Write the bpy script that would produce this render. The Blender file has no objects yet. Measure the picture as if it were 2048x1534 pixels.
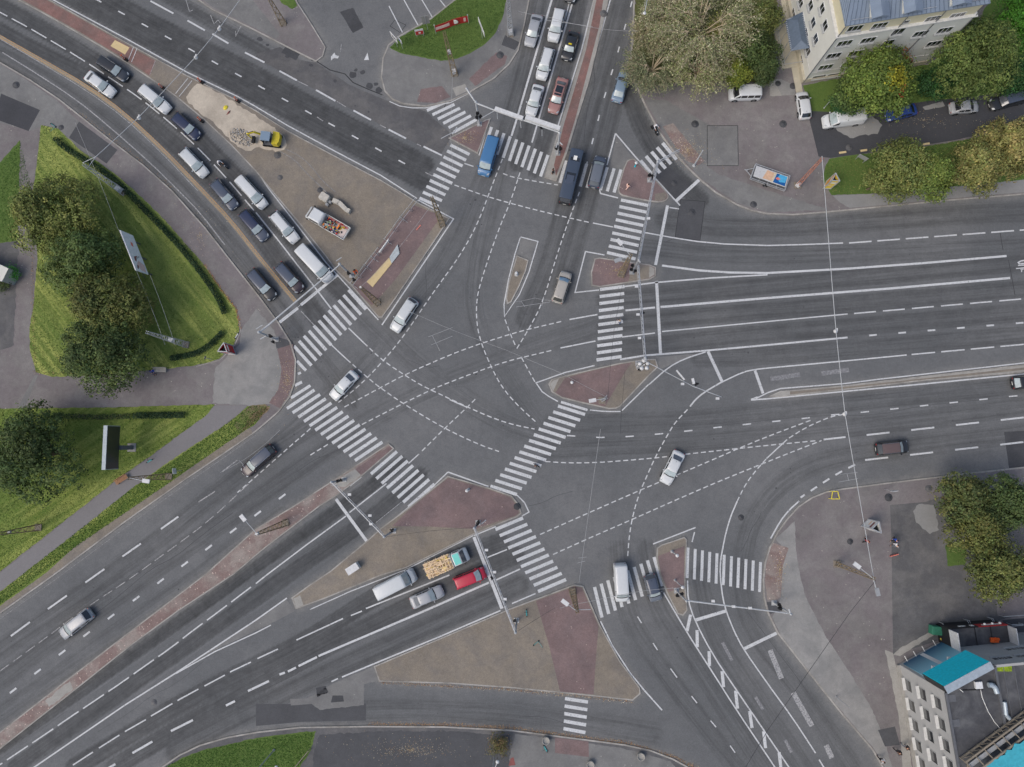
import bpy, bmesh, math, random
import numpy as np
from mathutils import Vector, Matrix
random.seed(7)
C = bpy.context.scene.collection
SC = bpy.context.scene
R = math.radians
# ---------------------------------------------------------------- camera: drone about 100 m up, tipped a few degrees
IW, IH, FPX, CAMH = 2048.0, 1534.0, 1419.0, 100.0
NAD = (1065.0, 885.0)                       # where a plumb line under the drone meets the picture
dn = Vector((NAD[0]-IW/2, -(NAD[1]-IH/2), -FPX)).normalized()
zc = -dn
xc = (Vector((1, 0, 0)) - Vector((1, 0, 0)).dot(zc)*zc).normalized()
yc = zc.cross(xc)
RM = Matrix((xc, yc, zc))                   # camera space -> world space
def G(px, py, z=0.0):
    r = RM @ Vector((px-IW/2, -(py-IH/2), -FPX))
    return Vector((0, 0, CAMH)) + r*((z-CAMH)/r.z)
MPP = CAMH/FPX
cam = bpy.data.objects.new('camera', bpy.data.cameras.new('camera')); C.objects.link(cam)
cam.data.sensor_width = 36; cam.data.lens = FPX/IW*36; cam.data.clip_end = 2000
cam.matrix_world = Matrix.Translation((0, 0, CAMH)) @ RM.to_4x4()
SC.camera = cam
# ---------------------------------------------------------------- materials
def lin(c):
    return tuple(((v/255)/12.92 if v/255 <= .04045 else ((v/255+.055)/1.055)**2.4) for v in c)
EXPK = 0.80                                 # brightness a white sheet gets from this sky, so albedo = seen / EXPK
def alb(r, g, b):
    return tuple(min(.9, v/EXPK) for v in lin((r, g, b))) + (1,)
class NT:
    def __init__(s, name):
        s.m = bpy.data.materials.new(name); s.m.use_nodes = True
        s.t = s.m.node_tree; s.b = s.t.nodes['Principled BSDF']; s.n = s.t.nodes; s.l = s.t.links
        s.b.inputs['Specular IOR Level'].default_value = .3
    def link(s, a, b): s.l.new(a, b)
    def coord(s):
        return s.n.new('ShaderNodeTexCoord').outputs['Object']
    def noise(s, scale, detail=4, rough=.6, vec=None, dist=0):
        n = s.n.new('ShaderNodeTexNoise'); n.inputs['Scale'].default_value = scale
        n.inputs['Detail'].default_value = detail; n.inputs['Roughness'].default_value = rough; n.inputs['Distortion'].default_value = dist
        s.link(vec if vec is not None else s.coord(), n.inputs['Vector']); return n.outputs['Fac']
    def ramp(s, f, lo, hi, a=0, b=1):
        n = s.n.new('ShaderNodeMapRange'); n.inputs['From Min'].default_value = lo; n.inputs['From Max'].default_value = hi
        n.inputs['To Min'].default_value = a; n.inputs['To Max'].default_value = b; s.link(f, n.inputs['Value']); return n.outputs['Result']
    def mix(s, f, a, b, mode='MIX'):
        n = s.n.new('ShaderNodeMix'); n.data_type = 'RGBA'; n.blend_type = mode
        for v, i in ((f, 0), (a, 6), (b, 7)):
            if hasattr(v, 'is_output'): s.link(v, n.inputs[i])
            else: n.inputs[i].default_value = v
        return n.outputs[2]
    def math(s, op, a, b=0.0):
        n = s.n.new('ShaderNodeMath'); n.operation = op
        for v, i in ((a, 0), (b, 1)):
            if hasattr(v, 'is_output'): s.link(v, n.inputs[i])
            else: n.inputs[i].default_value = v
        return n.outputs[0]
    def bump(s, h, dist=.02, st=.5):
        n = s.n.new('ShaderNodeBump'); n.inputs['Distance'].default_value = dist; n.inputs['Strength'].default_value = st
        s.link(h, n.inputs['Height']); s.link(n.outputs[0], s.b.inputs['Normal'])
    def out(s, col, rough=.9):
        if hasattr(col, 'is_output'): s.link(col, s.b.inputs['Base Color'])
        else: s.b.inputs['Base Color'].default_value = col
        s.b.inputs['Roughness'].default_value = rough
        return s.m
M = {}
def plain(name, col, rough=.6, metal=0, var=.12, vs=3.0, spec=.3):
    """paint / plastic / metal with a slight procedural unevenness"""
    t = NT(name); t.b.inputs['Metallic'].default_value = metal; t.b.inputs['Specular IOR Level'].default_value = spec
    f = t.ramp(t.noise(vs, 3), .3, .7, 0, 1)
    dk = tuple(v*(1-var) for v in col[:3])+(1,); lt = tuple(min(.95, v*(1+var)) for v in col[:3])+(1,)
    M[name] = t.out(t.mix(f, dk, lt), rough); return M[name]
def surface(name, col, big=.12, fine=.25, bigs=.15, specks=None, speckn=0, tint=None, rough=.92, joints=None):
    """ground surface: broad stains, middling mottling, grain, optional pale specks and slab joints"""
    t = NT(name); co = t.coord()
    c = tuple(col[:3])+(1,)
    a = t.ramp(t.noise(bigs, 5, .62, co, .6), .32, .68, 1-big, 1+big)
    b = t.ramp(t.noise(1.3, 5, .7, co), .3, .7, 1-big*.55, 1+big*.55)
    g = t.math('MULTIPLY', t.ramp(t.noise(9, 3, .8, co), .25, .75, 1-fine, 1+fine), t.ramp(t.noise(3.6, 3, .8, co), .28, .72, 1-fine*.5, 1+fine*.5))
    v = t.math('MULTIPLY', t.math('MULTIPLY', a, b), g)
    cc = t.mix(1.0, c, (1, 1, 1, 1), 'MULTIPLY')
    if tint: cc = t.mix(t.ramp(t.noise(.35, 4, .6, co, .5), .42, .62), c, tuple(tint[:3])+(1,))
    n = t.n.new('ShaderNodeCombineColor')
    for i in range(3): t.link(v, n.inputs[i])
    cc = t.mix(1.0, cc, n.outputs[0], 'MULTIPLY')
    if joints:
        br = t.n.new('ShaderNodeTexBrick'); br.inputs['Scale'].default_value = joints[0]; br.inputs['Mortar Size'].default_value = joints[1]
        br.inputs['Color1'].default_value = (1, 1, 1, 1); br.inputs['Color2'].default_value = (.86, .86, .86, 1); br.inputs['Mortar'].default_value = (joints[2],)*3+(1,)
        t.link(co, br.inputs['Vector']); cc = t.mix(1.0, cc, br.outputs['Color'], 'MULTIPLY')
    if specks:
        co2 = co; vo = t.n.new('ShaderNodeTexVoronoi'); vo.inputs['Scale'].default_value = 2.3; t.link(co, vo.inputs['Vector'])
        f = t.math('MULTIPLY', t.math('LESS_THAN', vo.outputs['Distance'], .17), t.ramp(t.noise(.5, 3, .7, co), .52-speckn*.2, .56-speckn*.2))
        cc = t.mix(f, cc, specks)
    t.bump(g, .01, .4)
    M[name] = t.out(cc, rough); return M[name]
surface('setts', alb(130, 122, 110), .12, .26, .12, tint=alb(121, 115, 107), joints=(6, .03, .72))
surface('red brick paving', alb(120, 103, 101), .12, .24, .2, specks=alb(165, 148, 140), speckn=-.25, tint=alb(112, 98, 97), joints=(5, .02, .8))
surface('bright brick paving', alb(128, 99, 93), .14, .24, .3, specks=alb(165, 145, 135), speckn=-.2, tint=alb(118, 98, 93), joints=(5, .02, .8))
surface('worn brick paving', alb(124, 107, 102), .12, .26, .25, specks=alb(185, 166, 156), speckn=.35, tint=alb(142, 133, 126), joints=(5, .02, .8))
surface('mauve asphalt', alb(108, 103, 103), .15, .2, .1, specks=alb(155, 150, 142), speckn=-.35, tint=alb(114, 111, 109))
surface('grey asphalt paving', alb(112, 112, 110), .12, .16, .12, specks=alb(150, 148, 142), speckn=-.4, tint=alb(104, 104, 103))
surface('pale paving', alb(132, 131, 128), .10, .14, .15, tint=alb(120, 120, 118))
surface('dry asphalt', alb(126, 126, 124), .06, .12, .2)
surface('path asphalt', alb(115, 113, 113), .05, .10, .1)
surface('dark asphalt', alb(66, 67, 69), .12, .2, .15, tint=alb(72, 73, 75))
surface('fresh asphalt', alb(64, 65, 68), .10, .16, .2)
surface('patch asphalt', alb(74, 75, 77), .10, .2, .3)
surface('yard asphalt', alb(84, 84, 85), .18, .18, .1, tint=alb(96, 95, 94))
surface('sand', alb(172, 163, 148), .10, .16, .3, tint=alb(158, 149, 135))
surface('bare soil', alb(118, 104, 84), .2, .3, .5, tint=alb(100, 110, 60))
surface('concrete', alb(142, 140, 134), .10, .14, .5)
surface('kerb stone', alb(150, 147, 141), .14, .2, .6, tint=alb(128, 125, 119))
surface('yellow kerb', alb(150, 128, 88), .2, .3, .9, tint=alb(130, 120, 105))
surface('tar seam', alb(50, 50, 52), .1, .2, .5)
def paint_mat(name, wear, col=(196, 198, 198)):
    t = NT(name); co = t.coord()
    f = t.ramp(t.noise(5, 6, .75, co), .62-wear*.35, .74-wear*.30)
    g = t.math('MULTIPLY', t.ramp(t.noise(.4, 3, .5, co), .3, .7, .9, 1.03), t.ramp(t.noise(2.5, 4, .7, co), .3, .7, .92, 1.04))
    n = t.n.new('ShaderNodeCombineColor')
    for i in range(3): t.link(g, n.inputs[i])
    M[name] = t.out(t.mix(f, t.mix(1.0, alb(*col), n.outputs[0], 'MULTIPLY'), alb(105, 106, 108)), .7)
paint_mat('road paint', .24, (188, 190, 190)); paint_mat('worn road paint', .52, (166, 166, 165)); paint_mat('ghost road paint', .68, (150, 150, 150))
paint_mat('yellow road paint', .35, (178, 140, 92)); paint_mat('buff strip', .4, (140, 131, 112))
paint_mat('mat yellow', .02, (196, 176, 132))
# grass
def grass_mat(name, a, b, c, stripe=None, sk=.95):
    t = NT(name); co = t.coord()
    f1 = t.ramp(t.noise(.16, 5, .6, co, .8), .35, .65); f2 = t.ramp(t.noise(2.2, 5, .8, co), .3, .7); f3 = t.ramp(t.noise(11, 3, .8, co), .2, .8, .62, 1.38)
    col = t.mix(f1, a, b); col = t.mix(t.math('MULTIPLY', f2, .55), col, c)
    if stripe:
        mp = t.n.new('ShaderNodeMapping'); mp.vector_type = 'TEXTURE'; mp.inputs['Rotation'].default_value = (0, 0, stripe); mp.inputs['Scale'].default_value = (1, 18, 1)
        t.link(co, mp.inputs['Vector'])
        f = t.ramp(t.noise(1.1, 4, .6, mp.outputs[0]), .44, .62); f = t.math('MULTIPLY', f, t.ramp(t.noise(.07, 2, .5, co), .36, .55, .15, sk))
        col = t.mix(f, col, alb(152, 158, 88))
    n = t.n.new('ShaderNodeCombineColor')
    for i in range(3): t.link(f3, n.inputs[i])
    col = t.mix(1.0, col, n.outputs[0], 'MULTIPLY'); t.bump(f3, .06, .9)
    M[name] = t.out(col, .95)
grass_mat('park grass', alb(90, 112, 50), alb(108, 124, 60), alb(130, 138, 80), R(40))
grass_mat('lower grass', alb(82, 105, 46), alb(98, 116, 50), alb(120, 130, 68), R(-57), .6)
grass_mat('lush grass', alb(68, 92, 42), alb(80, 102, 48), alb(98, 116, 60))
grass_mat('hedge soil', alb(80, 84, 50), alb(96, 92, 62), alb(70, 78, 44))
# ---------------------------------------------------------------- object helpers
def tag(o, label=None, cat=None, group=None, kind=None):
    if label: o['label'] = label
    if cat: o['category'] = cat
    if group: o['group'] = group
    if kind: o['kind'] = kind
    return o
class MB:
    """collects shapes, then links them as ONE mesh object"""
    def __init__(s): s.v = []; s.f = []; s.mi = []; s.sm = []; s.cur = 0; s.smooth = False
    def add(s, vs, fs, smooth=None):
        o = len(s.v); s.v += [tuple(v) for v in vs]
        for f in fs: s.f.append(tuple(i+o for i in f)); s.mi.append(s.cur); s.sm.append(s.smooth if smooth is None else smooth)
    def box(s, c, d, rot=None, taper=1.0, bev=0):
        x, y, z = d[0]/2, d[1]/2, d[2]/2
        vs = []
        for sz, k in ((-z, 1), (z, taper)):
            vs += [Vector((-x*k, -y*k, sz)), Vector((x*k, -y*k, sz)), Vector((x*k, y*k, sz)), Vector((-x*k, y*k, sz))]
        if rot is not None: vs = [rot @ v for v in vs]
        s.add([v+Vector(c) for v in vs], [(3, 2, 1, 0), (4, 5, 6, 7), (0, 1, 5, 4), (1, 2, 6, 5), (2, 3, 7, 6), (3, 0, 4, 7)])
    def tube(s, a, b, r, r2=None, n=8, caps=True):
        a = Vector(a); b = Vector(b); d = (b-a)
        if d.length < 1e-6: return
        q = d.to_track_quat('Z', 'Y'); r2 = r if r2 is None else r2
        vs = []
        for p, rr in ((a, r), (b, r2)):
            for i in range(n): vs.append(p + q @ Vector((rr*math.cos(2*math.pi*i/n), rr*math.sin(2*math.pi*i/n), 0)))
        s.add(vs, [(i, (i+1) % n, n+(i+1) % n, n+i) for i in range(n)], True)
        if caps: s.add(vs, [tuple(range(n-1, -1, -1)), tuple(range(n, 2*n))], False)
    def path(s, pts, r, n=6):
        for a, b in zip(pts, pts[1:]): s.tube(a, b, r, n=n)
    def bar(s, a, b, w, h=None):
        a = Vector(a); b = Vector(b); d = b-a; h = w if h is None else h
        s.box((a+b)/2, (w, h, d.length), d.to_track_quat('Z', 'Y').to_matrix())
    def lathe(s, c, prof, n=12, rot=None):
        vs = []
        for r_, z_ in prof:
            for i in range(n):
                v = Vector((r_*math.cos(2*math.pi*i/n), r_*math.sin(2*math.pi*i/n), z_))
                if rot is not None: v = rot @ v
                vs.append(v+Vector(c))
        fs = []
        for k in range(len(prof)-1):
            for i in range(n): fs.append((k*n+i, k*n+(i+1) % n, (k+1)*n+(i+1) % n, (k+1)*n+i))
        s.add(vs, fs, True)
        if prof[0][0] > .001: s.add(vs[:n], [tuple(range(n-1, -1, -1))], False)
        if prof[-1][0] > .001: s.add(vs[-n:], [tuple(range(n))], False)
    def prism(s, poly, z0, z1):
        n = len(poly); vs = [(p[0], p[1], z0) for p in poly]+[(p[0], p[1], z1) for p in poly]
        s.add(vs, [tuple(range(n-1, -1, -1)), tuple(range(n, 2*n))]+[(i, (i+1) % n, n+(i+1) % n, n+i) for i in range(n)])
    def quad(s, a, b, c, d): s.add([a, b, c, d], [(0, 1, 2, 3)])
    def build(s, name, mats, parent=None, tri=False):
        me = bpy.data.meshes.new(name); me.from_pydata(s.v, [], s.f); 
        for m in (mats if isinstance(mats, (list, tuple)) else [mats]): me.materials.append(M[m] if isinstance(m, str) else m)
        me.polygons.foreach_set('material_index', s.mi); me.polygons.foreach_set('use_smooth', s.sm)
        me.update()
        o = bpy.data.objects.new(name, me); C.objects.link(o)
        if parent is not None: o.parent = parent
        return o
def empty(name, loc, rz=0):
    o = bpy.data.objects.new(name, None); C.objects.link(o); o.location = loc; o.rotation_euler = (0, 0, rz); o.empty_display_size = .3
    return o
def copy_tree(o, parent=None):
    c = o.copy(); C.objects.link(c); c.parent = parent
    for ch in [x for x in bpy.data.objects if x.parent is o]: copy_tree(ch, c)
    return c
def rough_poly(pts, step=10, amp=2.0, seed=1):
    """px polygon with small irregular steps along its edges"""
    rnd = random.Random(seed); out = []
    for i in range(len(pts)):
        a, b = pts[i], pts[(i+1) % len(pts)]
        L = math.dist(a, b); n = max(1, int(L/step)); nx, ny = (-(b[1]-a[1])/max(L, 1e-6), (b[0]-a[0])/max(L, 1e-6))
        for k in range(n):
            t = k/n; d = rnd.uniform(-amp, amp) if k else 0
            out.append((a[0]+(b[0]-a[0])*t+nx*d, a[1]+(b[1]-a[1])*t+ny*d))
    return out
def smooth_line(pts, closed=False, it=2):
    for _ in range(it):
        q = []
        n = len(pts)
        for i in range(n if closed else n-1):
            a, b = pts[i], pts[(i+1) % n]
            q += [(a[0]*.75+b[0]*.25, a[1]*.75+b[1]*.25), (a[0]*.25+b[0]*.75, a[1]*.25+b[1]*.75)]
        if not closed: q = [pts[0]]+q+[pts[-1]]
        pts = q
    return pts
def tess(poly3):
    from mathutils.geometry import tessellate_polygon
    return tessellate_polygon([poly3])
def sheet(name, px, z, mat, kind='structure', side=0):
    P = [G(x, y, z) for x, y in px]
    fs = []
    for t in tess(P):
        a, b, c = (P[i] for i in t)
        fs.append(t if (b-a).cross(c-a).z > 0 else tuple(reversed(t)))
    vs = list(P); n = len(P)
    if side:
        vs += [Vector((p.x, p.y, z-side)) for p in P]
        fs += [(i, (i+1) % n, n+(i+1) % n, n+i) for i in range(n)]
    me = bpy.data.meshes.new(name); me.from_pydata(vs, [], fs); me.materials.append(M[mat]); me.update()
    o = bpy.data.objects.new(name, me); C.objects.link(o); o['kind'] = kind
    return o
def strip(W, w):
    """left and right borders of a mitred ribbon along world 2D points"""
    L, Rr = [], []
    for i, p in enumerate(W):
        d1 = (p-W[i-1]).normalized() if i else None
        d2 = (W[i+1]-p).normalized() if i < len(W)-1 else None
        if d1 is None: d1 = d2
        if d2 is None: d2 = d1
        n1 = Vector((-d1.y, d1.x)); n2 = Vector((-d2.y, d2.x)); m = (n1+n2)
        m = m.normalized() if m.length > .2 else n2
        k = min(2.0, 1/max(.3, m.dot(n1)))
        L.append(p+m*w/2*k); Rr.append(p-m*w/2*k)
    return L, Rr
_mk = [0]
def mark(lines, w, mat='road paint', z=None, name='road_marking'):
    """painted lines: lines = list of world polylines"""
    if z is None: z = .008+(_mk[0] % 16)*.0022; _mk[0] += 1
    vs, fs = [], []
    for W in lines:
        if len(W) < 2: continue
        L, Rr = strip(W, w); o = len(vs)
        for a, b in zip(L, Rr): vs += [(a.x, a.y, z), (b.x, b.y, z)]
        for i in range(len(W)-1): fs.append((o+2*i+1, o+2*i+3, o+2*i+2, o+2*i))
    me = bpy.data.meshes.new(name); me.from_pydata(vs, [], fs); me.materials.append(M[mat]); me.update()
    ob = bpy.data.objects.new(name, me); C.objects.link(ob); ob['kind'] = 'structure'
    return ob
def w2(p, z=0.0): g = G(p[0], p[1], z); return Vector((g.x, g.y))
def line(pts, w, mat='road paint', sm=0, z=None):
    if sm: pts = smooth_line(pts, it=sm)
    return mark([[w2(p) for p in pts]], w*.93*MPP, mat, z)
def segs(pairs, w, mat='road paint'):
    return mark([[w2(a), w2(b)] for a, b in pairs], w*MPP, mat)
def dash(pts, w, on, off, mat='road paint', sm=1, start=0, z=None):
    if sm: pts = smooth_line(pts, it=sm)
    W = [w2(p) for p in pts]; cum = [0]
    for a, b in zip(W, W[1:]): cum.append(cum[-1]+(b-a).length)
    def at(s):
        for i in range(len(W)-1):
            if s <= cum[i+1]+1e-9: return W[i].lerp(W[i+1], (s-cum[i])/max(1e-9, cum[i+1]-cum[i]))
        return W[-1]
    on *= MPP; off *= MPP; s = start*MPP; out = []
    while s+on*.4 < cum[-1]:
        e = min(s+on, cum[-1]); out.append([at(s)]+[W[i] for i in range(len(W)) if s < cum[i] < e]+[at(e)]); s += on+off
    return mark(out, w*.9*MPP, mat, z)
def zebra(a0, a1, b0, b1, n, w=6.4):
    out = []
    for i in range(n):
        t = i/(n-1); out.append([w2((a0[0]+(b0[0]-a0[0])*t, a0[1]+(b0[1]-a0[1])*t)), w2((a1[0]+(b1[0]-a1[0])*t, a1[1]+(b1[1]-a1[1])*t))])
    return mark(out, w*MPP)
KERBS = []
def kerb(pts, closed=True, w=.17, mat='kerb stone', top=.135, bot=-.05, sm=0, dust=True):
    if sm: pts = smooth_line(pts, closed, sm)
    W = [w2(p, .12) for p in pts]
    if closed: W = W+[W[0]]
    KERBS.append((W, dust))
    L, Rr = strip(W, w)
    if closed:
        d1 = (W[-1]-W[-2]).normalized(); d2 = (W[1]-W[0]).normalized(); m = Vector((-d1.y-d2.y, d1.x+d2.x)).normalized()
        k = min(2, 1/max(.3, m.dot(Vector((-d1.y, d1.x)))))
        for A, sg in ((L, 1), (Rr, -1)): A[0] = W[0]+m*sg*w/2*k; A[-1] = A[0].copy()
    vs, fs = [], []
    for a, b in zip(L, Rr): vs += [(a.x, a.y, bot), (a.x, a.y, top), (b.x, b.y, top), (b.x, b.y, bot)]
    for i in range(len(W)-1):
        o = 4*i
        for k in range(3): fs.append((o+k, o+k+1, o+k+5, o+k+4))
    fs += [(0, 1, 2, 3)] if not closed else []
    me = bpy.data.meshes.new('kerb'); me.from_pydata(vs, [], fs); me.materials.append(M[mat]); me.update()
    ob = bpy.data.objects.new('kerb', me); C.objects.link(ob); ob['kind'] = 'structure'
    return ob
_sl = [0]
def slab(pts, mat, sm=0, kw=.17, name='pavement', kmat='kerb stone', nokerb=False):
    if sm: pts = smooth_line(pts, True, sm)
    sheet(name, pts, .12, mat, side=.14)
    if not nokerb: kerb(pts, True, kw, kmat)
def over(pts, mat, lv=1, name='pavement', rough=0, base=.12, kind='structure', sm=0, seed=3):
    if sm: pts = smooth_line(pts, True, sm)
    if rough: pts = rough_poly(pts, 6, rough, seed)
    _sl[0] += 1
    return sheet(name, pts, base+.004*lv+.0002*(_sl[0] % 10), mat, kind)
# ================================================================ PAVEMENTS, ISLANDS
# park corner on the left
LK = [(-70, 88), (0, 125), (60, 160), (117, 198), (155, 228), (220, 280), (287, 331), (345, 383), (410, 456), (475, 539), (520, 596), (556, 645), (580, 684), (591, 720),
      (589, 765), (579, 793), (557, 823), (512, 862), (440, 912), (375, 955), (250, 1043), (107, 1150), (0, 1226), (-70, 1275)]
OUT_L = [(-300, 1400), (-300, -60)]
sheet('pavement', LK+OUT_L, .12, 'mauve asphalt', side=.14)
kerb(LK, False, .2)
over([(0, 128), (50, 158), (112, 200), (150, 236), (205, 282), (180, 330), (135, 285), (90, 250), (60, 262), (0, 245), (-60, 240), (-60, 100)], 'grey asphalt paving', 1)
over([(2, 187), (80, 220), (57, 262), (-10, 238)], 'fresh asphalt', 2, 'patch')
over([(158, 243), (235, 300), (213, 327), (138, 275)], 'patch asphalt', 2, 'patch')
over([(430, 737), (478, 690), (482, 660), (512, 618), (548, 660), (560, 690), (566, 760), (545, 808), (505, 812), (425, 806)], 'pale paving', 1, rough=1.5)
over([(548, 672), (583, 682), (587, 695), (553, 697)], 'patch asphalt', 2, 'patch')
over([(554, 698), (586, 688), (589, 720), (587, 764), (576, 792), (560, 816), (538, 806), (556, 780), (563, 740), (558, 715)], 'red brick paving', 2, rough=.8)
over([(0, 745), (72, 748), (60, 816), (0, 818)], 'mauve asphalt', 1)
over([(68, 752), (76, 750), (50, 815), (36, 815)], 'grey asphalt paving', 2)
over([(0, 480), (35, 470), (38, 490), (33, 560), (28, 690), (0, 700), (-60, 700), (-60, 470)], 'yard asphalt', 1, rough=2)
# grass of the park
G1 = [(82, 250), (117, 257), (160, 300), (205, 330), (245, 360), (272, 384), (330, 440), (400, 520), (440, 575), (472, 618), (479, 658), (468, 688), (438, 718), (390, 731), (330, 738), (220, 748),
      (105, 754), (72, 744), (60, 700), (59, 655), (67, 610), (75, 509), (68, 440), (66, 384), (75, 312), (80, 270)]
over(rough_poly(G1, 8, 1.0, 5), 'park grass', 3, 'lawn')
kerb([(479, 640), (481, 662), (470, 690), (440, 720), (392, 733)], False, .12, dust=False)
over([(40, 280), (38, 384), (35, 482), (0, 486), (-90, 486), (-90, 340), (0, 325)], 'lush grass', 3, 'lawn', rough=1)
G3 = [(-90, 818), (200, 815), (430, 809), (410, 833), (360, 868), (307, 908), (230, 962), (0, 1143), (-90, 1212)]
over(rough_poly(G3, 8, 1.0, 6), 'lower grass', 3, 'lawn')
over([(495, 812), (470, 835), (445, 853), (350, 915), (262, 978), (175, 1048), (42, 1151), (0, 1183), (-80, 1250), (-80, 1266), (0, 1212), (92, 1146), (150, 1095), (325, 975), (430, 902), (511, 848), (540, 812)], 'lower grass', 3, 'lawn', rough=1)
over([(499, 812), (530, 808), (540, 815), (514, 842), (478, 868), (468, 850), (480, 830)], 'bare soil', 4, 'soil', rough=2)
over([(430, 811), (495, 811), (445, 853), (350, 915), (262, 978), (175, 1048), (42, 1151), (0, 1182), (-80, 1246), (-80, 1212), (0, 1146), (232, 963), (307, 909), (375, 859)], 'path asphalt', 2, 'path')
over([(505, 866), (440, 910), (375, 954), (250, 1041), (107, 1147), (0, 1222), (-60, 1266), (-60, 1256), (0, 1212), (92, 1146), (150, 1093), (325, 975), (430, 902), (500, 854)], 'buff paving' if 'buff paving' in M else 'setts', 4)
# forecourt pavement, top centre-left
slab([(370, -20), (390, -6), (425, 19), (470, 40), (512, 61), (572, 92), (632, 122), (645, 112), (650, 94), (622, 48), (594, 5), (585, -20)], 'mauve asphalt')
over([(400, -6), (500, -6), (560, 68), (552, 78), (512, 57), (425, 14)], 'grey asphalt paving', 1)
over([(556, -8), (586, -8), (594, 12), (585, 18), (563, 6)], 'lush grass', 2, 'lawn', rough=1)
# rounded corner with lawn
P3 = [(925, -12), (862, 37), (799, 72), (777, 90), (766, 117), (763, 155), (770, 182), (785, 198), (807, 207), (852, 212), (902, 201), (937, 185), (987, 157), (1018, 128), (1036, 100), (1048, 50), (1060, -12)]
slab(P3, 'grey asphalt paving', kw=.2)
over([(923, -10), (862, 39), (799, 75), (779, 95), (800, 106), (837, 113), (882, 122), (915, 117), (940, 107), (970, 88), (992, 64), (1006, 32), (1014, -10)], 'lush grass', 2, 'lawn', rough=.8)
over([(834, 204), (842, 178), (884, 172), (901, 194), (870, 206)], 'red brick paving', 1, rough=.6)
over([(938, 158), (992, 105), (1015, 112), (1010, 128), (950, 172)], 'red brick paving', 1, rough=1)
over([(905, 176), (930, 168), (937, 181), (912, 192)], 'concrete', 2)
over([(1003, 90), (1010, 70), (1040, 85), (1030, 100)], 'patch asphalt', 1, 'patch')
# right pavement, top
RK = [(1270, -40), (1266, 60), (1262, 120), (1269, 160), (1289, 207), (1319, 264), (1345, 300), (1374, 333), (1402, 360), (1431, 384), (1474, 409), (1505, 421), (1535, 427), (1586, 429), (1651, 424), (1786, 411), (1911, 399), (2047, 388), (2150, 380)]
sheet('pavement', RK+[(2400, 300), (2400, -300), (1270, -300)], .12, 'mauve asphalt', side=.14)
kerb(RK, False, .2)
over([(1326, 253), (1346, 246), (1375, 282), (1409, 322), (1396, 331), (1374, 322), (1350, 292)], 'worn brick paving', 2, rough=.5)
over([(1385, 160), (1480, 165), (1560, 210), (1615, 260), (1630, 300), (1560, 380), (1440, 370), (1300, 225), (1280, 170), (1330, 150)], 'mauve asphalt', 1)
over([(1414, 252), (1475, 252), (1478, 332), (1414, 332)], 'grey asphalt paving', 2)
over([(1290, 200), (1330, 200), (1420, 250), (1414, 332), (1440, 350), (1660, 420), (1535, 424), (1474, 406), (1402, 356), (1345, 296)], 'grey asphalt paving', 1, rough=1)
over([(1618, 236), (1623, 222), (1700, 226), (1848, 203), (1973, 190), (2100, 170), (2100, 240), (2047, 250), (1906, 281), (1780, 300), (1661, 316), (1637, 313)], 'fresh asphalt', 2, 'road')
over([(1655, 240), (1740, 228), (1765, 250), (1755, 268), (1725, 270), (1700, 276), (1675, 262)], 'dry asphalt', 3, 'patch', rough=2)
over([(1845, 214), (1885, 202), (1890, 212), (1850, 220)], 'dry asphalt', 3, 'patch', rough=1)
over([(1455, -60), (1570, -60), (1575, 20), (1590, 100), (1605, 170), (1625, 225), (1560, 260), (1550, 150), (1545, 60)], 'mauve asphalt', 2)
over([(1538, 160), (1562, 160), (1563, 192), (1540, 192)], 'concrete', 3, rough=1)
over([(1548, 158), (1562, 158), (1590, 172), (1590, 190), (1563, 191)], 'pale paving', 4)
over([(1603, 172), (1670, 158), (1860, 128), (1960, 40), (2000, -60), (2300, -60), (2300, 150), (1973, 192), (1848, 206), (1700, 228), (1625, 229), (1620, 200)], 'lush grass', 1, 'lawn', rough=1)
over([(1285, 170), (1255, 140), (1268, 80), (1272, -60), (1560, -60), (1545, 130), (1550, 165), (1480, 165), (1400, 160), (1340, 165)], 'hedge soil', 2, 'soil', rough=3)
over([(1658, 318), (1700, 310), (1780, 302), (1906, 284), (2047, 256), (2120, 240), (2120, 350), (1990, 372), (1780, 385), (1721, 388), (1663, 390), (1646, 362), (1650, 335)], 'lush grass', 2, 'lawn', rough=1)
over([(1665, 391), (1780, 386), (2120, 352), (2120, 378), (1911, 396), (1786, 408), (1700, 416), (1680, 405)], 'dry asphalt', 3, 'pavement', rough=.5)
for a, b in (((1678, 306), (1692, 304)), ((1721, 302), (1734, 300)), ((1846, 289), (1859, 287))):
    kerb([a, b], False, .28, 'mat yellow', top=.2, dust=False)
# right pavement, bottom
BK = [(2150, 925), (2047, 935), (1911, 950), (1786, 965), (1686, 978), (1653, 984), (1625, 995), (1598, 1013), (1575, 1038), (1556, 1064), (1540, 1095), (1531, 1125), (1527, 1160), (1529, 1195), (1536, 1225), (1556, 1266),
      (1600, 1322), (1650, 1385), (1686, 1430), (1746, 1500), (1775, 1550), (1800, 1600)]
sheet('pavement', BK+[(2400, 1800), (2400, 900)], .12, 'mauve asphalt', side=.14)
kerb(BK, False, .2)
over([(1551, 1078), (1590, 1042), (1592, 1100), (1600, 1150), (1610, 1190), (1650, 1270), (1700, 1345), (1745, 1420), (1765, 1470), (1790, 1550), (1780, 1550), (1748, 1498), (1650, 1383), (1560, 1268), (1545, 1235), (1560, 1200), (1563, 1150), (1570, 1100)], 'pale paving', 1, rough=.8)
over([(1538, 1105), (1545, 1085), (1577, 1096), (1566, 1130), (1562, 1195), (1550, 1202), (1535, 1200), (1530, 1165), (1532, 1130)], 'worn brick paving', 2, rough=.6)
over([(1533, 1204), (1558, 1203), (1562, 1222), (1540, 1228)], 'patch asphalt', 2, 'patch')
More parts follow.
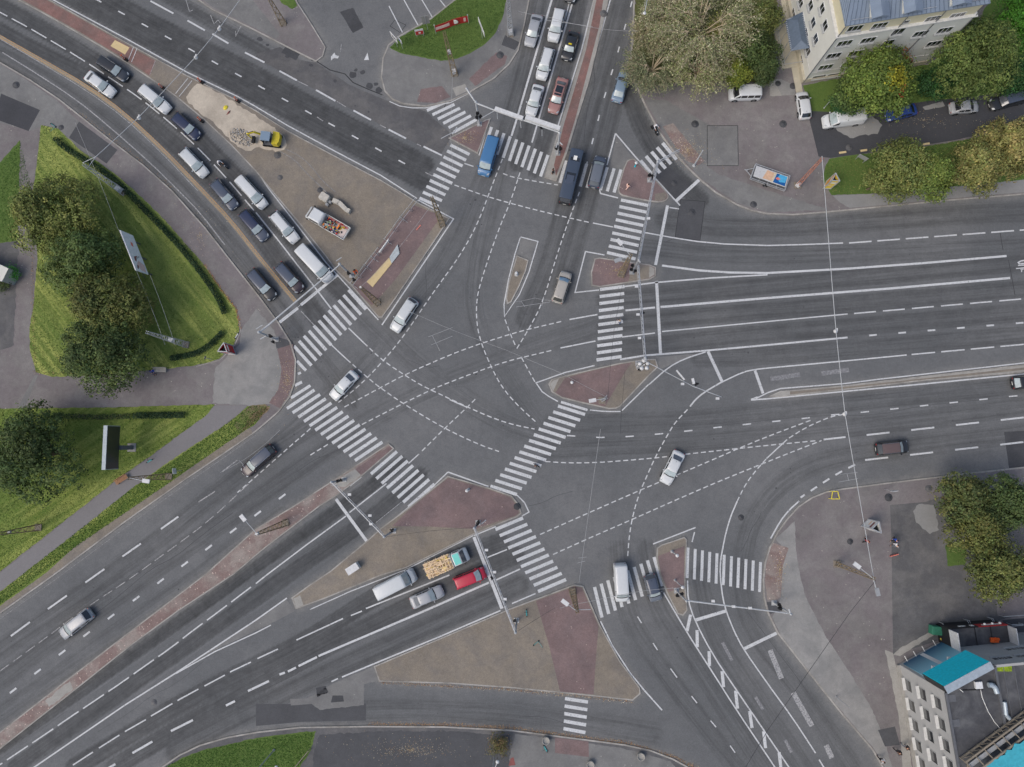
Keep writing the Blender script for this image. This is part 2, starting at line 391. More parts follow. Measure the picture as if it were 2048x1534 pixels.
over([(1780, 1010), (1850, 1004), (1905, 985), (2150, 960), (2150, 1200), (2000, 1240), (1880, 1280), (1786, 1310), (1784, 1170), (1783, 1080)], 'yard asphalt', 1)
over([(1838, 1008), (1868, 1010), (1878, 1060), (1860, 1068), (1832, 1045), (1826, 1022)], 'dry asphalt', 2, 'patch', rough=2)
over([(1990, 1165), (2100, 1150), (2100, 1230), (1995, 1232)], 'mauve asphalt', 2)
over([(1756, 1460), (1790, 1453), (1800, 1490), (1770, 1493)], 'patch asphalt', 2, 'patch')
over([(1786, 1310), (1800, 1312), (1880, 1262), (1872, 1258), (1800, 1296)], 'concrete', 2, rough=1)
over([(1891, 1090), (1935, 1085), (1930, 1130), (1895, 1132)], 'lush grass', 2, 'lawn', rough=1.5)
over([(1770, 1300), (1786, 1306), (1812, 1420), (1824, 1540), (1806, 1545), (1798, 1440), (1785, 1370)], 'concrete', 2, rough=1)
# bottom pavement
UK = [(250, 1600), (325, 1534), (360, 1510), (400, 1491), (455, 1475), (512, 1465), (599, 1455), (737, 1453), (887, 1454), (1023, 1461), (1149, 1477), (1249, 1490), (1300, 1501), (1345, 1518), (1400, 1548), (1450, 1600)]
sheet('pavement', UK+[(1450, 1800), (250, 1800)], .12, 'yard asphalt', side=.14)
kerb(UK, False, .2)
over([(262, 1596), (330, 1536), (365, 1515), (410, 1499), (512, 1476), (600, 1464), (632, 1462), (622, 1500), (600, 1534), (560, 1600)], 'lush grass', 2, 'lawn', rough=1)
over([(640, 1470), (760, 1462), (900, 1462), (1020, 1470), (1020, 1600), (620, 1600), (628, 1500)], 'patch asphalt', 1, rough=2)
over([(1030, 1468), (1240, 1495), (1340, 1522), (1420, 1600), (1000, 1600)], 'grey asphalt paving', 1, rough=1)
over([(1110, 1475), (1177, 1483), (1178, 1514), (1110, 1506)], 'red brick paving', 2)
# big triangular island with the works on it
I1 = [(-100, -82), (42, 2), (96, 31), (150, 62), (205, 94), (252, 124), (300, 156), (352, 192), (411, 241), (463, 290), (512, 342), (537, 373), (599, 446), (652, 512), (672, 540), (704, 571), (757, 634), (764, 634),
      (790, 597), (830, 538), (870, 479), (898, 437), (866, 421), (834, 405), (808, 388), (762, 361), (667, 311), (575, 262), (511, 221), (475, 201), (375, 152), (250, 84), (180, 45), (105, 3), (-60, -90)]
slab(I1, 'setts')
over([(-90, -84), (44, -1), (150, 58), (254, 120), (300, 152), (312, 122), (250, 88), (180, 48), (104, 6), (-60, -86)], 'bright brick paving', 1)
over([(221, 92), (230, 80), (259, 95), (250, 109)], 'mat yellow', 3, 'crossing_mat')
over([(384, 176), (398, 164), (470, 205), (560, 262), (576, 288), (566, 303), (530, 300), (515, 292), (498, 305), (468, 290), (440, 258), (405, 228), (368, 200)], 'sand', 2, 'sand', rough=2.5, sm=1)
over([(704, 574), (724, 541), (765, 485), (800, 440), (827, 410), (872, 427), (875, 443), (830, 505), (790, 560), (750, 605), (744, 611)], 'red brick paving', 2)
line([(570, 298), (600, 312), (625, 335), (645, 362), (672, 385)], 1.3, 'ghost road paint', 1, z=.137); line([(560, 303), (590, 320), (612, 345), (640, 372), (660, 392)], 1.3, 'ghost road paint', 1, z=.1375)
# small red triangle
slab([(899, 276), (955, 306), (980, 238), (972, 240)], 'red brick paving')
# Kopli median
slab([(1192, -20), (1167, 100), (1121, 252), (1097, 330), (1090, 354), (1112, 361), (1131, 312), (1178, 160), (1221, -20)], 'concrete')
over([(1196, -16), (1172, 100), (1126, 255), (1108, 330), (1112, 352), (1128, 310), (1150, 240), (1168, 170), (1186, 100), (1199, 50), (1209, -16)], 'bright brick paving', 1)
# right top triangle
slab([(1252, 324), (1262, 318), (1271, 319), (1334, 385), (1337, 394), (1330, 402), (1311, 404), (1249, 392), (1238, 386), (1237, 374)], 'red brick paving', sm=1)
over([(1310, 388), (1330, 384), (1334, 393), (1328, 400), (1310, 402)], 'setts', 1)
# crossing island, upper right
slab([(1190, 518), (1199, 516), (1269, 526), (1299, 530), (1311, 535), (1311, 551), (1299, 558), (1199, 573), (1184, 570), (1183, 545)], 'red brick paving')
over([(1264, 527), (1300, 532), (1309, 537), (1309, 549), (1298, 556), (1257, 563)], 'setts', 1)
over([(1299, 532), (1309, 537), (1309, 549), (1298, 556)], 'concrete', 2)
# centre right island
slab([(1098, 768), (1104, 759), (1160, 745), (1239, 727), (1289, 719), (1311, 719), (1315, 734), (1299, 749), (1281, 768), (1240, 812), (1232, 816), (1219, 817), (1164, 805), (1124, 795), (1104, 783)], 'setts')
over([(1130, 756), (1170, 745), (1239, 729), (1263, 725), (1248, 748), (1226, 785), (1210, 813), (1164, 803), (1124, 793), (1110, 786)], 'red brick paving', 1)
over([(1100, 768), (1106, 761), (1118, 757), (1106, 783)], 'concrete', 1)
# little centre island
slab([(1034, 512), (1056, 521), (1051, 541), (1038, 572), (1022, 603), (1015, 607), (1013, 596), (1018, 565)], 'setts')
# lower left red island
slab([(896, 953), (925, 961), (977, 976), (1023, 992), (1037, 1010), (1042, 1026), (1034, 1033), (990, 1050), (947, 1068), (812, 1135), (762, 1150), (650, 1196), (592, 1217), (584, 1196), (620, 1170), (662, 1142), (737, 1080), (762, 1057), (819, 1015), (870, 974)], 'setts')
over([(784, 1052), (819, 1019), (870, 977), (896, 956), (925, 964), (977, 979), (1020, 994), (1034, 1012), (1038, 1026), (1030, 1032), (949, 1058), (860, 1053)], 'red brick paving', 1)
over([(586, 1197), (593, 1216), (607, 1210), (600, 1190)], 'concrete', 1, rough=1)
# slim south-west median
MU = [(777, 888), (687, 948), (587, 1013), (512, 1058), (412, 1148), (340, 1203), (265, 1260), (132, 1362), (0, 1465), (-80, 1525)]
ML = [(-80, 1560), (0, 1497), (140, 1387), (262, 1290), (355, 1222), (467, 1148), (530, 1095), (637, 1013), (674, 990), (719, 955), (787, 897)]
slab(MU+ML, 'worn brick paving')
over([(780, 892), (730, 925), (690, 952), (705, 962), (735, 940), (784, 898)], 'red brick paving', 1)
over([(688, 951), (710, 938), (722, 950), (690, 974), (660, 972)], 'concrete', 1, rough=1)
over([(140, 1362), (125, 1372), (90, 1402), (98, 1414), (146, 1378)], 'concrete', 1, rough=2)
# big bottom triangle
slab([(749, 1333), (1023, 1217), (1149, 1170), (1166, 1173), (1199, 1250), (1239, 1322), (1279, 1376), (1280, 1387), (1265, 1400), (1186, 1391), (1024, 1375), (900, 1366), (759, 1362)], 'setts')
over([(1072, 1202), (1149, 1173), (1164, 1176), (1197, 1252), (1194, 1290), (1187, 1389), (1120, 1383), (1098, 1290)], 'red brick paving', 1)
over([(700, 1352), (748, 1334), (758, 1362), (728, 1368), (728, 1410), (640, 1420), (610, 1400), (660, 1370)], 'grey asphalt paving', 1, 'patch', rough=1, base=0)
# island at the lower crossing
slab([(1315, 1096), (1324, 1090), (1369, 1075), (1373, 1080), (1370, 1151), (1370, 1177), (1374, 1220), (1366, 1230), (1356, 1227), (1334, 1185), (1321, 1150), (1314, 1118)], 'setts')
over([(1316, 1112), (1369, 1092), (1368, 1150), (1368, 1174), (1338, 1184), (1323, 1150)], 'red brick paving', 1)
# Kesklinn median
slab([(1540, 792), (1561, 783), (1686, 772), (1761, 763), (2047, 730), (2150, 722), (2150, 735), (2047, 744), (1851, 760), (1686, 779), (1561, 793)], 'concrete')
over([(1580, 783), (1686, 774), (2150, 724), (2150, 729), (1690, 777), (1580, 789)], 'setts', 1)
# ================================================================ PATCHES IN THE ROAD
LANES = [  # px polyline, band half-width m, darkness
 ([(-60, -20), (100, 65), (232, 150), (373, 252), (444, 326), (504, 386), (570, 456), (631, 530), (700, 600)], 1.25, .30), ([(-60, 30), (60, 95), (202, 168), (310, 255), (388, 326), (449, 390), (508, 451), (579, 555), (640, 640)], 1.25, .30),
 ([(0, 110), (120, 175), (220, 250), (330, 345), (420, 440), (523, 569), (590, 660)], 1.1, .2),
 ([(150, -40), (300, 45), (480, 132), (640, 220), (800, 302), (850, 330)], 1.25, .42), ([(80, -40), (300, 82), (480, 172), (600, 235), (760, 318), (842, 362)], 1.25, .42), ([(330, -10), (512, 95), (700, 200), (868, 290)], .8, .35),
 ([(1083, -20), (1067, 62), (1035, 190), (1000, 300)], 1.0, .2), ([(1127, -20), (1090, 129), (1067, 210), (1035, 330)], 1.0, .25), ([(1165, -20), (1140, 93), (1110, 210), (1070, 340)], 1.0, .25),
 ([(1245, -20), (1200, 160), (1150, 330), (1100, 520), (1050, 640)], 1.1, .22), ([(1275, -20), (1235, 175), (1192, 344), (1123, 575)], 1.1, .22), ([(1255, 180), (1290, 270), (1340, 345), (1400, 400)], 1.2, .28),
 ([(1210, 600), (1536, 571), (2100, 522)], 1.1, .2), ([(1210, 650), (1536, 620), (2100, 575)], 1.1, .2), ([(1210, 700), (1536, 666), (2100, 620)], 1.1, .2), ([(1400, 715), (1536, 712), (2100, 665)], 1.1, .16), ([(1250, 490), (1500, 518), (2100, 490)], 1.1, .1), ([(1330, 440), (1500, 460), (1900, 430), (2100, 420)], 1.3, .18),
 ([(1100, 850), (1400, 840), (1700, 805), (2100, 765)], 1.2, .14), ([(1100, 900), (1400, 885), (1750, 850), (2100, 808)], 1.2, .12), ([(1480, 1150), (1500, 1030), (1600, 930), (1783, 896), (2100, 860)], 1.2, .12),
 ([(0, 1300), (250, 1130), (516, 921), (640, 840)], 1.2, .16), ([(0, 1360), (153, 1247), (400, 1075), (600, 935), (700, 870)], 1.2, .16), ([(0, 1430), (300, 1220), (560, 1035)], 1.2, .10),
 ([(0, 1495), (350, 1250), (560, 1100), (720, 990), (800, 925)], .8, .32), ([(30, 1534), (350, 1310), (560, 1160), (740, 1040), (840, 950)], 1.0, .26),
 ([(150, 1534), (400, 1385), (600, 1290), (792, 1166), (893, 1123), (1000, 1085)], 1.2, .26), ([(230, 1534), (420, 1420), (640, 1300), (854, 1194), (940, 1152), (1030, 1110)], 1.2, .26), ([(350, 1500), (560, 1390), (800, 1280), (1040, 1170)], 1.2, .22),
 ([(1240, 1100), (1248, 1220), (1300, 1310), (1480, 1540)], 1.1, .12), ([(1295, 1100), (1310, 1200), (1360, 1280), (1530, 1540)], 1.1, .12), ([(1400, 1150), (1420, 1260), (1500, 1380), (1600, 1530)], 1.1, .12), ([(1480, 1150), (1500, 1260), (1600, 1380), (1700, 1530)], 1.1, .12),
 ([(560, 640), (640, 720), (700, 800)], 1.2, .16), ([(700, 600), (840, 740), (1000, 850), (1200, 900)], 1.5, .08), ([(1200, 650), (1000, 720), (800, 800), (640, 900)], 1.5, .08), ([(968, 352), (900, 520), (808, 630), (687, 770), (560, 880)], 1.4, .09), ([(1000, 330), (940, 560), (960, 680), (1080, 860)], 1.3, .07),
 ([(560, 1430), (800, 1420), (1060, 1430), (1300, 1470)], 1.6, .12),
]
def patch(pts, mat='patch asphalt', rough=0, name='patch'):
    _sl[0] += 1
    if rough: pts = rough_poly(pts, 5, rough, 9)
    return sheet(name, pts, .0028+.0004*(_sl[0] % 10), mat)
patch([(1361, 399), (1410, 403), (1400, 481), (1350, 475)], 'patch asphalt')
patch([(1307, 348), (1330, 327), (1385, 372), (1352, 402), (1318, 372)], 'dark asphalt')
patch([(2008, 864), (2100, 858), (2100, 930), (2018, 936)], 'dark asphalt')
patch([(680, 24), (706, 15), (727, 55), (706, 66)], 'dark asphalt', .6)
patch([(563, 105), (570, 94), (600, 108), (592, 121)], 'dark asphalt', .5)
patch([(512, 1408), (600, 1408), (664, 1408), (732, 1407), (732, 1441), (600, 1444), (512, 1452)], 'patch asphalt')
patch([(632, 1376), (652, 1372), (657, 1384), (634, 1394)], 'dark asphalt', 1)
patch([(665, 1391), (686, 1391), (688, 1403), (662, 1405)], 'dark asphalt')
patch([(580, 1398), (650, 1396), (650, 1406), (582, 1411)], 'grey asphalt paving')
patch([(512, 108), (560, 94), (600, 120), (632, 125), (700, 170), (770, 200), (850, 222), (905, 270), (880, 312), (770, 254), (632, 180), (512, 116)], 'yard asphalt', .5)
for a in ((705, 150, 9), (622, 130, 5), (752, 168, 5), (740, 172, 8), (757, 180, 8), (575, 112, 5), (520, 78, 6), (535, 90, 4), (725, 145, 6), (625, 120, 3), (712, 140, 4), (670, 162, 4), (672, 1379, 4), (708, 1380, 4)):
    patch([(a[0]+a[2]*math.cos(t)*random.uniform(.7, 1.2), a[1]+a[2]*.8*math.sin(t)*random.uniform(.7, 1.2)) for t in [k*.7 for k in range(9)]], 'dark asphalt')
for P in ([(632, 122), (660, 140), (690, 148), (706, 165), (735, 178), (765, 190)], [(1414, 252), (1475, 252)], [(1414, 252), (1414, 332), (1476, 332), (1475, 252)], [(1350, 475), (1361, 399), (1410, 403), (1400, 481), (1350, 475)]):
    line(P, 2.2 if P[0][0] == 632 else 1.2, 'tar seam', z=(.006 if P[0][0] in (632, 1350) else .139))
for P in ([(880, 230), (892, 208), (910, 195)], [(2000, 465), (2006, 500)], [(2017, 520), (2030, 590)], [(790, 40), (780, 52), (800, 65), (812, 50), (790, 40)]):
    line(P, 1.1, 'tar seam', z=.0065)
# wandering tar seams, oil spots and small repairs
rnd = random.Random(44)
for (x0, y0, x1, y1) in ((60, 130, 520, 560), (300, 80, 830, 350), (700, 700, 1000, 760), (860, 470, 850, 600), (1060, 560, 1000, 700), (1330, 480, 1500, 470), (1420, 600, 2040, 560), (1340, 690, 2040, 640), (1250, 860, 2040, 800), (1100, 960, 1500, 900), (1480, 1100, 1560, 960), (600, 940, 760, 850), (100, 1290, 560, 960), (180, 1430, 640, 1120), (100, 1530, 560, 1230), (400, 1430, 960, 1190), (620, 1380, 1030, 1200), (760, 1420, 1260, 1450), (1290, 1330, 1480, 1530), (1340, 1210, 1560, 1480), (1060, 1010, 1230, 960), (940, 870, 1100, 890), (905, 200, 1030, 120), (1130, 480, 1110, 640), (640, 200, 660, 240), (1280, 180, 1310, 290), (1470, 1170, 1640, 1440), (1200, 40, 1160, 330)):
    n_ = rnd.randint(5, 9); L_ = math.hypot(x1-x0, y1-y0); pts_ = [(x0+(x1-x0)*k/n_+rnd.uniform(-1, 1)*min(9, L_*.03), y0+(y1-y0)*k/n_+rnd.uniform(-1, 1)*min(9, L_*.03)) for k in range(n_+1)]; a_, b_ = sorted((rnd.randint(0, n_), rnd.randint(0, n_)))
    if b_-a_ >= 2: line(pts_[a_:b_+1], rnd.uniform(.6, 1.1), 'dark asphalt', 1, z=.0032+.0001*rnd.random())
LN_ = [P for P, _, _ in LANES]
for k in range(150):
    P = rnd.choice(LN_); i = rnd.randrange(len(P)-1); f = rnd.random(); x = P[i][0]+(P[i+1][0]-P[i][0])*f+rnd.gauss(0, 5); y = P[i][1]+(P[i+1][1]-P[i][1])*f+rnd.gauss(0, 5); r_ = rnd.uniform(.7, 2.2)
    patch([(x+r_*math.cos(t)*rnd.uniform(.6, 1.3), y+r_*math.sin(t)*rnd.uniform(.5, 1.2)) for t in [q*.9 for q in range(7)]], 'patch asphalt' if k % 3 else 'dark asphalt', 0, 'oil_stain')
# manholes
def manhole(px, py, r=.42, z=.0, ring='concrete', lid='tar seam'):
    g = G(px, py, z); b = MB(); b.lathe((g.x, g.y, z), [(r*1.6, .005), (r*1.6, .012), (r*1.05, .014)], 20); b.lathe((g.x, g.y, z+.002), [(.001, .016), (r, .016), (r, .006)], 20)
    o = b.build('manhole_cover', [lid]); 
    tag(o, kind='structure')
for x, y, z in ((1566, 248, .14), (1586, 172, .15), (1556, 167, .15), (1507, 409, .14), (1390, 248, .14), (1383, 425, .01), (1348, 366, .01), (1482, 1035, .01), (1700, 1083, .14), (1777, 995, .14), (1857, 977, .14),
                (1207, 27, .13), (1000, 110, .14), (32, 170, .14), (1004, 1207, 0.0), (308, 1405, 0.01), (1698, 295, .14), (122, 255, .14), (1034, 1013, .14), (555, 310, .13), (640, 380, .13), (560, 355, .13)):
    manhole(x, y, random.choice((.26, .3, .34)), z, lid=random.choice(('dark asphalt', 'yard asphalt', 'patch asphalt')), ring=random.choice(('grey asphalt paving', 'concrete')))
# ================================================================ MARKINGS
zebra((854, 221), (898, 201), (908, 264), (953, 239), 6)
zebra((901, 290), (939, 309), (839, 396), (877, 413), 10)
zebra((983, 254), (969, 297), (1096, 310), (1081, 353), 10)
zebra((1132, 321), (1120, 366), (1242, 339), (1228, 385), 9)
zebra((1325, 286), (1353, 319), (1281, 321), (1309, 355), 5, 7)
zebra((1242, 400), (1296, 411), (1214, 505), (1271, 518), 9)
zebra((1200, 579), (1249, 573), (1193, 720), (1243, 713), 11)
zebra((697, 580), (732, 619), (588, 692), (623, 731), 12)
segs([((594, 722), (612, 741))], 6); segs([((596, 748), (602, 745))], 5)
zebra((574, 817), (629, 780), (710, 921), (765, 884), 13)
segs([((582, 796), (621, 771))], 6); segs([((590, 771), (604, 764))], 6)
zebra((742, 948), (794, 903), (817, 1014), (869, 968), 8)
zebra((1116, 812), (1170, 829), (981, 972), (1034, 989), 15)
segs([((1122, 804), (1175, 820))], 5)
zebra((991, 1059), (1046, 1036), (1076, 1183), (1132, 1159), 11)
zebra((1189, 1174), (1204, 1235), (1308, 1114), (1325, 1172), 10)
zebra((1376, 1095), (1374, 1156), (1521, 1124), (1519, 1184), 11, 5.6)
zebra((1130, 1397), (1176, 1404), (1127, 1457), (1171, 1465), 5)
# stop lines
for a, b, w in (((1335, 411), (1311, 530), 6.5), ((1313, 562), (1321, 707), 6.5), ((1416, 703), (1444, 763), 6.5), ((1510, 741), (1526, 787), 6), ((672, 998), (734, 1083), 6.5), ((948, 1074), (1004, 1217), 7),
                ((602, 610), (676, 549), 6.5), ((559, 645), (596, 616), 6.5), ((1391, 1240), (1451, 1222), 6.5), ((1489, 1297), (1553, 1266), 6.5), ((1351, 403), (1398, 360), 7)):
    line([a, b], w)
# Kopli road
line([(1105, -5), (1036, 230), (1023, 272)], 4.5); line([(1148, -5), (1064, 285)], 3.5); line([(1141, -5), (1130, 40)], 2)
line([(1056, -5), (1032, 104)], 2); line([(1189, -5), (1163, 100), (1115, 255)], 3); line([(1222, -5), (1178, 150), (1131, 310)], 3)
dash([(1264, 3), (1235, 108), (1219, 160), (1205, 207), (1187, 275), (1173, 330)], 3, 13, 38)
line([(1231, 267), (1214, 330)], 3); line([(1231, 267), (1271, 314), (1360, 411)], 3); line([(1339, 415), (1358, 418)], 2.5)
line([(979, 238), (958, 311)], 2.5); line([(1199, 379), (1201, 387), (1236, 396)], 3)
line([(999, 147), (962, 172), (937, 187), (902, 205), (851, 216), (824, 216), (799, 212), (779, 203)], 2)
# Oismae inbound
line([(-40, -52), (42, -3), (150, 57), (250, 119), (350, 186), (411, 236), (462, 286), (511, 337), (537, 377), (599, 456), (652, 525), (757, 640)], 2.6)
dash([(-28, 10), (12, 31), (57, 55), (103, 82), (145, 107), (189, 135), (232, 164), (274, 192), (316, 225), (356, 259), (394, 294), (430, 331), (466, 371), (508, 421)], 2.8, 39.5, 11.3, start=16)
line([(512, 425), (557, 481), (627, 571), (663, 618)], 3); line([(602, 622), (628, 650)], 2, 'worn road paint')
line([(663, 690), (694, 719)], 2.6); line([(697, 656), (728, 686)], 2.8)
line([(-40, 50), (0, 74), (75, 117), (175, 174), (250, 229), (325, 299), (400, 377), (462, 443), (511, 506), (549, 553), (592, 604)], 9, 'buff strip', 1)
for d in (-1.6, 1.6):
    line([(-40+d, 50-d), (0+d, 73-d), (75+d, 115-d), (175+d, 172-d), (250+d, 227-d), (325+d, 297-d), (400+d, 375-d), (462+d, 441-d), (511+d, 504-d), (549+d, 551-d), (590+d, 601-d)], 1.4, 'yellow road paint', 1)
line([(-40, 55), (0, 78), (75, 122), (172, 180), (247, 234), (322, 304), (396, 382)], 1.6, 'worn road paint', 1)
line([(5, 105), (62, 140), (150, 197), (215, 250), (300, 325), (360, 384), (400, 425), (450, 490)], 2.4, 'worn road paint', 1)
line([(0, 131), (60, 168), (117, 206), (155, 236)], 1.6, 'ghost road paint', 1)
# Oismae outbound
segs([((258, -22), (292, -3)), ((301, 2), (347, 27)), ((375, 41), (410, 61)), ((425, 68), (457, 87)), ((490, 105), (529, 125)), ((559, 142), (594, 161)), ((632, 180), (671, 202)), ((707, 221), (742, 240)), ((777, 259), (812, 277)), ((847, 293), (884, 311))], 3.6)
segs([((190+46.7*k, -2.5+24.85*k), (203+46.7*k, 4.6+24.85*k)) for k in range(14)], 2.8)
segs([((595, 162), (616, 172)), ((674, 203), (692, 214)), ((760, 250), (772, 256)), ((834, 288), (842, 292)), ((634, 234), (646, 242)), ((851, 345), (865, 352))], 1.6, 'worn road paint')
line([(60, -24), (107, 0), (250, 76), (375, 145), (475, 193), (511, 213), (575, 251), (667, 301), (762, 351), (834, 397)], 2.6)
line([(836, 400), (907, 438), (764, 650)], 2.8); segs([((929, 327), (947, 333))], 2.4)
# forecourt lines and arrow
segs([((778, 12), (805, 65)), ((808, 0), (837, 52)), ((844, 0), (866, 37)), ((880, 0), (892, 15))], 2.2)
segs([((683, 88), (681, 104))], 1.2, 'worn road paint')
def tri(pts, mat='road paint'): sheet('road_marking', pts, .03+.001*len(KERBS) % .01, mat)
tri([(728, 120), (735, 105), (738, 120)]); tri([(662, 121), (662, 113), (669, 105), (671, 110), (678, 112), (676, 117), (668, 116)])
segs([((372, 0), (379, 23)), ((379, 23), (386, 20)), ((421, 30), (428, 48)), ((428, 48), (436, 40)), ((436, 40), (441, 46)), ((471, 73), (482, 52)), ((471, 62), (472, 73))], 1.3, 'worn road paint')
# Kesklinn carriageways
line([(1186, 446), (1226, 454)], 2.6); line([(1289, 465), (1344, 475), (1395, 483), (1449, 488), (1535, 491), (1610, 489), (1686, 486)], 2.8)
dash([(1698, 486), (1872, 473), (2100, 456)], 3.2, 45, 11.5)
line([(1324, 531), (1399, 541), (1460, 545), (1536, 546), (1700, 537), (1850, 526), (2013, 512)], 4.6)
line([(1249, 573), (1311, 565), (1420, 556), (1535, 549.5)], 3.2)
line([(1251, 621), (1310, 615)], 4); line([(1321, 614), (1535, 596), (1780, 577), (2020, 556)], 4.8)
line([(1244, 674), (1310, 666)], 2.6); line([(1324, 663), (1535, 643), (1695, 628)], 2.6); dash([(1708, 627), (2100, 593)], 3, 43, 14.3)
line([(1240, 719), (1289, 711), (1414, 701), (1535, 690), (1695, 675)], 3.8); dash([(1738, 671), (2100, 641)], 3.8, 15, 42.7)
line([(1446, 763), (1486, 744), (1510, 739), (1536, 736), (1678, 723), (1813, 710)], 2.8, sm=1); dash([(1823, 709), (2100, 684)], 3, 46, 12)
line([(1380, 813), (1390, 800), (1406, 786), (1436, 768), (1446, 763)], 3.2, sm=1)
line([(1298, 769), (1336, 735), (1370, 717), (1411, 704)], 2.6, sm=1)
line([(1189, 731), (1130, 745), (1071, 766)], 2.4); line([(1073, 767), (1084, 783), (1098, 793), (1116, 803)], 2.4); line([(1180, 820), (1210, 823), (1241, 823)], 2.4, sm=1); line([(1244, 821), (1297, 769)], 2.4)
segs([((1541, 758), (1600, 749)), ((1643, 747), (1698, 740))], 9, 'ghost road paint')
line([(1512, 797), (1536, 785), (1561, 777), (1690, 767), (1761, 758), (2047, 726), (2120, 718)], 2.6); line([(1502, 800), (1536, 797.5), (1686, 783), (1846, 768), (2047, 748), (2120, 740)], 3)
line([(1502, 799), (1515, 794)], 3)
dash([(1134, 871), (1200, 875), (1257, 873), (1317, 868), (1374, 862), (1432, 855), (1489, 849), (1547, 843), (1605, 837), (1662, 830), (1719, 825), (2009, 794), (2100, 785)], 2.8, 16.5, 41.6, sm=0)
dash([(1733, 870), (2100, 829)], 3.8, 45, 42.4); dash([(1730, 920), (2100, 878)], 3.8, 45, 42.8); line([(1647, 879), (1691, 874)], 3.6)
dash([(1710, 929), (1671, 949), (1636, 972), (1601, 995)], 4, 15, 14); line([(1598, 1002), (1578, 1020), (1561, 1041), (1541, 1077)], 3, sm=1)
# S-shaped lettering and arrow at the right edge
line([(2060, 519), (2042, 522), (2036, 525), (2038, 528), (2060, 526)], 2.8); segs([((2036, 531), (2070, 529)), ((2032, 537), (2070, 534)), ((2041, 539), (2047, 538.5)), ((2043.5, 539), (2043, 544))], 2)
# dotted guide lines through the crossing
Dt = lambda pts, on=9.8, off=5.6, w=2.4, sm=2, start=0: dash(pts, w, on, off, sm=sm, start=start)
Dt([(728, 686), (764, 720), (809, 750), (840, 769), (862, 780), (937, 815), (980, 834), (1024, 849), (1069, 858)]); line([(899, 799), (935, 815)], 2.4)
Dt([(694, 719), (734, 754), (753, 770), (807, 808), (889, 857), (960, 890), (998, 903)]); Dt([(1091, 923), (1136, 926), (1199, 925), (1261, 920), (1311, 916), (1374, 908), (1449, 900), (1531, 891), (1636, 881)])
Dt([(1005, 318), (979, 384), (957, 444), (922, 509), (862, 591), (812, 666), (772, 716), (724, 767), (677, 805)]); Dt([(621, 857), (574, 898), (512, 953), (475, 985)])
Dt([(1040, 345), (1021, 404), (997, 459), (967, 546), (953, 596), (953, 646), (962, 686), (982, 733), (1000, 768), (1024, 799), (1056, 830), (1072, 844)])
Dt([(689, 814), (769, 771), (812, 748), (922, 700), (1021, 668), (1059, 658), (1131, 641)]); line([(1139, 639), (1195, 629)], 2.8)
Dt([(621, 910), (662, 885)]); Dt([(724, 849), (812, 804), (862, 780), (892, 767), (982, 733), (1024, 720), (1044, 715), (1111, 699)]); line([(1121, 696), (1191, 682)], 2.8)
Dt([(1159, 384), (1139, 436), (1114, 509), (1086, 604), (1059, 656), (1030, 703)]); Dt([(1009, 636), (1021, 669), (1034, 698)], start=3); Dt([(1043, 715), (1056, 739), (1070, 764)])
Dt([(1006, 347), (1024, 354), (1061, 361), (1116, 370)]); Dt([(909, 370), (937, 380), (974, 393), (1026, 408), (1084, 423), (1139, 436), (1184, 446)])
Dt([(1375, 819), (1350, 845), (1336, 868), (1311, 913), (1291, 958), (1276, 993), (1264, 1038), (1258, 1075), (1255, 1118)])
Dt([(1080, 1069), (1174, 1027), (1281, 980), (1319, 964), (1356, 949), (1424, 920), (1486, 893), (1540, 871), (1628, 838)]); Dt([(1106, 1109), (1174, 1078), (1264, 1039), (1374, 990), (1449, 958), (1521, 929), (1586, 903), (1643, 881)])
Dt([(1474, 1003), (1491, 968), (1514, 938), (1535, 915)]); line([(1533, 917), (1574, 879)], 2.4); Dt([(1578, 876), (1611, 855), (1661, 833), (1686, 829)])
Dt([(844, 902), (889, 857), (934, 815), (952, 797)])
line([(1474, 1003), (1461, 1033), (1451, 1068), (1446, 1093), (1441, 1120), (1440, 1151), (1446, 1200), (1454, 1227), (1468, 1262), (1486, 1297), (1535, 1367), (1586, 1437), (1631, 1506)], 2.8, sm=1)
line([(1638, 1519), (1660, 1555)], 2.8)
line([(1375, 1161), (1376, 1200), (1389, 1240), (1424, 1307), (1474, 1382), (1535, 1471), (1585, 1545)], 2.8, sm=1)
line([(1327, 1185), (1374, 1265), (1419, 1335), (1471, 1417), (1535, 1512), (1560, 1550)], 2.8, sm=1)
segs([((1381, 1229), (1374, 1262)), ((1394, 1260), (1394.5, 1294)), ((1418, 1302), (1419, 1332)), ((1444, 1342), (1447, 1374)), ((1471, 1381), (1475, 1417)), ((1499, 1422), (1504, 1456)), ((1527, 1462), (1531, 1496)), ((1558, 1504), (1562, 1538))], 6)
segs([((1275, 1233), (1283, 1246)), ((1306, 1286), (1315, 1300)), ((1341, 1337), (1354, 1355)), ((1383, 1392), (1394, 1406)), ((1421, 1441), (1432, 1454)), ((1460, 1491), (1470, 1505))], 2.2)
line([(1201, 1242), (1224, 1290), (1261, 1347), (1290, 1382), (1324, 1420)], 3)
segs([((1445, 1285), (1464, 1321)), ((1511, 1394), (1526, 1419)), ((1570, 1480), (1583, 1505))], 6, 'ghost road paint'); segs([((1540, 1300), (1563, 1357)), ((1586, 1385), (1624, 1452)), ((1652, 1490), (1664, 1516))], 10, 'worn road paint')
line([(1306, 1088), (1391, 1055)], 2.6); line([(1389, 1064), (1384, 1084)], 2.6)
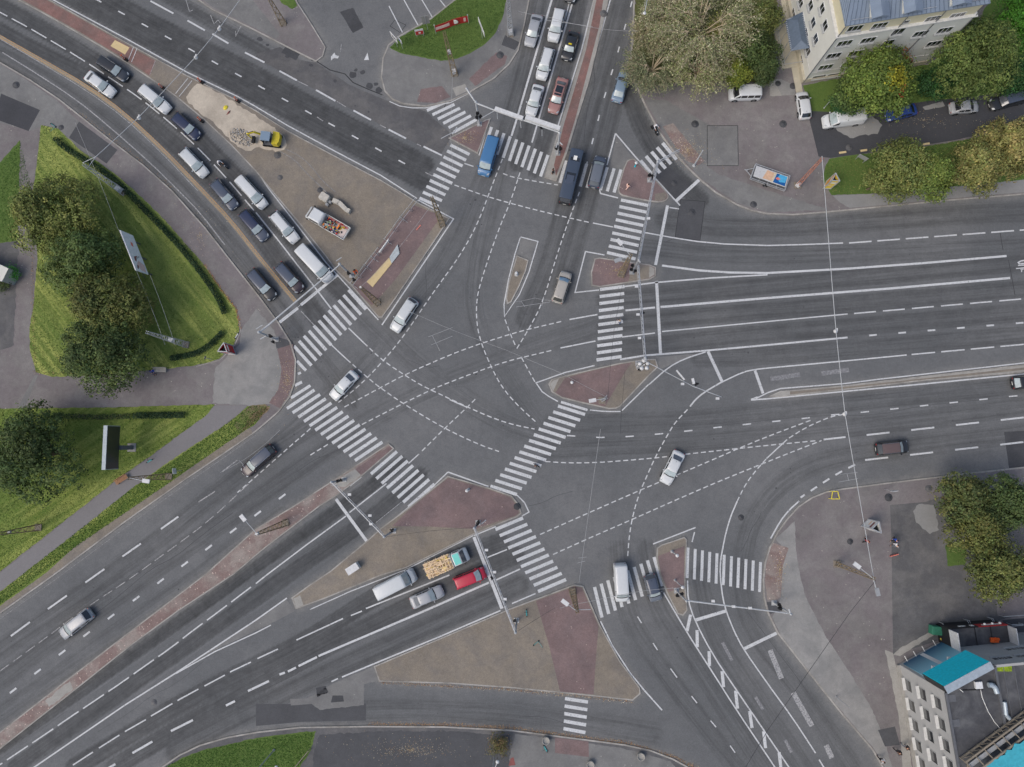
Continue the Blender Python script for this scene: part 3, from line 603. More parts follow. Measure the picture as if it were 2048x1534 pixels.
# lower roads
line([(978, 1165), (837, 1227), (637, 1312)], 4.4); segs([((634, 1314), (597, 1332)), ((592, 1335), (576, 1343)), ((570, 1345), (559, 1349)), ((538, 1362), (496, 1382)), ((470, 1402), (452, 1411)), ((386, 1440), (342, 1462)), ((305, 1483), (265, 1506)), ((231, 1528), (200, 1546))], 4.2)
line([(899, 1150), (732, 1217)], 3); segs([((724, 1222), (702, 1231)), ((686, 1237), (593, 1280)), ((556, 1298), (515, 1317)), ((502, 1324), (460, 1344)), ((450, 1350), (409, 1372)), ((397, 1378), (355, 1401)), ((345, 1407), (302, 1432)), ((292, 1439), (250, 1463)), ((239, 1470), (198, 1496)), ((186, 1504), (146, 1530))], 2.6)
line([(992, 1160), (1040, 1138)], 3); line([(974, 1115), (1014, 1099)], 2.6)
line([(1001, 1221), (880, 1273), (749, 1327), (684, 1354)], 3); segs([((676, 1357), (663, 1363))], 2.6)
line([(574, 1196), (512, 1240), (350, 1347), (250, 1410), (69, 1534), (40, 1554)], 3); line([(542, 1250), (511, 1266), (430, 1303), (352, 1347)], 2.4)
line([(773, 967), (699, 1025)], 2.6); line([(692, 1032), (610, 1092), (532, 1151), (512, 1167)], 2.8)
dash([(502, 1174), (435, 1225), (387, 1260), (340, 1297), (291, 1331), (242, 1366), (190, 1401), (139, 1435), (90, 1469), (0, 1529), (-60, 1570)], 2.8, 48.5, 10.6, start=0)
line([(803, 1004), (752, 1045)], 1.2, 'worn road paint'); line([(723, 954), (700, 972)], 2)
line([(817, 927), (838, 908)], 2.4)
line([(896, 944), (871, 968), (818, 1014), (783, 1042)], 2.4); line([(896, 944), (977, 973)], 2.8); line([(1034, 990), (1049, 1005), (1058, 1024), (1044, 1032)], 2.4); line([(948, 1071), (992, 1053)], 2.6); line([(1024, 1207), (1071, 1187)], 2.6)
line([(947, 1071), (812, 1139), (700, 1183), (620, 1219)], 2)
segs([((22, 1272), (60, 1244)), ((96, 1218), (134, 1191)), ((171, 1165), (209, 1138)), ((245, 1113), (282, 1087)), ((322, 1058), (357, 1033)), ((-50, 1322), (-14, 1297))], 3.6); segs([((397, 1004), (430, 983)), ((445, 943), (475, 920))], 2.2, 'worn road paint')
ctr = [(20, 1386), (69, 1348), (118, 1310), (167, 1273), (216, 1238), (266, 1202), (315, 1167), (363, 1133), (411, 1100), (460, 1066), (509, 1032), (558, 998)]
segs([(p, (p[0]+13, p[1]-10)) for p in ctr], 3.8)
dash([(0, 1342), (60, 1299), (122, 1253), (180, 1210), (245, 1168), (305, 1125), (360, 1085), (420, 1040), (500, 965)], 2, 22, 9, 'worn road paint')
line([(511, 1034)]*0 or [(512, 870), (470, 900), (375, 966), (250, 1056), (107, 1162), (0, 1238)], 1.2, 'ghost road paint')
# concrete joints in the top median: two pale crossing bars
for a, b in (((257, 122), (268, 95)), ((264, 125), (275, 98)), ((352, 188), (377, 157)), ((359, 194), (385, 162))):
    line([a, b], 1.4, z=.137)
line([(300, 152), (312, 122)], 1.2, 'worn road paint', z=.136)
# dirt sheet on works part (dusty wedge tips)
patch([(350, 1347), (512, 1242), (573, 1200), (590, 1222), (540, 1248), (430, 1300)], 'grey asphalt paving', .4)
patch([(1042, 476), (1075, 485), (1058, 518), (1036, 508)], 'grey asphalt paving', .4)
patch([(1244, 720), (1410, 706), (1340, 730), (1318, 740), (1313, 718)], 'grey asphalt paving', .3)
patch([(1233, 272), (1262, 312), (1248, 328), (1242, 338), (1220, 335)], 'grey asphalt paving', .3)
for P, w in (([(1041, 474), (1076, 483), (1058, 544), (1039, 589), (1009, 633), (1008, 609), (1017, 559), (1030, 508), (1041, 474)], 2.4), ([(1209, 510), (1171, 503), (1150, 585), (1198, 580)], 2.6)):
    line(P, w)
# ================================================================ ROAD SHEET with wheel tracks
def build_road():
    xs = np.concatenate([[-600, -300, -150], np.arange(-86, 86.1, .34), [150, 300, 600]]); ys = np.concatenate([[-600, -300, -150], np.arange(-64, 76.1, .34), [150, 300, 600]])
    X, Y = np.meshgrid(xs, ys); n = X.size; nx = len(xs); ny = len(ys)
    dark = np.zeros(X.shape); dust = np.zeros(X.shape); lane = np.zeros(X.shape+(3,))
    def dist(W, full=False):
        d = np.full(X.shape, 1e9); side = np.zeros(X.shape); arc = np.zeros(X.shape); s0 = 0
        for a, b in zip(W, W[1:]):
            ax, ay, bx, by = a.x, a.y, b.x, b.y; m = 4.5
            i0, i1 = np.searchsorted(ys, [min(ay, by)-m, max(ay, by)+m]); j0, j1 = np.searchsorted(xs, [min(ax, bx)-m, max(ax, bx)+m])
            s0 += math.hypot(bx-ax, by-ay)
            if i1 <= i0 or j1 <= j0: continue
            x = X[i0:i1, j0:j1]; y = Y[i0:i1, j0:j1]; L2 = (bx-ax)**2+(by-ay)**2
            if L2 < 1e-9: continue
            t = np.clip(((x-ax)*(bx-ax)+(y-ay)*(by-ay))/L2, 0, 1); dd = np.hypot(x-ax-t*(bx-ax), y-ay-t*(by-ay))
            mm = dd < d[i0:i1, j0:j1]
            if full: side[i0:i1, j0:j1][mm] = ((x-ax)*(ay-by)+(y-ay)*(bx-ax))[mm]/math.sqrt(L2); arc[i0:i1, j0:j1][mm] = (s0-math.sqrt(L2)*(1-t))[mm]
            d[i0:i1, j0:j1][mm] = dd[mm]
        return (d, side, arc) if full else d
    for li_, (P, hw, k) in enumerate(LANES):
        W = [w2(p) for p in smooth_line(P, it=2)]; d, sd_, ar_ = dist(W, True); k *= 1.5 if k < .35 else 1.15
        band = np.exp(-(np.maximum(d-hw, 0)/.28)**2)*.55 + np.exp(-((d-.85)/.38)**2)*.6
        if k >= .35: band = np.exp(-(np.maximum(d-hw, 0)/.10)**2)
        wgt = np.exp(-(np.maximum(d-1.2, 0)/.5)**2); mm = wgt > lane[..., 2]; lane[..., 0][mm] = sd_[mm]; lane[..., 1][mm] = ar_[mm]+li_*37; lane[..., 2][mm] = wgt[mm]
        dark = np.maximum(dark, band*k)
    for W, du in KERBS:
        if not du: continue
        d = dist(W); dust = np.maximum(dust, np.exp(-(d/.75)**2)*.55)
    v = np.zeros((n, 3), np.float32); v[:, 0] = X.ravel(); v[:, 1] = Y.ravel()
    idx = np.arange(n).reshape(X.shape); q = np.stack([idx[:-1, :-1], idx[:-1, 1:], idx[1:, 1:], idx[1:, :-1]], -1).reshape(-1, 4)
    me = bpy.data.meshes.new('road'); me.vertices.add(n); me.vertices.foreach_set('co', v.ravel()); nf = len(q)
    me.loops.add(nf*4); me.loops.foreach_set('vertex_index', q.ravel().astype(np.int32)); me.polygons.add(nf)
    me.polygons.foreach_set('loop_start', (np.arange(nf)*4).astype(np.int32)); me.update(calc_edges=True); me.validate()
    at = me.attributes.new('wear', 'FLOAT_COLOR', 'POINT'); c = np.zeros((n, 4), np.float32); c[:, 0] = dark.ravel(); c[:, 1] = dust.ravel(); c[:, 3] = 1
    at.data.foreach_set('color', c.ravel())
    at = me.attributes.new('lane', 'FLOAT_VECTOR', 'POINT'); at.data.foreach_set('vector', lane.reshape(-1, 3).astype(np.float32).ravel())
    t = NT('road asphalt'); co = t.coord(); ln_ = t.n.new('ShaderNodeAttribute'); ln_.attribute_name = 'lane'; s3 = t.n.new('ShaderNodeSeparateXYZ'); t.link(ln_.outputs['Vector'], s3.inputs[0]); cb3 = t.n.new('ShaderNodeCombineXYZ'); t.link(t.math('MULTIPLY', s3.outputs[0], 2.6), cb3.inputs[0]); t.link(t.math('MULTIPLY', s3.outputs[1], .07), cb3.inputs[1])
    stk = t.ramp(t.noise(1.0, 5, .7, cb3.outputs[0]), .3, .7, -.24, .22); stk = t.math('ADD', 1.0, t.math('MULTIPLY', stk, s3.outputs[2]))
    an = t.n.new('ShaderNodeAttribute'); an.attribute_name = 'wear'; sp = t.n.new('ShaderNodeSeparateColor'); t.link(an.outputs['Color'], sp.inputs[0])
    base = t.mix(t.ramp(t.noise(.045, 4, .55, co, .7), .35, .65), alb(91, 93, 94), alb(104, 105, 105))
    base = t.mix(t.ramp(t.noise(.5, 5, .65, co), .45, .7, 0, .5), base, alb(86, 87, 88))
    g = t.math('MULTIPLY', t.ramp(t.noise(10, 3, .85, co), .22, .78, .7, 1.3), t.ramp(t.noise(4.2, 3, .85, co), .3, .7, .88, 1.12)); g2 = t.ramp(t.noise(1.6, 4, .7, co), .3, .7, .93, 1.07)
    dk = t.math('MULTIPLY', sp.outputs[0], t.ramp(t.noise(.6, 4, .7, co, .4), .25, .75, .6, 1.25))
    v_ = t.math('MULTIPLY', t.math('MULTIPLY', t.math('MULTIPLY', g, g2), stk), t.math('SUBTRACT', 1.0, dk))
    du = t.math('MULTIPLY', sp.outputs[1], t.ramp(t.noise(1.1, 4, .7, co), .3, .65, .15, 1.2))
    base = t.mix(du, base, alb(124, 123, 119))
    n_ = t.n.new('ShaderNodeCombineColor')
    for i in range(3): t.link(v_, n_.inputs[i])
    t.bump(g, .012, .5); me.materials.append(t.out(t.mix(1.0, base, n_.outputs[0], 'MULTIPLY'), .88))
    o = bpy.data.objects.new('road', me); C.objects.link(o); o['kind'] = 'structure'
build_road()
# ================================================================ VEHICLES
def paint(name, rgb, rough=.32, metal=0.0):
    if name in M: return name
    t = NT(name); t.b.inputs['Metallic'].default_value = metal; t.b.inputs['Specular IOR Level'].default_value = .5
    t.b.inputs['Coat Weight'].default_value = .35; t.b.inputs['Coat Roughness'].default_value = .08
    c = alb(*rgb); f = t.ramp(t.noise(2.5, 4, .6), .3, .75)
    M[name] = t.out(t.mix(f, c, tuple(v*.93+.004 for v in c[:3])+(1,)), rough); return name
def glass(name, rgb, rough=.06):
    t = NT(name); t.b.inputs['Specular IOR Level'].default_value = .8; t.b.inputs['Coat Weight'].default_value = .6
    f = t.ramp(t.noise(1.6, 3, .6), .3, .7); c = alb(*rgb)
    M[name] = t.out(t.mix(f, c, tuple(v*.7 for v in c[:3])+(1,)), rough)
glass('windscreen glass', (160, 172, 172), .12); glass('dark glass', (34, 37, 40)); glass('rear glass', (84, 88, 94), .1); glass('blue glass', (120, 150, 175), .12); glass('pale glass', (172, 184, 184), .12)  # pale windscreen tones have the reflected sky put into their base colour
plain('tyre rubber', alb(30, 30, 31), .9); plain('rim metal', alb(120, 122, 124), .4, .6); plain('black trim', alb(34, 35, 37), .6); plain('grey trim', alb(90, 92, 95), .5)
plain('headlight', alb(150, 156, 160), .2, spec=.8); plain('tail light', alb(150, 30, 28), .2, spec=.8); plain('plate white', alb(205, 205, 200), .5); plain('chrome', alb(170, 172, 175), .2, .8)
PAL = dict(white=(190, 193, 193), silver=(150, 153, 156), black=(38, 40, 43), navy=(38, 46, 70), midnight=(44, 50, 58), grey=(96, 102, 110), red=(170, 36, 58), blue=(64, 108, 148), skyblue=(112, 130, 146),
           rose=(150, 112, 106), beige=(158, 154, 146), brownroof=(92, 78, 76), royal=(40, 64, 124), slate=(66, 74, 88), plum=(52, 42, 48), offwhite=(184, 188, 188), teal=(104, 190, 178), busroof=(58, 68, 82))
for k, v in PAL.items(): paint('car paint '+k, v)
def interp(tab, t):
    for (a, va), (b, vb) in zip(tab, tab[1:]):
        if t <= b: return va+(vb-va)*(t-a)/max(1e-9, b-a)
    return tab[-1][1]
STY = {  # cowl, screen top, roof end, rear base (fractions from the front), body top profile (t from rear)
 'sedan': (.265, .41, .72, .86, [(0, .55), (.015, .78), (.05, .94), (.15, .98), (.3, .93), (.72, .93), (.78, .90), (.9, .80), (.965, .68), (.99, .55), (1, .45)]),
 'hatch': (.235, .39, .86, .965, [(0, .55), (.012, .8), (.04, .93), (.3, .94), (.74, .96), (.8, .93), (.91, .82), (.97, .68), (.99, .55), (1, .45)]),
 'estate': (.25, .39, .885, .965, [(0, .55), (.012, .8), (.035, .93), (.3, .93), (.73, .95), (.78, .92), (.9, .82), (.97, .68), (.99, .55), (1, .45)]),
 'suv': (.235, .37, .88, .965, [(0, .6), (.012, .9), (.035, 1.08), (.3, 1.08), (.74, 1.1), (.79, 1.07), (.92, .97), (.97, .82), (.99, .65), (1, .5)]),
 'mpv': (.17, .34, .93, .975, [(0, .55), (.01, .9), (.03, 1.02), (.3, 1.03), (.8, 1.06), (.85, 1.02), (.94, .9), (.975, .75), (.99, .6), (1, .45)]),
 'van': (.15, .265, .965, .985, [(0, .55), (.008, 1.0), (.02, 1.15), (.3, 1.15), (.83, 1.18), (.88, 1.12), (.95, .98), (.98, .8), (.99, .6), (1, .45)]),
 'bus': (.045, .085, .975, .985, [(0, .6), (.006, 1.1), (.015, 1.2), (.3, 1.2), (.9, 1.2), (.955, 1.15), (.98, 1.0), (.992, .8), (1, .5)]),
}
CARS = []
def car(label, cat, rear, front, W=1.8, H=1.46, sty='sedan', col='white', name='car', glassm=None, sunroof=None, rails=None, roofcol=None, panel=False, group=None, nose=None, ztop=.5, taxi=None, rearm='rear glass'):
    pr, pf = G(rear[0], rear[1], ztop), G(front[0], front[1], ztop); d = pf-pr; L = d.length; c = (pr+pf)/2; L *= .965; W *= .985
    rt = empty(name, (c.x, c.y, .012 if name != 'x' else 0), math.atan2(d.y, d.x)); tag(rt, label, cat, group); CARS.append(rt)
    tb, tw, tr, te, prof = STY[sty]; cm = 'car paint '+col; rm = 'car paint '+(roofcol or col); big = sty in ('van', 'bus')
    ks = 1.0
    st = [0, .006, .02, .05, .1, .18, .3, .42, .55, .66, .74, .8, .86, .91, .95, .975, .99, 1]
    def hw(t):
        e = abs(2*t-1); fr = t > .5
        return W/2*(1-(.10 if (big and not fr) else .20 if not fr else .22)*e**(14 if big or not fr else 7)) * (1-.02*(1-e))
    rings = []
    for t in st:
        x = -L/2+t*L; w_ = hw(t); zt = interp(prof, t); zb = .2 if .04 < t < .96 else .28
        h = [(0, zt+.035), (.55*w_, zt+.028), (.84*w_, zt-.005), (.965*w_, zt-.07), (w_, zt-.20 if zt > .75 else zt-.06), (w_*1.0, (zt+zb)*.5-.03 if zt > .75 else zt-.1), (w_*.97, zb+.08), (w_*.9, zb)]
        rings.append([(x, y, z) for y, z in h]+[(x, -y, z) for y, z in reversed(h[1:])])
    n = len(rings[0]); vs = [p for r_ in rings for p in r_]; fs = []
    for k in range(len(rings)-1):
        for i in range(n): fs.append((k*n+i, k*n+(i+1) % n, (k+1)*n+(i+1) % n, (k+1)*n+i))
    fs += [tuple(range(n-1, -1, -1)), tuple((len(rings)-1)*n+i for i in range(n))]
    b = MB(); b.add(vs, fs, True)
    # cabin shell
    X = lambda f: L/2-f*L
    zc_, zr_ = interp(prof, 1-tb)-.01, interp(prof, 1-te)-.01
    tum = .90 if big else .78
    rowsx = [(X(tb), zc_, .90, .10), (X((tb+tw)/2), (zc_+H)/2+.03, (.90+tum)/2+.01, .10), (X(tw), H-.035, tum, .08), (X(tw)-.25, H-.005, tum, .03), (X((tw+tr)/2), H+.01, tum, 0), (X(tr)+.2, H-.01, tum-.005, -.02), (X(tr), H-.045, tum-.01, -.04), (X(te), zr_, .88, -.08 if sty != 'sedan' else -.06)]
    ys = [-1, -.93, -.6, 0, .6, .93, 1]; cv = []; 
    for x, z, wf, bow in rowsx:
        for y in ys:
            yy = y*W/2*wf; k = 1-y*y
            drop = .05 if abs(y) == 1 else (.012 if abs(y) > .9 else 0)
            cv.append((x+bow*k, yy, z+.03*k-drop))
    m = len(ys); cf = []; rf = []
    for r_ in range(len(rowsx)-1):
        for i in range(m-1): (rf if 2 <= r_ <= 5 else cf).append((r_*m+i, r_*m+i+1, (r_+1)*m+i+1, (r_+1)*m+i))
    # sides down to the belt
    for s, e in ((1, m-1), (-1, 0)):
        base = len(cv)
        for k, (x, z, wf, bow) in enumerate(rowsx):
            cv.append((x, s*W/2*.95, min(z, interp(prof, (x+L/2)/L))-.06))
        for k in range(len(rowsx)-1):
            f = (k*m+e, (k+1)*m+e, base+k+1, base+k); cf.append(f if s < 0 else tuple(reversed(f)))
    if roofcol:
        b.add(cv, cf, True); bo = b.build('body', cm, rt); b2 = MB(); b2.add(cv, rf, True); b2.build('roof', rm, rt)
    else:
        b.add(cv, cf+rf, True); bo = b.build('body', cm, rt)
    # glazing, a centimetre proud of the shell
    def pane(r0, r1, f0, f1, name_, mat_, off=.014, yk=.9, bowk=1):
        (x0, z0, w0, b0), (x1, z1, w1, b1) = rowsx[r0], rowsx[r1]; g = MB(); vv = []
        for f in (f0, (f0+f1)/2, f1):
            x, z, wf, bw = x0+(x1-x0)*f, z0+(z1-z0)*f+(.03*math.sin(math.pi*f) if r1-r0 > 1 else 0), w0+(w1-w0)*f, b0+(b1-b0)*f
            for y in (-yk, -yk*.55, 0, yk*.55, yk):
                yy = y*W/2*wf; k = 1-y*y; vv.append((x+bw*k+off*(1 if r0 == 0 else -1), yy, z+.03*k+off*1.3))
        g.add(vv, [(i*5+j, i*5+j+1, i*5+j+6, i*5+j+5) for i in range(2) for j in range(4)], True); return g.build(name_, mat_, rt)
    pane(0, 2, .06, .95, 'windscreen', glassm or 'windscreen glass')
    wb = MB(); wb.tube((X(tb)+.07, -W*.3, zc_+.08), (X(tb)-.02, W*.05, zc_+.10), .012, n=4); wb.tube((X(tb)+.1, W*.02, zc_+.09), (X(tb)+.0, W*.33, zc_+.10), .012, n=4); wb.build('wiper', 'black trim', rt)
    cb = MB(); cb.add([(X(tb)+(.10*(1-(y/1.0)**2))-.10+o_, y*W*.43, zc_+.055-.02*abs(y)) for o_ in (0, .19) for y in (-1, -.5, 0, .5, 1)], [(i, i+1, i+6, i+5) for i in range(4)]); cb.build('cowl', 'black trim', rt)
    if not panel: pane(6, 7, .03, .92, 'rear_window', rearm, .02, .84)
    # side windows
    seg = [(tw*.55+tb*.45, (tw+tr)/2-.01), ((tw+tr)/2+.02, tr+(te-tr)*.25)] if not big else ([(tb+.03, tw+.06)] if panel else [(tb+.03, tw+.05), (tw+.075, tw+.26), (tw+.285, tw+.47), (tw+.495, min(tr-.01, tw+.67))])
    for s in (1, -1):
        for a, c_ in seg:
            xa, xb = X(a), X(c_)
            def edge(x, low):
                f = (L/2-x)/L
                top = H-.10 if tw <= f <= tr else (zc_+(H-.1-zc_)*(f-tb)/(tw-tb) if f < tw else zr_+(H-.1-zr_)*(te-f)/(te-tr))
                bt = interp(prof, (x+L/2)/L)+.02; z = bt+.02 if low else max(bt+.03, top-.02)
                k = (z-bt+.08)/(H-bt+.02); wf = .95+(tum-.95)*k
                return (x, s*(W/2*wf+.02), z)
            g = MB(); g.add([edge(xa, 1), edge(xb, 1), edge(xb, 0), edge(xa-(.25 if a < tw and not big else 0), 0)], [(0, 1, 2, 3) if s < 0 else (3, 2, 1, 0)]); g.build('side_window', 'dark glass', rt)
        mx = X(tb)-.32 if not big else X(tb)-.1; mb = MB(); mz = zc_+.10
        mb.box((mx, s*(W/2+.09), mz), (.13, .2, .14), taper=.8); mb.box((mx, s*(W/2-.02), mz-.05), (.05, .12, .04)); mb.build('wing_mirror', cm, rt)
        hl = MB(); fx = L/2-.30; hl.add([(L/2-.09, s*W*.27, interp(prof, .975)-.02), (L/2-.16, s*W*.40, interp(prof, .965)-.03), (L/2-.42, s*W*.455, interp(prof, .92)-.0), (L/2-.40, s*W*.37, interp(prof, .92)+.035), (L/2-.2, s*W*.26, interp(prof, .96)+.035)], [(0, 1, 2, 3, 4) if s > 0 else (4, 3, 2, 1, 0)]); hl.build('headlight', 'headlight', rt)
        tl = MB(); zt = .82 if sty in ('sedan', 'hatch', 'estate') else .98; tl.box((-L/2+.085, s*W*.37, zt-.12), (.1, .2, .14 if not big else .4)); tl.build('tail_light', 'tail light', rt)
        wx = (L/2-.19*L, -L/2+.20*L)
        for x in wx:
            r_ = .33 if H < 1.6 else .37
            wl = MB(); wl.lathe((x, s*(W/2-.10), r_), [(r_*.6, -.11), (r_, -.10), (r_, .10), (r_*.62, .115)], 16, Matrix.Rotation(R(90), 3, 'X')); wo = wl.build('wheel', 'tyre rubber', rt)
            rim = MB(); rim.lathe((x, s*(W/2+.012), r_), [(.02, .006), (r_*.58, 0), (r_*.6, -.02)], 12, Matrix.Rotation(R(-90*s), 3, 'X')); rim.build('rim', 'rim metal', wo)
        for x in wx: ar = MB(); ar.lathe((x, s*(W/2+.004), .36), [(.30, 0), (.42, -.002), (.43, -.03)], 14, Matrix.Rotation(R(-90*s), 3, 'X')); ar.build('wheel_arch', 'black trim', rt)
        if rails:
            g = MB(); z = H+.05; xs_ = (X(tw)-.1, X(tr)+.1); g.path([(xs_[0], s*W*tum*.47, z-.04), (xs_[0]-.15, s*W*tum*.47, z), (xs_[1]+.15, s*W*tum*.47, z), (xs_[1], s*W*tum*.47, z-.04)], .022, 5); g.build('roof_rail', rails, rt)
    bp = MB(); bp.box((L/2-.07, 0, .42), (.12, W*.62, .16)); bp.build('bumper_grille', 'black trim', rt)
    pl = MB(); pl.box((L/2+.002, 0, .48), (.02, .5, .11)); pl.build('number_plate', 'plate white', rt); pl = MB(); pl.box((-L/2-.004, 0, .62), (.02, .5, .11)); pl.build('number_plate', 'plate white', rt)
    zh = lambda f: interp(prof, 1-f)+.041
    if not big:
        for s in (1, -1): gap = MB(); gap.path([(X(tb)+.12, s*W*.40, zh(tb-.03)-.02), (X(tb*.5), s*W*.37, zh(tb*.5)-.015), (L/2-.22, s*W*.29, zh(.05)-.01)], .008, 4); gap.build('bonnet_seam', 'black trim', rt)
        if sty == 'sedan': gap = MB(); gap.path([(X(te)-.06, -W*.34, .995), (X(te)-.06, W*.34, .995)], .008, 4); gap.build('boot_seam', 'black trim', rt)
    if sunroof:
        for (a, c_) in sunroof:
            g = MB(); x0, x1 = X(tw+(tr-tw)*a), X(tw+(tr-tw)*c_); g.box(((x0+x1)/2, 0, H+.037), (abs(x1-x0), W*tum*.72, .02)); g.build('sunroof', 'dark glass' if sunroof is not True else 'rear glass', rt)
    if taxi:
        g = MB(); g.box((X(.45), 0, H+.11), (.2, .5, .12), taper=.8); g.build('roof_sign', taxi, rt)
    if not big and random.random() < .7:
        g = MB(); g.box((X(tr)+.2, 0, H+.06), (.16, .03, .06), taper=.4); g.build('aerial', 'black trim', rt)
    return rt
plain('taxi yellow', alb(200, 180, 40), .4); plain('stop tape yellow', alb(205, 190, 60), .5)
Q1 = 'cars queuing in the left-hand approach road'; Q2 = 'cars queuing on the top approach road'; P1 = 'vehicles parked by the apartment block'; Q3 = 'vehicles waiting at the lower stop line'
car('dark blue-black estate car with long silver roof rails beside the median strip', 'car', (198, 119), (256, 158), 1.86, 1.5, 'estate', 'midnight', rails='chrome', roofcol='black', group=Q1, glassm='windscreen glass', rearm='dark glass')
car('white saloon with dark rear window next to the dark blue-black estate', 'car', (174, 149), (229, 190), 1.8, 1.44, 'sedan', 'white', group=Q1)
car('white estate car crossed by the overhead lamp cable, beside the sandy works', 'car', (282, 175), (339, 223), 1.86, 1.56, 'estate', 'white', group=Q1)
car('navy blue hatchback alone near the sand patch kerb', 'car', (348, 231), (398, 276), 1.78, 1.46, 'hatch', 'navy', group=Q1)
car('white hatchback-shaped car left of the motorcyclist', 'car', (364, 300), (413, 352), 1.8, 1.48, 'hatch', 'offwhite', group=Q1)
car('dark slate car directly behind the white boxy car in the outer lane', 'car', (427, 362), (472, 417), 1.8, 1.47, 'hatch', 'slate', group=Q1)
car('white boxy car with grooved roof between dark slate cars', 'car', (477, 356), (531, 415), 1.8, 1.68, 'mpv', 'white', group=Q1, rails='white metal' if 'white metal' in M else 'plate white')
car('slate grey estate with dark roof and light windscreen beside white estate', 'car', (484, 423), (533, 480), 1.82, 1.5, 'estate', 'slate', roofcol='navy', group=Q1)
car('white estate with dark side windows just above the white minivan', 'car', (545, 426), (594, 484), 1.8, 1.5, 'estate', 'white', group=Q1, rails='black trim')
car('white minivan with long roof stopped under the gantry arm', 'van', (600, 496), (661, 561), 1.98, 1.95, 'van', 'white', name='minivan', group=Q1)
car('black car with plum roof beside the orange-lined divider by the gantry', 'car', (556, 529), (604, 583), 1.84, 1.6, 'suv', 'plum', group=Q1, roofcol='slate')
car('black car with pale windscreen, lowest in the bus lane beside the park pavement', 'car', (500, 541), (549, 598), 1.84, 1.5, 'estate', 'black', group=Q1, roofcol='slate', glassm='pale glass')
car('white estate turning beside the tip of the triangular works island', 'car', (830, 598), (787, 663), 1.84, 1.55, 'estate', 'offwhite', glassm='windscreen glass')
car('small white saloon leaving over the long zebra crossing', 'car', (713, 745), (664, 797), 1.74, 1.42, 'sedan', 'white')
car('dark purple-black estate with rails on the road beside the grass strip', 'car', (549, 894), (486, 949), 1.84, 1.52, 'estate', 'plum', rails='chrome', group='cars driving off down the lower left road', rearm='dark glass', roofcol='slate')
car('silver hatchback alone in the far lower left road', 'car', (185, 1223), (122, 1272), 1.84, 1.5, 'hatch', 'silver', group='cars driving off down the lower left road', rearm='dark glass')
car('white panel van behind the truck of planks', 'van', (752, 1187), (832, 1146), 2.02, 2.3, 'van', 'offwhite', name='panel_van', group=Q3, panel=True)
car('silver saloon behind the red car', 'car', (821, 1207), (887, 1179), 1.86, 1.45, 'sedan', 'silver', group=Q3)
car('bright red car stopped at the lower stop line', 'car', (908, 1168), (972, 1143), 1.84, 1.58, 'mpv', 'red', group=Q3)
car('tall white van standing on the lower zebra crossing', 'van', (1239, 1124), (1244, 1205), 1.86, 2.3, 'van', 'white', name='panel_van', panel=True, group='vehicles driving down over the lower zebra crossing')
car('grey car with ribbed roof beside the tall white van on the zebra', 'car', (1297, 1148), (1313, 1203), 1.82, 1.66, 'suv', 'grey', roofcol='slate', group='vehicles driving down over the lower zebra crossing', glassm='pale glass')
car('white saloon turning alone in the middle of the wide junction', 'car', (1360, 902), (1328, 968), 1.84, 1.44, 'sedan', 'white')
car('silver-beige car with black rear heading up past the small centre island', 'car', (1113, 607), (1134, 543), 1.82, 1.6, 'suv', 'beige', glassm='blue glass', rearm='dark glass')
BUS = car('black minibus with blue-grey roof stopped on the upper zebra crossing', 'minibus', (1128, 411), (1156, 300), 2.05, 2.65, 'bus', 'black', name='minibus', roofcol='busroof', sunroof=((.17, .24), (.48, .64)))
car('dark grey car beside the black minibus on the zebra', 'car', (1186, 377), (1202, 312), 1.86, 1.66, 'suv', 'slate', roofcol='grey', rearm='rear glass')
car('blue van driving down across the upper zebra crossing', 'van', (989, 277), (966, 353), 1.96, 1.95, 'van', 'blue', name='blue_van')
car('silver saloon in the kerbside lane of the top road', 'car', (1076, 30), (1058, 94), 1.82, 1.45, 'sedan', 'silver', group=Q2)
car('tall white SUV in the middle lane at the top of the queue', 'car', (1121, 19), (1105, 85), 1.88, 1.68, 'suv', 'white', group=Q2, glassm='windscreen glass')
car('black saloon with yellow taxi sign in the top queue', 'car', (1149, 64), (1132, 122), 1.82, 1.46, 'sedan', 'black', group=Q2, taxi='taxi yellow', rearm='dark glass', glassm='windscreen glass')
car('white SUV with black rails in the middle of the top queue', 'car', (1100, 97), (1081, 161), 1.84, 1.64, 'suv', 'white', group=Q2, rails='black trim')
car('white saloon at the head of the top queue', 'car', (1079, 170), (1060, 232), 1.82, 1.44, 'sedan', 'white', group=Q2)
car('rose-brown saloon with dark sunroof at the head of the top queue', 'car', (1127, 156), (1105, 228), 1.84, 1.48, 'sedan', 'rose', group=Q2, sunroof=((.04, .22), (.3, .9)))
car('dark saloon cut off by the top of the photo, ahead of the taxi', 'car', (1156, -58), (1138, 6), 1.82, 1.46, 'sedan', 'black', group=Q2)
car('pale blue-grey saloon leaving along the top right road', 'car', (1232, 206), (1251, 144), 1.82, 1.46, 'sedan', 'skyblue', rearm='windscreen glass', glassm='rear glass')
car('white minivan parked on the mauve paving below the shrubs', 'van', (1521, 188), (1456, 190), 1.9, 1.95, 'van', 'white', name='minivan', group=P1, glassm='dark glass')
car('white sporty hatchback parked at the corner of the little lawn', 'car', (1610, 240), (1602, 183), 1.8, 1.4, 'hatch', 'white', group=P1, glassm='dark glass', rearm='dark glass')
car('white panel van parked half under the maple tree', 'van', (1727, 235), (1643, 246), 2.0, 2.1, 'van', 'white', name='panel_van', group=P1, panel=True, glassm='windscreen glass')
car('bright blue saloon parked behind the maple crown', 'car', (1833, 218), (1770, 234), 1.78, 1.45, 'sedan', 'royal', group=P1, glassm='dark glass', rearm='dark glass')
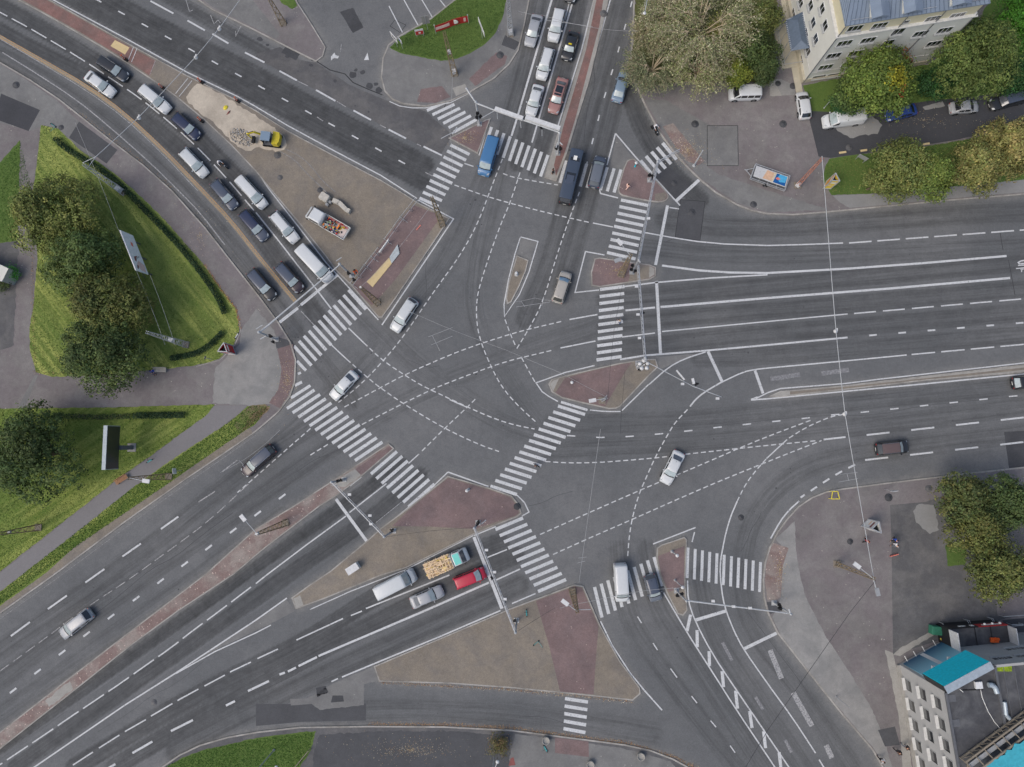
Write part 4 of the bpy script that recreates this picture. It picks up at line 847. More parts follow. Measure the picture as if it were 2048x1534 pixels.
car('silver saloon parked alone below the big tree', 'car', (1897, 218), (1957, 213), 1.78, 1.45, 'sedan', 'silver', group=P1, glassm='dark glass', rearm='dark glass')
car('black estate parked at the right end of the side street', 'car', (2052, 192), (1977, 212), 1.86, 1.52, 'estate', 'black', group=P1, roofcol='slate', glassm='rear glass')
car('black car with brown glass roof driving right past the dashed lines', 'car', (1749, 899), (1817, 892), 1.84, 1.62, 'suv', 'black', roofcol='brownroof', rails='chrome', glassm='windscreen glass', rearm='dark glass')
car('black-and-pale car half out of the right edge of the photo', 'car', (2022, 767), (2086, 761), 1.84, 1.5, 'hatch', 'black', glassm='windscreen glass', rearm='windscreen glass')
# extras on the minibus roof
g = MB(); g.box((2.1, 0, 2.70), (.62, .5, .06)); g.build('roof_hatch', 'plate white', BUS)
g = MB(); g.box((-1.1, 0, 2.70), (1.3, 1.1, .09), taper=.92); g.build('air_conditioner', 'car paint slate', BUS)
# ---------------------------------------------------------------- trucks
plain('plank wood', alb(205, 182, 150), .8, var=.25, vs=6); plain('plank wood yellow', alb(200, 178, 96), .8, var=.2, vs=6); plain('dull steel', alb(150, 152, 152), .5, .3); plain('orange plastic', alb(208, 92, 40), .5); plain('yellow machine paint', alb(178, 162, 46), .45)
plain('white board', alb(188, 189, 188), .5); plain('red board', alb(165, 44, 46), .5); plain('galvanised steel', alb(165, 168, 170), .45, .3); plain('rusty lattice', alb(126, 112, 88), .8, var=.3, vs=2); plain('red lattice', alb(165, 116, 98), .8, var=.3, vs=2)
plain('white pole paint', alb(166, 169, 170), .4); plain('duct grey 2', alb(160, 168, 170), .6); plain('signal black', alb(26, 27, 28), .5); plain('cable grey', alb(150, 151, 151), .5); plain('cable dark', alb(60, 60, 62), .6)
def wheels(rt, xs, W, r=.38):
    for x in xs:
        for s in (1, -1):
            wl = MB(); wl.lathe((x, s*(W/2-.14), r), [(r*.6, -.13), (r, -.12), (r, .12), (r*.62, .13)], 16, Matrix.Rotation(R(90), 3, 'X')); wo = wl.build('wheel', 'tyre rubber', rt)
            rim = MB(); rim.lathe((x, s*(W/2-.005), r), [(.02, .006), (r*.58, 0)], 12, Matrix.Rotation(R(-90*s), 3, 'X')); rim.build('rim', 'rim metal', wo)
def cab(rt, x0, x1, W, H, col, roofc, glassm='rear glass'):
    """forward-control truck cab from x0 (back) to x1 (nose)"""
    b = MB(); rows = [(x0, .5, H-.02, 1), (x0+.05, .45, H, 1), (x1-1.15, .45, H+.02, 1), (x1-.95, .45, H-.03, .99), (x1-.45, .45, 1.28, .98), (x1-.15, .45, 1.12, .93), (x1, .5, .75, .82)]
    vs = []
    for x, zb, zt, wf in rows:
        w_ = W/2*wf; tw_ = w_*(.88 if zt > 1.6 else .94)
        vs += [(x, -w_, zb), (x, -w_, min(zt-.15, 1.15)), (x, -tw_, zt-.06), (x, -tw_*.9, zt), (x, 0, zt+.03), (x, tw_*.9, zt), (x, tw_, zt-.06), (x, w_, min(zt-.15, 1.15)), (x, w_, zb)]
    fs = [(k*9+i, k*9+i+1, (k+1)*9+i+1, (k+1)*9+i) for k in range(len(rows)-1) for i in range(8)]+[tuple(range(8, -1, -1)), tuple(54+i for i in range(9))]
    b.add(vs, fs, True); b.build('cab', 'car paint '+col, rt)
    r_ = MB(); r_.box(((x0+x1)/2-.48, 0, H+.035), (x1-x0-1.22, W*.76, .03)); r_.build('cab_roof', 'car paint '+roofc, rt)
    w_ = MB(); w_.add([(x1-.96, -W*.40, H-.02), (x1-.96, W*.40, H-.02), (x1-.46, W*.44, 1.32), (x1-.46, -W*.44, 1.32)], [(0, 1, 2, 3)]); o = w_.build('windscreen', glassm, rt)
    o.location = (.03, 0, .03)
    for s in (1, -1):
        m_ = MB(); m_.box((x1-.75, s*(W/2+.12), 1.45), (.1, .2, .28)); m_.build('wing_mirror', 'black trim', rt)
        h = MB(); h.box((x1-.05, s*W*.32, .78), (.12, .3, .16)); h.build('headlight', 'headlight', rt)
        d = MB(); d.add([(x0+.2, s*(W/2+.008)*.985, 1.2), (x1-1.0, s*(W/2+.008)*.985, 1.2), (x1-1.1, s*(W/2*.9+.01), H-.2), (x0+.2, s*(W/2*.9+.01), H-.2)], [(0, 1, 2, 3)]); d.build('side_window', 'dark glass', rt)
def place(rear, front, name, label, cat, group=None, z=.012, zt=.6):
    pr, pf = G(rear[0], rear[1], zt), G(front[0], front[1], zt); d = pf-pr; c = (pr+pf)/2
    rt = empty(name, (c.x, c.y, z), math.atan2(d.y, d.x)); tag(rt, label, cat, group); return rt, d.length
# green-cab truck carrying planks
rt, L = place((849, 1143), (936, 1106), 'flatbed_truck', 'flatbed truck with turquoise cab roof carrying sawn planks', 'truck', Q3)
cab(rt, L/2-2.1, L/2, 1.95, 2.1, 'white', 'teal'); wheels(rt, (L/2-.9, -L/2+1.2), 1.95)
g = MB(); g.box((-1.05, 0, .82), (L-2.4, 2.05, .12)); g.box((-1.05, 0, .62), (L-2.2, .8, .18)); g.build('flatbed', 'grey trim', rt)
g = MB(); g.box((L/2-2.32, 0, 1.35), (.08, 1.95, .95)); g.box((L/2-2.45, .45, 1.3), (.25, .5, .4)); g.build('headboard', 'dull steel', rt)
rnd = random.Random(5); g = MB(); hl_ = (L-2.7)/2
for k in range(330):
    a = rnd.choice((0, 0, R(90), rnd.uniform(0, 3.1))); ln = rnd.uniform(.4, 1.3); x, y = rnd.uniform(-hl_+.2, hl_-.2), rnd.uniform(-.85, .85); z = .95+.75*rnd.random()*(1-.25*(y/.95)**2)
    g.cur = 1 if (rnd.random() < .12) else 0
    ca, sa = abs(math.cos(a)), abs(math.sin(a)); ln = min(ln, 2*(1.02-abs(y))/max(.2, sa)+.3)
    g.box((x-1.08, y, z), (ln, .11, .05), Matrix.Rotation(a, 3, 'Z') @ Matrix.Rotation(rnd.uniform(-.15, .15), 3, 'Y'))
g.cur = 0
for k in range(9): g.box((-1.08, -1.0+.02*rnd.random(), .93+k*.08), (2*hl_*rnd.uniform(.8, 1), .1, .06)); g.box((-1.08, 1.0, .93+k*.08), (2*hl_*rnd.uniform(.8, 1), .1, .06)); 
for k in range(10): g.box((-1.08, -.9+k*.2, 1.1), (2*hl_, .16, .3))
o = g.build('plank_heap', ['plank wood', 'plank wood yellow']); o.location = rt.location; o.rotation_euler = rt.rotation_euler
tag(o, 'untidy load of short sawn planks on the turquoise-roofed truck', 'planks', kind='stuff')
# white works pick-up with tools
rt, L = place((696, 470), (617, 424), 'pickup_truck', 'white dropside pick-up full of tools parked on the stone paving', 'truck', z=.14, zt=.75)
cab(rt, L/2-2.75, L/2, 1.95, 2.05, 'white', 'white'); wheels(rt, (L/2-1.0, -L/2+1.1), 1.95)
bx0, bx1 = -L/2+.03, L/2-2.85; bc, bl = (bx0+bx1)/2, bx1-bx0
g = MB(); g.box((bc, 0, .85), (bl, 2.0, .08)); g.build('load_bed', 'dull steel', rt)
for s in (1, -1): g = MB(); g.box((bc, s*1.0, 1.06), (bl, .05, .36)); g.build('dropside', 'plate white', rt)
g = MB(); g.box((bx0+.02, 0, 1.06), (.05, 1.94, .36)); g.build('tailgate', 'plate white', rt)
g = MB(); g.path([(bx1, -.95, .9), (bx1, -.95, 2.0), (bx1, .95, 2.0), (bx1, .95, .9)], .03); g.build('ladder_rack', 'galvanised steel', rt)
for nm, c in (('tool red', (190, 50, 36)), ('tool orange', (215, 120, 50)), ('tool yellow', (205, 180, 50)), ('tool green', (110, 128, 96)), ('tool black', (34, 36, 40)), ('tool pink', (185, 172, 166)), ('tool blue', (50, 66, 104)), ('tool grey', (165, 170, 168))): plain(nm, alb(*c), .5)
g = MB(); rnd = random.Random(9); mats_ = ['tool red', 'tool orange', 'tool yellow', 'tool green', 'tool black', 'tool pink', 'tool blue', 'tool grey']
for k in range(95):
    x = bx1-.15-abs(rnd.gauss(0, .42))*bl if k % 3 else rnd.uniform(bx0+.9, bx1-.2); x = max(bx0+.4, x); y = rnd.uniform(-.85, .85); g.cur = rnd.choice((4, 4, 4, 7, 7, 0, 1, 2, 3, 5, 6, 4))
    g.box((x, y, .93+.3*rnd.random()), (rnd.uniform(.1, .75), rnd.uniform(.05, .2), rnd.uniform(.05, .2)), Matrix.Rotation(rnd.choice((0, 0, 1.57, rnd.uniform(0, 3))), 3, 'Z') @ Matrix.Rotation(rnd.uniform(-.2, .2), 3, 'Y'))
g.cur = 5; g.box((bx0+.9, .2, .92), (1.2, 1.3, .05)); g.cur = 1
for k in range(4): g.tube((bx1-.9-k*.35, .25-.1*k, 1.1), (bx1-1.2-k*.35, .2-.1*k, 1.2), .05)
g.cur = 0
for y in (-.62, -.72, -.8): g.tube((bx0+.3, y, 1.15), (bx1-.2, y, 1.2), .02)
o = g.build('tool_heap', mats_); o.location = rt.location; o.rotation_euler = rt.rotation_euler
tag(o, 'jumble of tools, hoses and coloured boxes in the works pick-up bed', 'tools', kind='stuff')
for (x, y, c) in ((bx1-1.0, -.15, 'tool yellow'), (bx1-1.35, -.2, 'tool red'), (bx0+.85, -.5, 'tool yellow')):
    g = MB(); g.lathe((0, 0, 0), [(.11, 0), (.15, .28), (.15, .29), (.13, .28), (.10, .03)], 14); bk = g.build('bucket', c); bk.matrix_world = Matrix.Translation(rt.location) @ Matrix.Rotation(rt.rotation_euler.z, 4, 'Z') @ Matrix.Translation((x, y, 1.0))
    tag(bk, {0: 'yellow bucket in the middle of the pick-up bed', 1: 'red bucket in the pick-up bed beside a yellow one', 2: 'yellow bucket near the tailgate of the pick-up'}[0 if x > bx1-1.1 else 1 if c == 'tool red' else 2], 'bucket', 'buckets in the pick-up bed')
# mini excavator
e = G(545, 281, .5); rt = empty('mini_excavator', (e.x, e.y, .14), R(172)); tag(rt, 'yellow mini excavator with blue-grey cab roof on the sand', 'excavator')
for s in (1, -1):
    g = MB(); g.box((0, s*.75, .3), (2.2, .34, .52)); g.lathe((1.1, s*.75, .3), [(.26, -.17), (.26, .17)], 12, Matrix.Rotation(R(90), 3, 'X')); g.lathe((-1.1, s*.75, .3), [(.26, -.17), (.26, .17)], 12, Matrix.Rotation(R(90), 3, 'X')); g.build('track', 'tyre rubber', rt)
g = MB(); g.prism([(-1.45, -.35), (-1.3, -.85), (-.4, -.95), (-.4, .95), (-1.2, .95), (-1.45, .5)], .65, 1.55); g.build('engine_cover', 'yellow machine paint', rt)
g = MB(); g.box((.2, 0, .62), (1.9, 1.7, .16)); g.build('deck', 'grey trim', rt)
g = MB()
for x in (-.3, .95):
    for y in (-.42, .82): g.bar((x, y, .7), (x, y, 2.25), .07)
g.box((.32, .2, 1.1), (.5, .5, .5)); g.build('cab_frame', 'black trim', rt)
g = MB(); g.box((.32, .2, 2.3), (1.45, 1.4, .1), taper=.94); g.build('cab_roof', 'car paint skyblue', rt)
g = MB(); g.box((.95, .2, 1.5), (.03, 1.1, 1.3)); g.build('cab_window', 'dark glass', rt)
g = MB(); g.bar((1.0, -.35, .9), (2.1, -.2, 2.2), .22, .26); g.bar((2.1, -.2, 2.2), (3.2, .1, 1.9), .18, .22); g.bar((3.2, .1, 1.9), (2.9, .25, .8), .15, .18); g.build('boom', 'yellow machine paint', rt)
g = MB(); g.tube((1.2, -.38, 1.3), (2.1, -.25, 1.95), .05); g.tube((2.2, -.2, 2.4), (3.0, 0, 2.1), .05); g.build('hydraulic_ram', 'black trim', rt)
g = MB(); g.prism([(2.55, -.2), (2.95, -.2), (2.95, .75), (2.55, .75)], .25, .7); g.build('bucket', 'black trim', rt)
# trestle-like blocks beside the pick-up
plain('tarp grey', alb(172, 168, 158), .8, var=.15)
def blob_box(px, rot, dims, name, label, cat, mat, z0=.14, bevel=.15):
    c = G(px[0], px[1], dims[2]/2); x, y = dims[0]/2, dims[1]/2; k = bevel
    P = [(-x+k, -y), (x-k, -y), (x, -y+k), (x, y-k), (x-k, y), (-x+k, y), (-x, y-k), (-x, -y+k)]
    g = MB(); g.prism(P, 0, dims[2]*.85); g.prism([(p[0]*.93, p[1]*.93) for p in P], dims[2]*.85+.001, dims[2]); o = g.build(name, mat); o.location = (c.x, c.y, z0); o.rotation_euler = (0, 0, rot); tag(o, label, cat); return o
blob_box((650, 396), R(-32), (1.45, 1.15, .9), 'compressor', 'square grey-white covered site compressor above the pick-up cab', 'compressor', 'tarp grey')
g = MB(); W_ = [(0, 0), (.9, -.25), (1.5, -.75), (2.1, -1.25), (2.6, -1.45)]
for a, b_ in zip(W_, W_[1:]): g.bar((a[0], a[1], .35), (b_[0], b_[1], .35), .62, .85)
c = G(667, 402, .4); o = g.build('covered_bench', 'tarp grey'); o.location = (c.x, c.y, .14); o.rotation_euler = (0, 0, R(-5)); tag(o, 'long kinked grey-white covered stack beside the compressor', 'covered stack')
for k, (px, py) in enumerate(((655, 410), (661, 405))):
    c = G(px, py, .3); g = MB(); g.box((0, 0, .25), (.45, .4, .5)); g.box((0, 0, .53), (.3, .25, .06)); o = g.build('utility_box', 'grey trim' if 0 else 'dull steel'); o.location = (c.x, c.y, .14); o.rotation_euler = (0, 0, R(-32)); tag(o, 'small grey box nearest the pick-up cab' if k == 0 else 'small grey box touching the kinked covered stack', 'box', 'small boxes beside the compressor')
# white double cabinet on lower island
c = G(707, 1136, .6); g = MB(); g.box((-.42, 0, .6), (.8, .95, 1.2)); g.box((.42, 0, .6), (.8, .95, 1.2)); g.box((0, 0, 1.23), (1.75, 1.0, .06)); o = g.build('electrical_cabinet', 'white board'); o.location = (c.x, c.y, .13); o.rotation_euler = (0, 0, R(33)); tag(o, 'white double electrical cabinet on the stone tip of the lower island', 'cabinet')
# advertising trailer
rt, L = place((1577, 370), (1500, 343), 'advertising_trailer', 'grey trailer carrying a tilted colourful picture board', 'trailer', z=.14)
c = G(1538, 355, .9)
g = MB()
P4 = [(-2.55, -1.1), (2.55, -1.1), (2.55, 1.1), (-2.55, 1.1)]
for z in (.55, 1.0):
    for a, b_ in zip(P4, P4[1:]+P4[:1]): g.bar((a[0], a[1], z), (b_[0], b_[1], z), .07)
for x in (-2.55, -1.3, 0, 1.3, 2.55):
    for y in (-1.1, 1.1): g.bar((x, y, .5), (x, y, 1.02), .06)
    g.bar((x, -1.1, .52), (x, 1.1, .52), .06)
g.bar((2.55, .6, .5), (3.5, 0, .5), .08); g.bar((2.55, -.6, .5), (3.5, 0, .5), .08); g.build('frame', 'galvanised steel', rt)
g = MB(); g.bar((3.3, 0, .1), (3.3, 0, .8), .08); g.box((3.55, 0, .5), (.25, .1, .1)); g.build('drawbar_jack', 'galvanised steel', rt)
g = MB(); g.box((0, 0, .5), (4.9, 2.0, .05)); g.build('deck', 'grey trim', rt); wheels(rt, (.2,), 2.5, .3)
def art_board(parent, W_, H_, z, shapes, tilt, name='picture_board', base='white board', loc=(0, 0, 0)):
    g = MB(); g.box((0, 0, 0), (W_, H_, .06)); o = g.build(name, base, parent); o.location = (loc[0], loc[1], z); o.rotation_euler = tilt
    for k, (mat_, poly) in enumerate(shapes):
        s_ = MB(); s_.prism([(x*W_/2, y*H_/2) for x, y in poly], .031+.003*k, .033+.003*k); s_.build('printed_shape', mat_, o)
    return o
for nm, c_ in (('art cream', (200, 190, 165)), ('art sand', (205, 170, 140)), ('art blue', (30, 90, 150)), ('art sky', (80, 165, 205)), ('art coral', (210, 120, 105)), ('art navy', (36, 60, 92)), ('art pink', (205, 178, 172)), ('art brown', (120, 70, 66)), ('art orange', (205, 150, 50)), ('art yellow', (205, 180, 70)), ('turquoise board', (20, 190, 208)), ('poster deep blue', (36, 88, 118)), ('poster pale blue', (110, 165, 185)), ('torn turquoise', (60, 150, 165))): plain(nm, alb(*c_), .5)
art_board(rt, 4.75, 1.85, 1.15, [('art cream', [(-.98, -.95), (-.15, -.95), (-.05, .95), (-.98, .95)][::1]), ('art blue', [(-.95, -.9), (-.95, .9), (-.2, .9), (-.3, -.9)]), ('art sky', [(-.95, -.9), (-.9, .3), (-.55, .5), (-.4, -.3), (-.5, -.9)]), ('art coral', [(-.6, -.1), (-.45, .25), (-.3, .1), (-.4, -.3)]), ('art sand', [(-.15, -.8), (.3, -.9), (.45, .85), (-.1, .8)])], (R(14), 0, 0))
# ================================================================ PEOPLE
for nm, c_ in (('skin', (196, 150, 124)), ('hair brown', (64, 46, 36)), ('hair fair', (150, 124, 86)), ('cloth black', (34, 34, 38)), ('cloth white', (200, 200, 200)), ('cloth red', (150, 34, 50)), ('cloth blue', (40, 70, 150)), ('cloth pink', (205, 172, 160)), ('cloth grey', (110, 112, 116)), ('cloth denim', (60, 72, 96)), ('cloth orange', (215, 100, 50)), ('cloth olive', (96, 100, 76)), ('helmet white', (205, 205, 205)), ('helmet black', (30, 30, 32))): plain(nm, alb(*c_), .75)
def skin_obj(name, V, E, Rd, mat_, parent=None, root=0, lv=2):
    me = bpy.data.meshes.new(name); me.from_pydata(V, E, []); o = bpy.data.objects.new(name, me); C.objects.link(o); me.materials.append(M[mat_])
    m = o.modifiers.new('s', 'SKIN'); m.use_smooth_shade = True
    for i, v in enumerate(me.skin_vertices[0].data): r_ = Rd[i] if i < len(Rd) else .03; v.radius = (r_, r_) if not isinstance(r_, tuple) else r_; v.use_root = (i == root)
    s = o.modifiers.new('u', 'SUBSURF'); s.levels = 1; s.render_levels = lv
    if parent is not None: o.parent = parent
    return o
def person(label, px, face, pose='walk', top='cloth black', legs='cloth denim', hair='hair brown', group=None, z=.135, helmet=None, bag=None, extra=None):
    """standing, walking, sitting or riding figure 1.75 m tall; face = heading in degrees (world)"""
    g = G(px[0], px[1], z); rt = empty('person', (g.x, g.y, z), R(face)); tag(rt, label, 'person', group)
    sit = pose in ('sit', 'ride'); hz = .92 if not sit else (.50 if pose == 'sit' else .82)
    sw = .30 if pose == 'walk' else .04
    J = {'pel': (0, 0, hz), 'wa': (.01, 0, hz+.18), 'ch': (.03 if pose != 'ride' else .14, 0, hz+.40), 'nk': (.03 if pose != 'ride' else .2, 0, hz+.56), 'hd': (.05 if pose != 'ride' else .26, 0, hz+.70)}
    for s, n in ((1, 'l'), (-1, 'r')):
        k = s*sw
        J['sh'+n] = (J['ch'][0], .20*s, hz+.48)
        if pose == 'ride': J['el'+n] = (.36, .26*s, hz+.30); J['ha'+n] = (.60, .27*s, hz+.22)
        elif pose == 'sit': J['el'+n] = (.08, .25*s, hz+.22); J['ha'+n] = (.32, .16*s, hz+.12)
        elif pose == 'bend': J['el'+n] = (.25, .24*s, hz+.2); J['ha'+n] = (.42, .18*s, hz-.05)
        else: J['el'+n] = (J['ch'][0]-k*.45, .25*s, hz+.22); J['ha'+n] = (J['ch'][0]-k*.55+.10, .26*s, hz-.02)
        if sit: J['hp'+n] = (.02, .10*s, hz-.02); J['kn'+n] = (.45 if pose == 'sit' else .40, .13*s if pose == 'sit' else .2*s, hz if pose == 'sit' else hz-.22); J['an'+n] = (.47 if pose == 'sit' else .18, .13*s if pose == 'sit' else .19*s, .09 if pose == 'sit' else .36); J['to'+n] = (J['an'+n][0]+.17, J['an'+n][1], J['an'+n][2]-.05)
        else: J['hp'+n] = (0, .10*s, hz-.06); J['kn'+n] = (k*.55+.04, .11*s, .49); J['an'+n] = (k*.9-(.05 if k < 0 else 0), .11*s, .08+(.05 if k < 0 else 0)); J['to'+n] = (J['an'+n][0]+.18, .13*s, .04)
    names = list(J); V = [J[n] for n in names]; ix = {n: i for i, n in enumerate(names)}
    E = [('pel', 'wa'), ('wa', 'ch'), ('ch', 'nk'), ('nk', 'hd')]; rad = {'pel': .135, 'wa': .125, 'ch': .15, 'nk': .055, 'hd': .095}
    for n in 'lr': E += [('ch', 'sh'+n), ('sh'+n, 'el'+n), ('el'+n, 'ha'+n), ('pel', 'hp'+n), ('hp'+n, 'kn'+n), ('kn'+n, 'an'+n), ('an'+n, 'to'+n)]; rad.update({'sh'+n: .065, 'el'+n: .045, 'ha'+n: .032, 'hp'+n: .09, 'kn'+n: .06, 'an'+n: .045, 'to'+n: .035})
    # hands: palm, four fingers and a thumb
    Rd = [rad[n] for n in names]; E = [(ix[a], ix[b]) for a, b in E]
    for n, s in (('l', 1), ('r', -1)):
        h = Vector(J['ha'+n]); e_ = Vector(J['el'+n]); d = (h-e_).normalized(); sd_ = Vector((1, 0, 0)) if abs(d.x) < .7 else Vector((0, 1, 0)); inw = Vector((0, -s, 0)) if abs(d.x) < .7 else Vector((0, 0, -1))
        pm = h+d*.05; V.append(tuple(pm)); Rd.append(.028); pi_ = len(V)-1; E.append((ix['ha'+n], pi_))
        for f, ln in ((-.027, .06), (-.009, .075), (.009, .08), (.027, .07)):
            a = pm+sd_*f+d*.03; b_ = a+d*ln*.5+inw*.008; c_ = b_+d*ln*.4+inw*.022; o = len(V)
            V += [tuple(a), tuple(b_), tuple(c_)]; Rd += [.010, .0085, .007]; E += [(pi_, o), (o, o+1), (o+1, o+2)]
        a = h+d*.02+sd_*.03; o = len(V); V += [tuple(a), tuple(a+d*.03+sd_*.02), tuple(a+d*.055+sd_*.02)]; Rd += [.012, .010, .008]; E += [(pi_, o), (o, o+1), (o+1, o+2)]
    skin_obj('body', V, E, Rd, 'skin', rt, ix['pel'])
    # clothing: jacket and trousers, slightly larger than the body
    nm = ['pel', 'wa', 'ch', 'shl', 'ell', 'hal', 'shr', 'elr', 'har']; jv = [J[n] for n in nm]
    for i in (5, 8): jv[i] = tuple(Vector(jv[i-1]).lerp(Vector(jv[i]), .9))
    skin_obj('jacket', jv, [(0, 1), (1, 2), (2, 3), (3, 4), (4, 5), (2, 6), (6, 7), (7, 8)], [.16, .155, .18, .09, .065, .05, .09, .065, .05], top, rt, 0)
    nm = ['pel', 'hpl', 'knl', 'anl', 'hpr', 'knr', 'anr']
    skin_obj('trousers', [J[n] for n in nm], [(0, 1), (1, 2), (2, 3), (0, 4), (4, 5), (5, 6)], [.15, .105, .078, .062, .105, .078, .062], legs, rt, 0)
    hd = Vector(J['hd']); g = MB(); rs = Matrix.Identity(3)
    if helmet: g.lathe((hd.x-.005, 0, hd.z-.03), [(.135, 0), (.15, .06), (.13, .13), (.07, .175), (.001, .185)], 14); g.build('helmet', helmet, rt)
    else: g.lathe((hd.x-.02, 0, hd.z-.02), [(.10, -.03), (.112, .03), (.10, .09), (.06, .125), (.001, .135)], 14); g.build('hair', hair, rt)
    g = MB(); g.box((hd.x+.10, 0, hd.z-.005), (.03, .025, .04), taper=.5); g.build('nose', 'skin', rt)
    g = MB(); g.box((hd.x+.088, .032, hd.z+.02), (.012, .022, .012)); g.box((hd.x+.088, -.032, hd.z+.02), (.012, .022, .012)); g.build('eyes', 'hair brown', rt)
    g = MB(); g.box((hd.x+.086, 0, hd.z-.045), (.012, .045, .010)); g.build('mouth', 'cloth red', rt)
    for s in (1, -1): g = MB(); g.box((hd.x-.005, s*.098, hd.z), (.03, .015, .05)); g.build('ear', 'skin', rt)
    for n in 'lr':
        a = Vector(J['an'+n]); g = MB(); g.box((a.x+.07, a.y, a.z-.045), (.27, .095, .07), taper=.8); g.build('shoe', 'cloth black', rt)
    if bag:
        g = MB(); g.box((-.2, 0, hz+.32), (.16, .3, .42), taper=.85); o = g.build('backpack', bag); o.matrix_world = Matrix.Translation(rt.location) @ Matrix.Rotation(R(face), 4, 'Z'); tag(o, 'backpack on the back of the '+bag.split()[-1]+'-bag walker', 'backpack')
    return rt
def motorbike(label, px, face, body='signal black', name='motorcycle', L=2.0, z=.012):
    g_ = G(px[0], px[1], .5); rt = empty(name, (g_.x, g_.y, z), R(face)); tag(rt, label, 'motorcycle'); r_ = .30
    for x in (L/2-r_, -L/2+r_):
        g = MB(); g.lathe((x, 0, r_), [(r_*.7, -.05), (r_, -.05), (r_, .05), (r_*.7, .05)], 18, Matrix.Rotation(R(90), 3, 'X')); wo = g.build('wheel', 'tyre rubber', rt)
        g = MB(); g.lathe((x, 0, r_), [(.02, .04), (r_*.68, .03)], 12, Matrix.Rotation(R(90), 3, 'X')); g.build('rim', 'rim metal', wo)
    g = MB(); g.lathe((.22, 0, .72), [(.001, -.3), (.13, -.22), (.17, 0), (.13, .2), (.001, .3)], 12, Matrix.Rotation(R(90), 3, 'Y')); g.build('fuel_tank', body, rt)
    g = MB(); g.box((-.35, 0, .74), (.75, .26, .1), taper=.85); g.build('seat', 'cloth black', rt)
    g = MB(); g.box((0, 0, .42), (.55, .3, .4), taper=.8); g.tube((-.2, .16, .25), (-.8, .18, .35), .05); g.build('engine', 'grey trim', rt)
    g = MB(); g.tube((L/2-r_, .07, r_), (.45, .07, .85), .03); g.tube((L/2-r_, -.07, r_), (.45, -.07, .85), .03); g.build('fork', 'chrome', rt)
    g = MB(); g.tube((.42, -.34, 1.0), (.46, 0, .95), .018); g.tube((.46, 0, .95), (.42, .34, 1.0), .018); g.build('handlebar', 'black trim', rt)
    g = MB(); g.lathe((.62, 0, .84), [(.09, 0), (.09, .06), (.001, .1)], 12, Matrix.Rotation(R(90), 3, 'Y')); g.build('headlight', 'headlight', rt)
    return rt
motorbike('black motorcycle ridden between the queuing cars', (445, 328), -42)
person('person in white top and helmet riding the black motorcycle', (443, 329), -42, 'ride', 'cloth white', 'cloth black', helmet='helmet white', z=0.0)
motorbike('dark moped by the kerb of the right-turn lane', (1309, 260), -55, name='moped', L=1.75)
person('person in white jacket riding the dark moped', (1307, 257), -55, 'ride', 'cloth white', 'cloth black', helmet='helmet white', z=0.0)
def scooter(label, px, face, col='teal board', z=.0, lying=False, group=None):
    g_ = G(px[0], px[1], .1); rt = empty('electric_scooter', (g_.x, g_.y, z), R(face)); tag(rt, label, 'scooter', group)
    g = MB(); g.box((0, 0, .1), (.75, .15, .05)); g.build('deck', col, rt)
    for x in (.48, -.42): g = MB(); g.lathe((x, 0, .1), [(.06, -.03), (.1, -.03), (.1, .03), (.06, .03)], 12, Matrix.Rotation(R(90), 3, 'X')); g.build('wheel', 'tyre rubber', rt)
    g = MB(); g.tube((.42, 0, .12), (.34, 0, 1.1), .025); g.build('stem', col, rt)
    g = MB(); g.tube((.33, -.25, 1.1), (.33, .25, 1.1), .018); g.build('handlebar', 'black trim', rt)
    if lying: rt.rotation_euler = (R(82), 0, R(face))
    return rt
plain('teal board', alb(70, 150, 150), .5)
scooter('scooter ridden over the lower right zebra crossing', (1074, 931), 150, 'signal black', .0)
person('person in black standing on a scooter on the zebra crossing', (1072, 931), 150, 'stand', 'cloth grey', 'cloth black', z=.13)
person('person in pale top walking on the upper right zebra crossing', (1237, 645), 95, 'walk', 'cloth white', 'cloth denim', 'hair fair', z=0)
person('person in dark clothes waiting at the tip of the brick median', (1106, 347), 160, 'stand', 'cloth black', 'cloth black', z=.135)
person('person in pale pink coat on the brick triangle island', (1254, 377), 30, 'walk', 'cloth pink', 'cloth pink', z=.135)
person('worker in orange jacket bending beside the island barrier', (714, 545), -60, 'bend', 'cloth orange', 'cloth grey', helmet='helmet black', z=.135)
person('person in blue sitting on the park bench', (309, 742), -75, 'sit', 'cloth blue', 'cloth denim', z=.13)
W3 = 'pedestrians on the right-hand square'
person('person in red and black beside the striped advertising column', (1727, 1080), 40, 'walk', 'cloth red', 'cloth black', group=W3)
person('person in blue jacket walking next to one in white', (1784, 1078), -150, 'walk', 'cloth blue', 'cloth black', group=W3)
person('person in white jacket walking next to one in blue', (1785, 1088), -160, 'walk', 'cloth white', 'cloth grey', group=W3)
person('person in white top at the kerb below the grey building', (1757, 1514), -60, 'walk', 'cloth white', 'cloth black', group='pedestrians on the lower right pavement')
person('person in black with white shoes nearest the grey building corner', (1790, 1498), -50, 'walk', 'cloth black', 'cloth black', group='pedestrians on the lower right pavement')
person('person in black hugging the wall of the grey building', (1805, 1488), -40, 'walk', 'cloth black', 'cloth grey', group='pedestrians on the lower right pavement')
S4 = 'parked hire scooters'
scooter('green hire scooter lying on the big stone triangle', (1071, 1285), 40, z=.2, lying=True, group=S4); scooter('pale scooter standing at the brick edge of the big triangle', (1053, 1226), 95, z=.13, group=S4)
scooter('hire scooter left on the path edge by the dark screen', (300, 922), 30, z=.14, group=S4); scooter('scooter parked at the lawn corner above the red column', (474, 672), 60, 'galvanised steel', z=.14, group=S4)
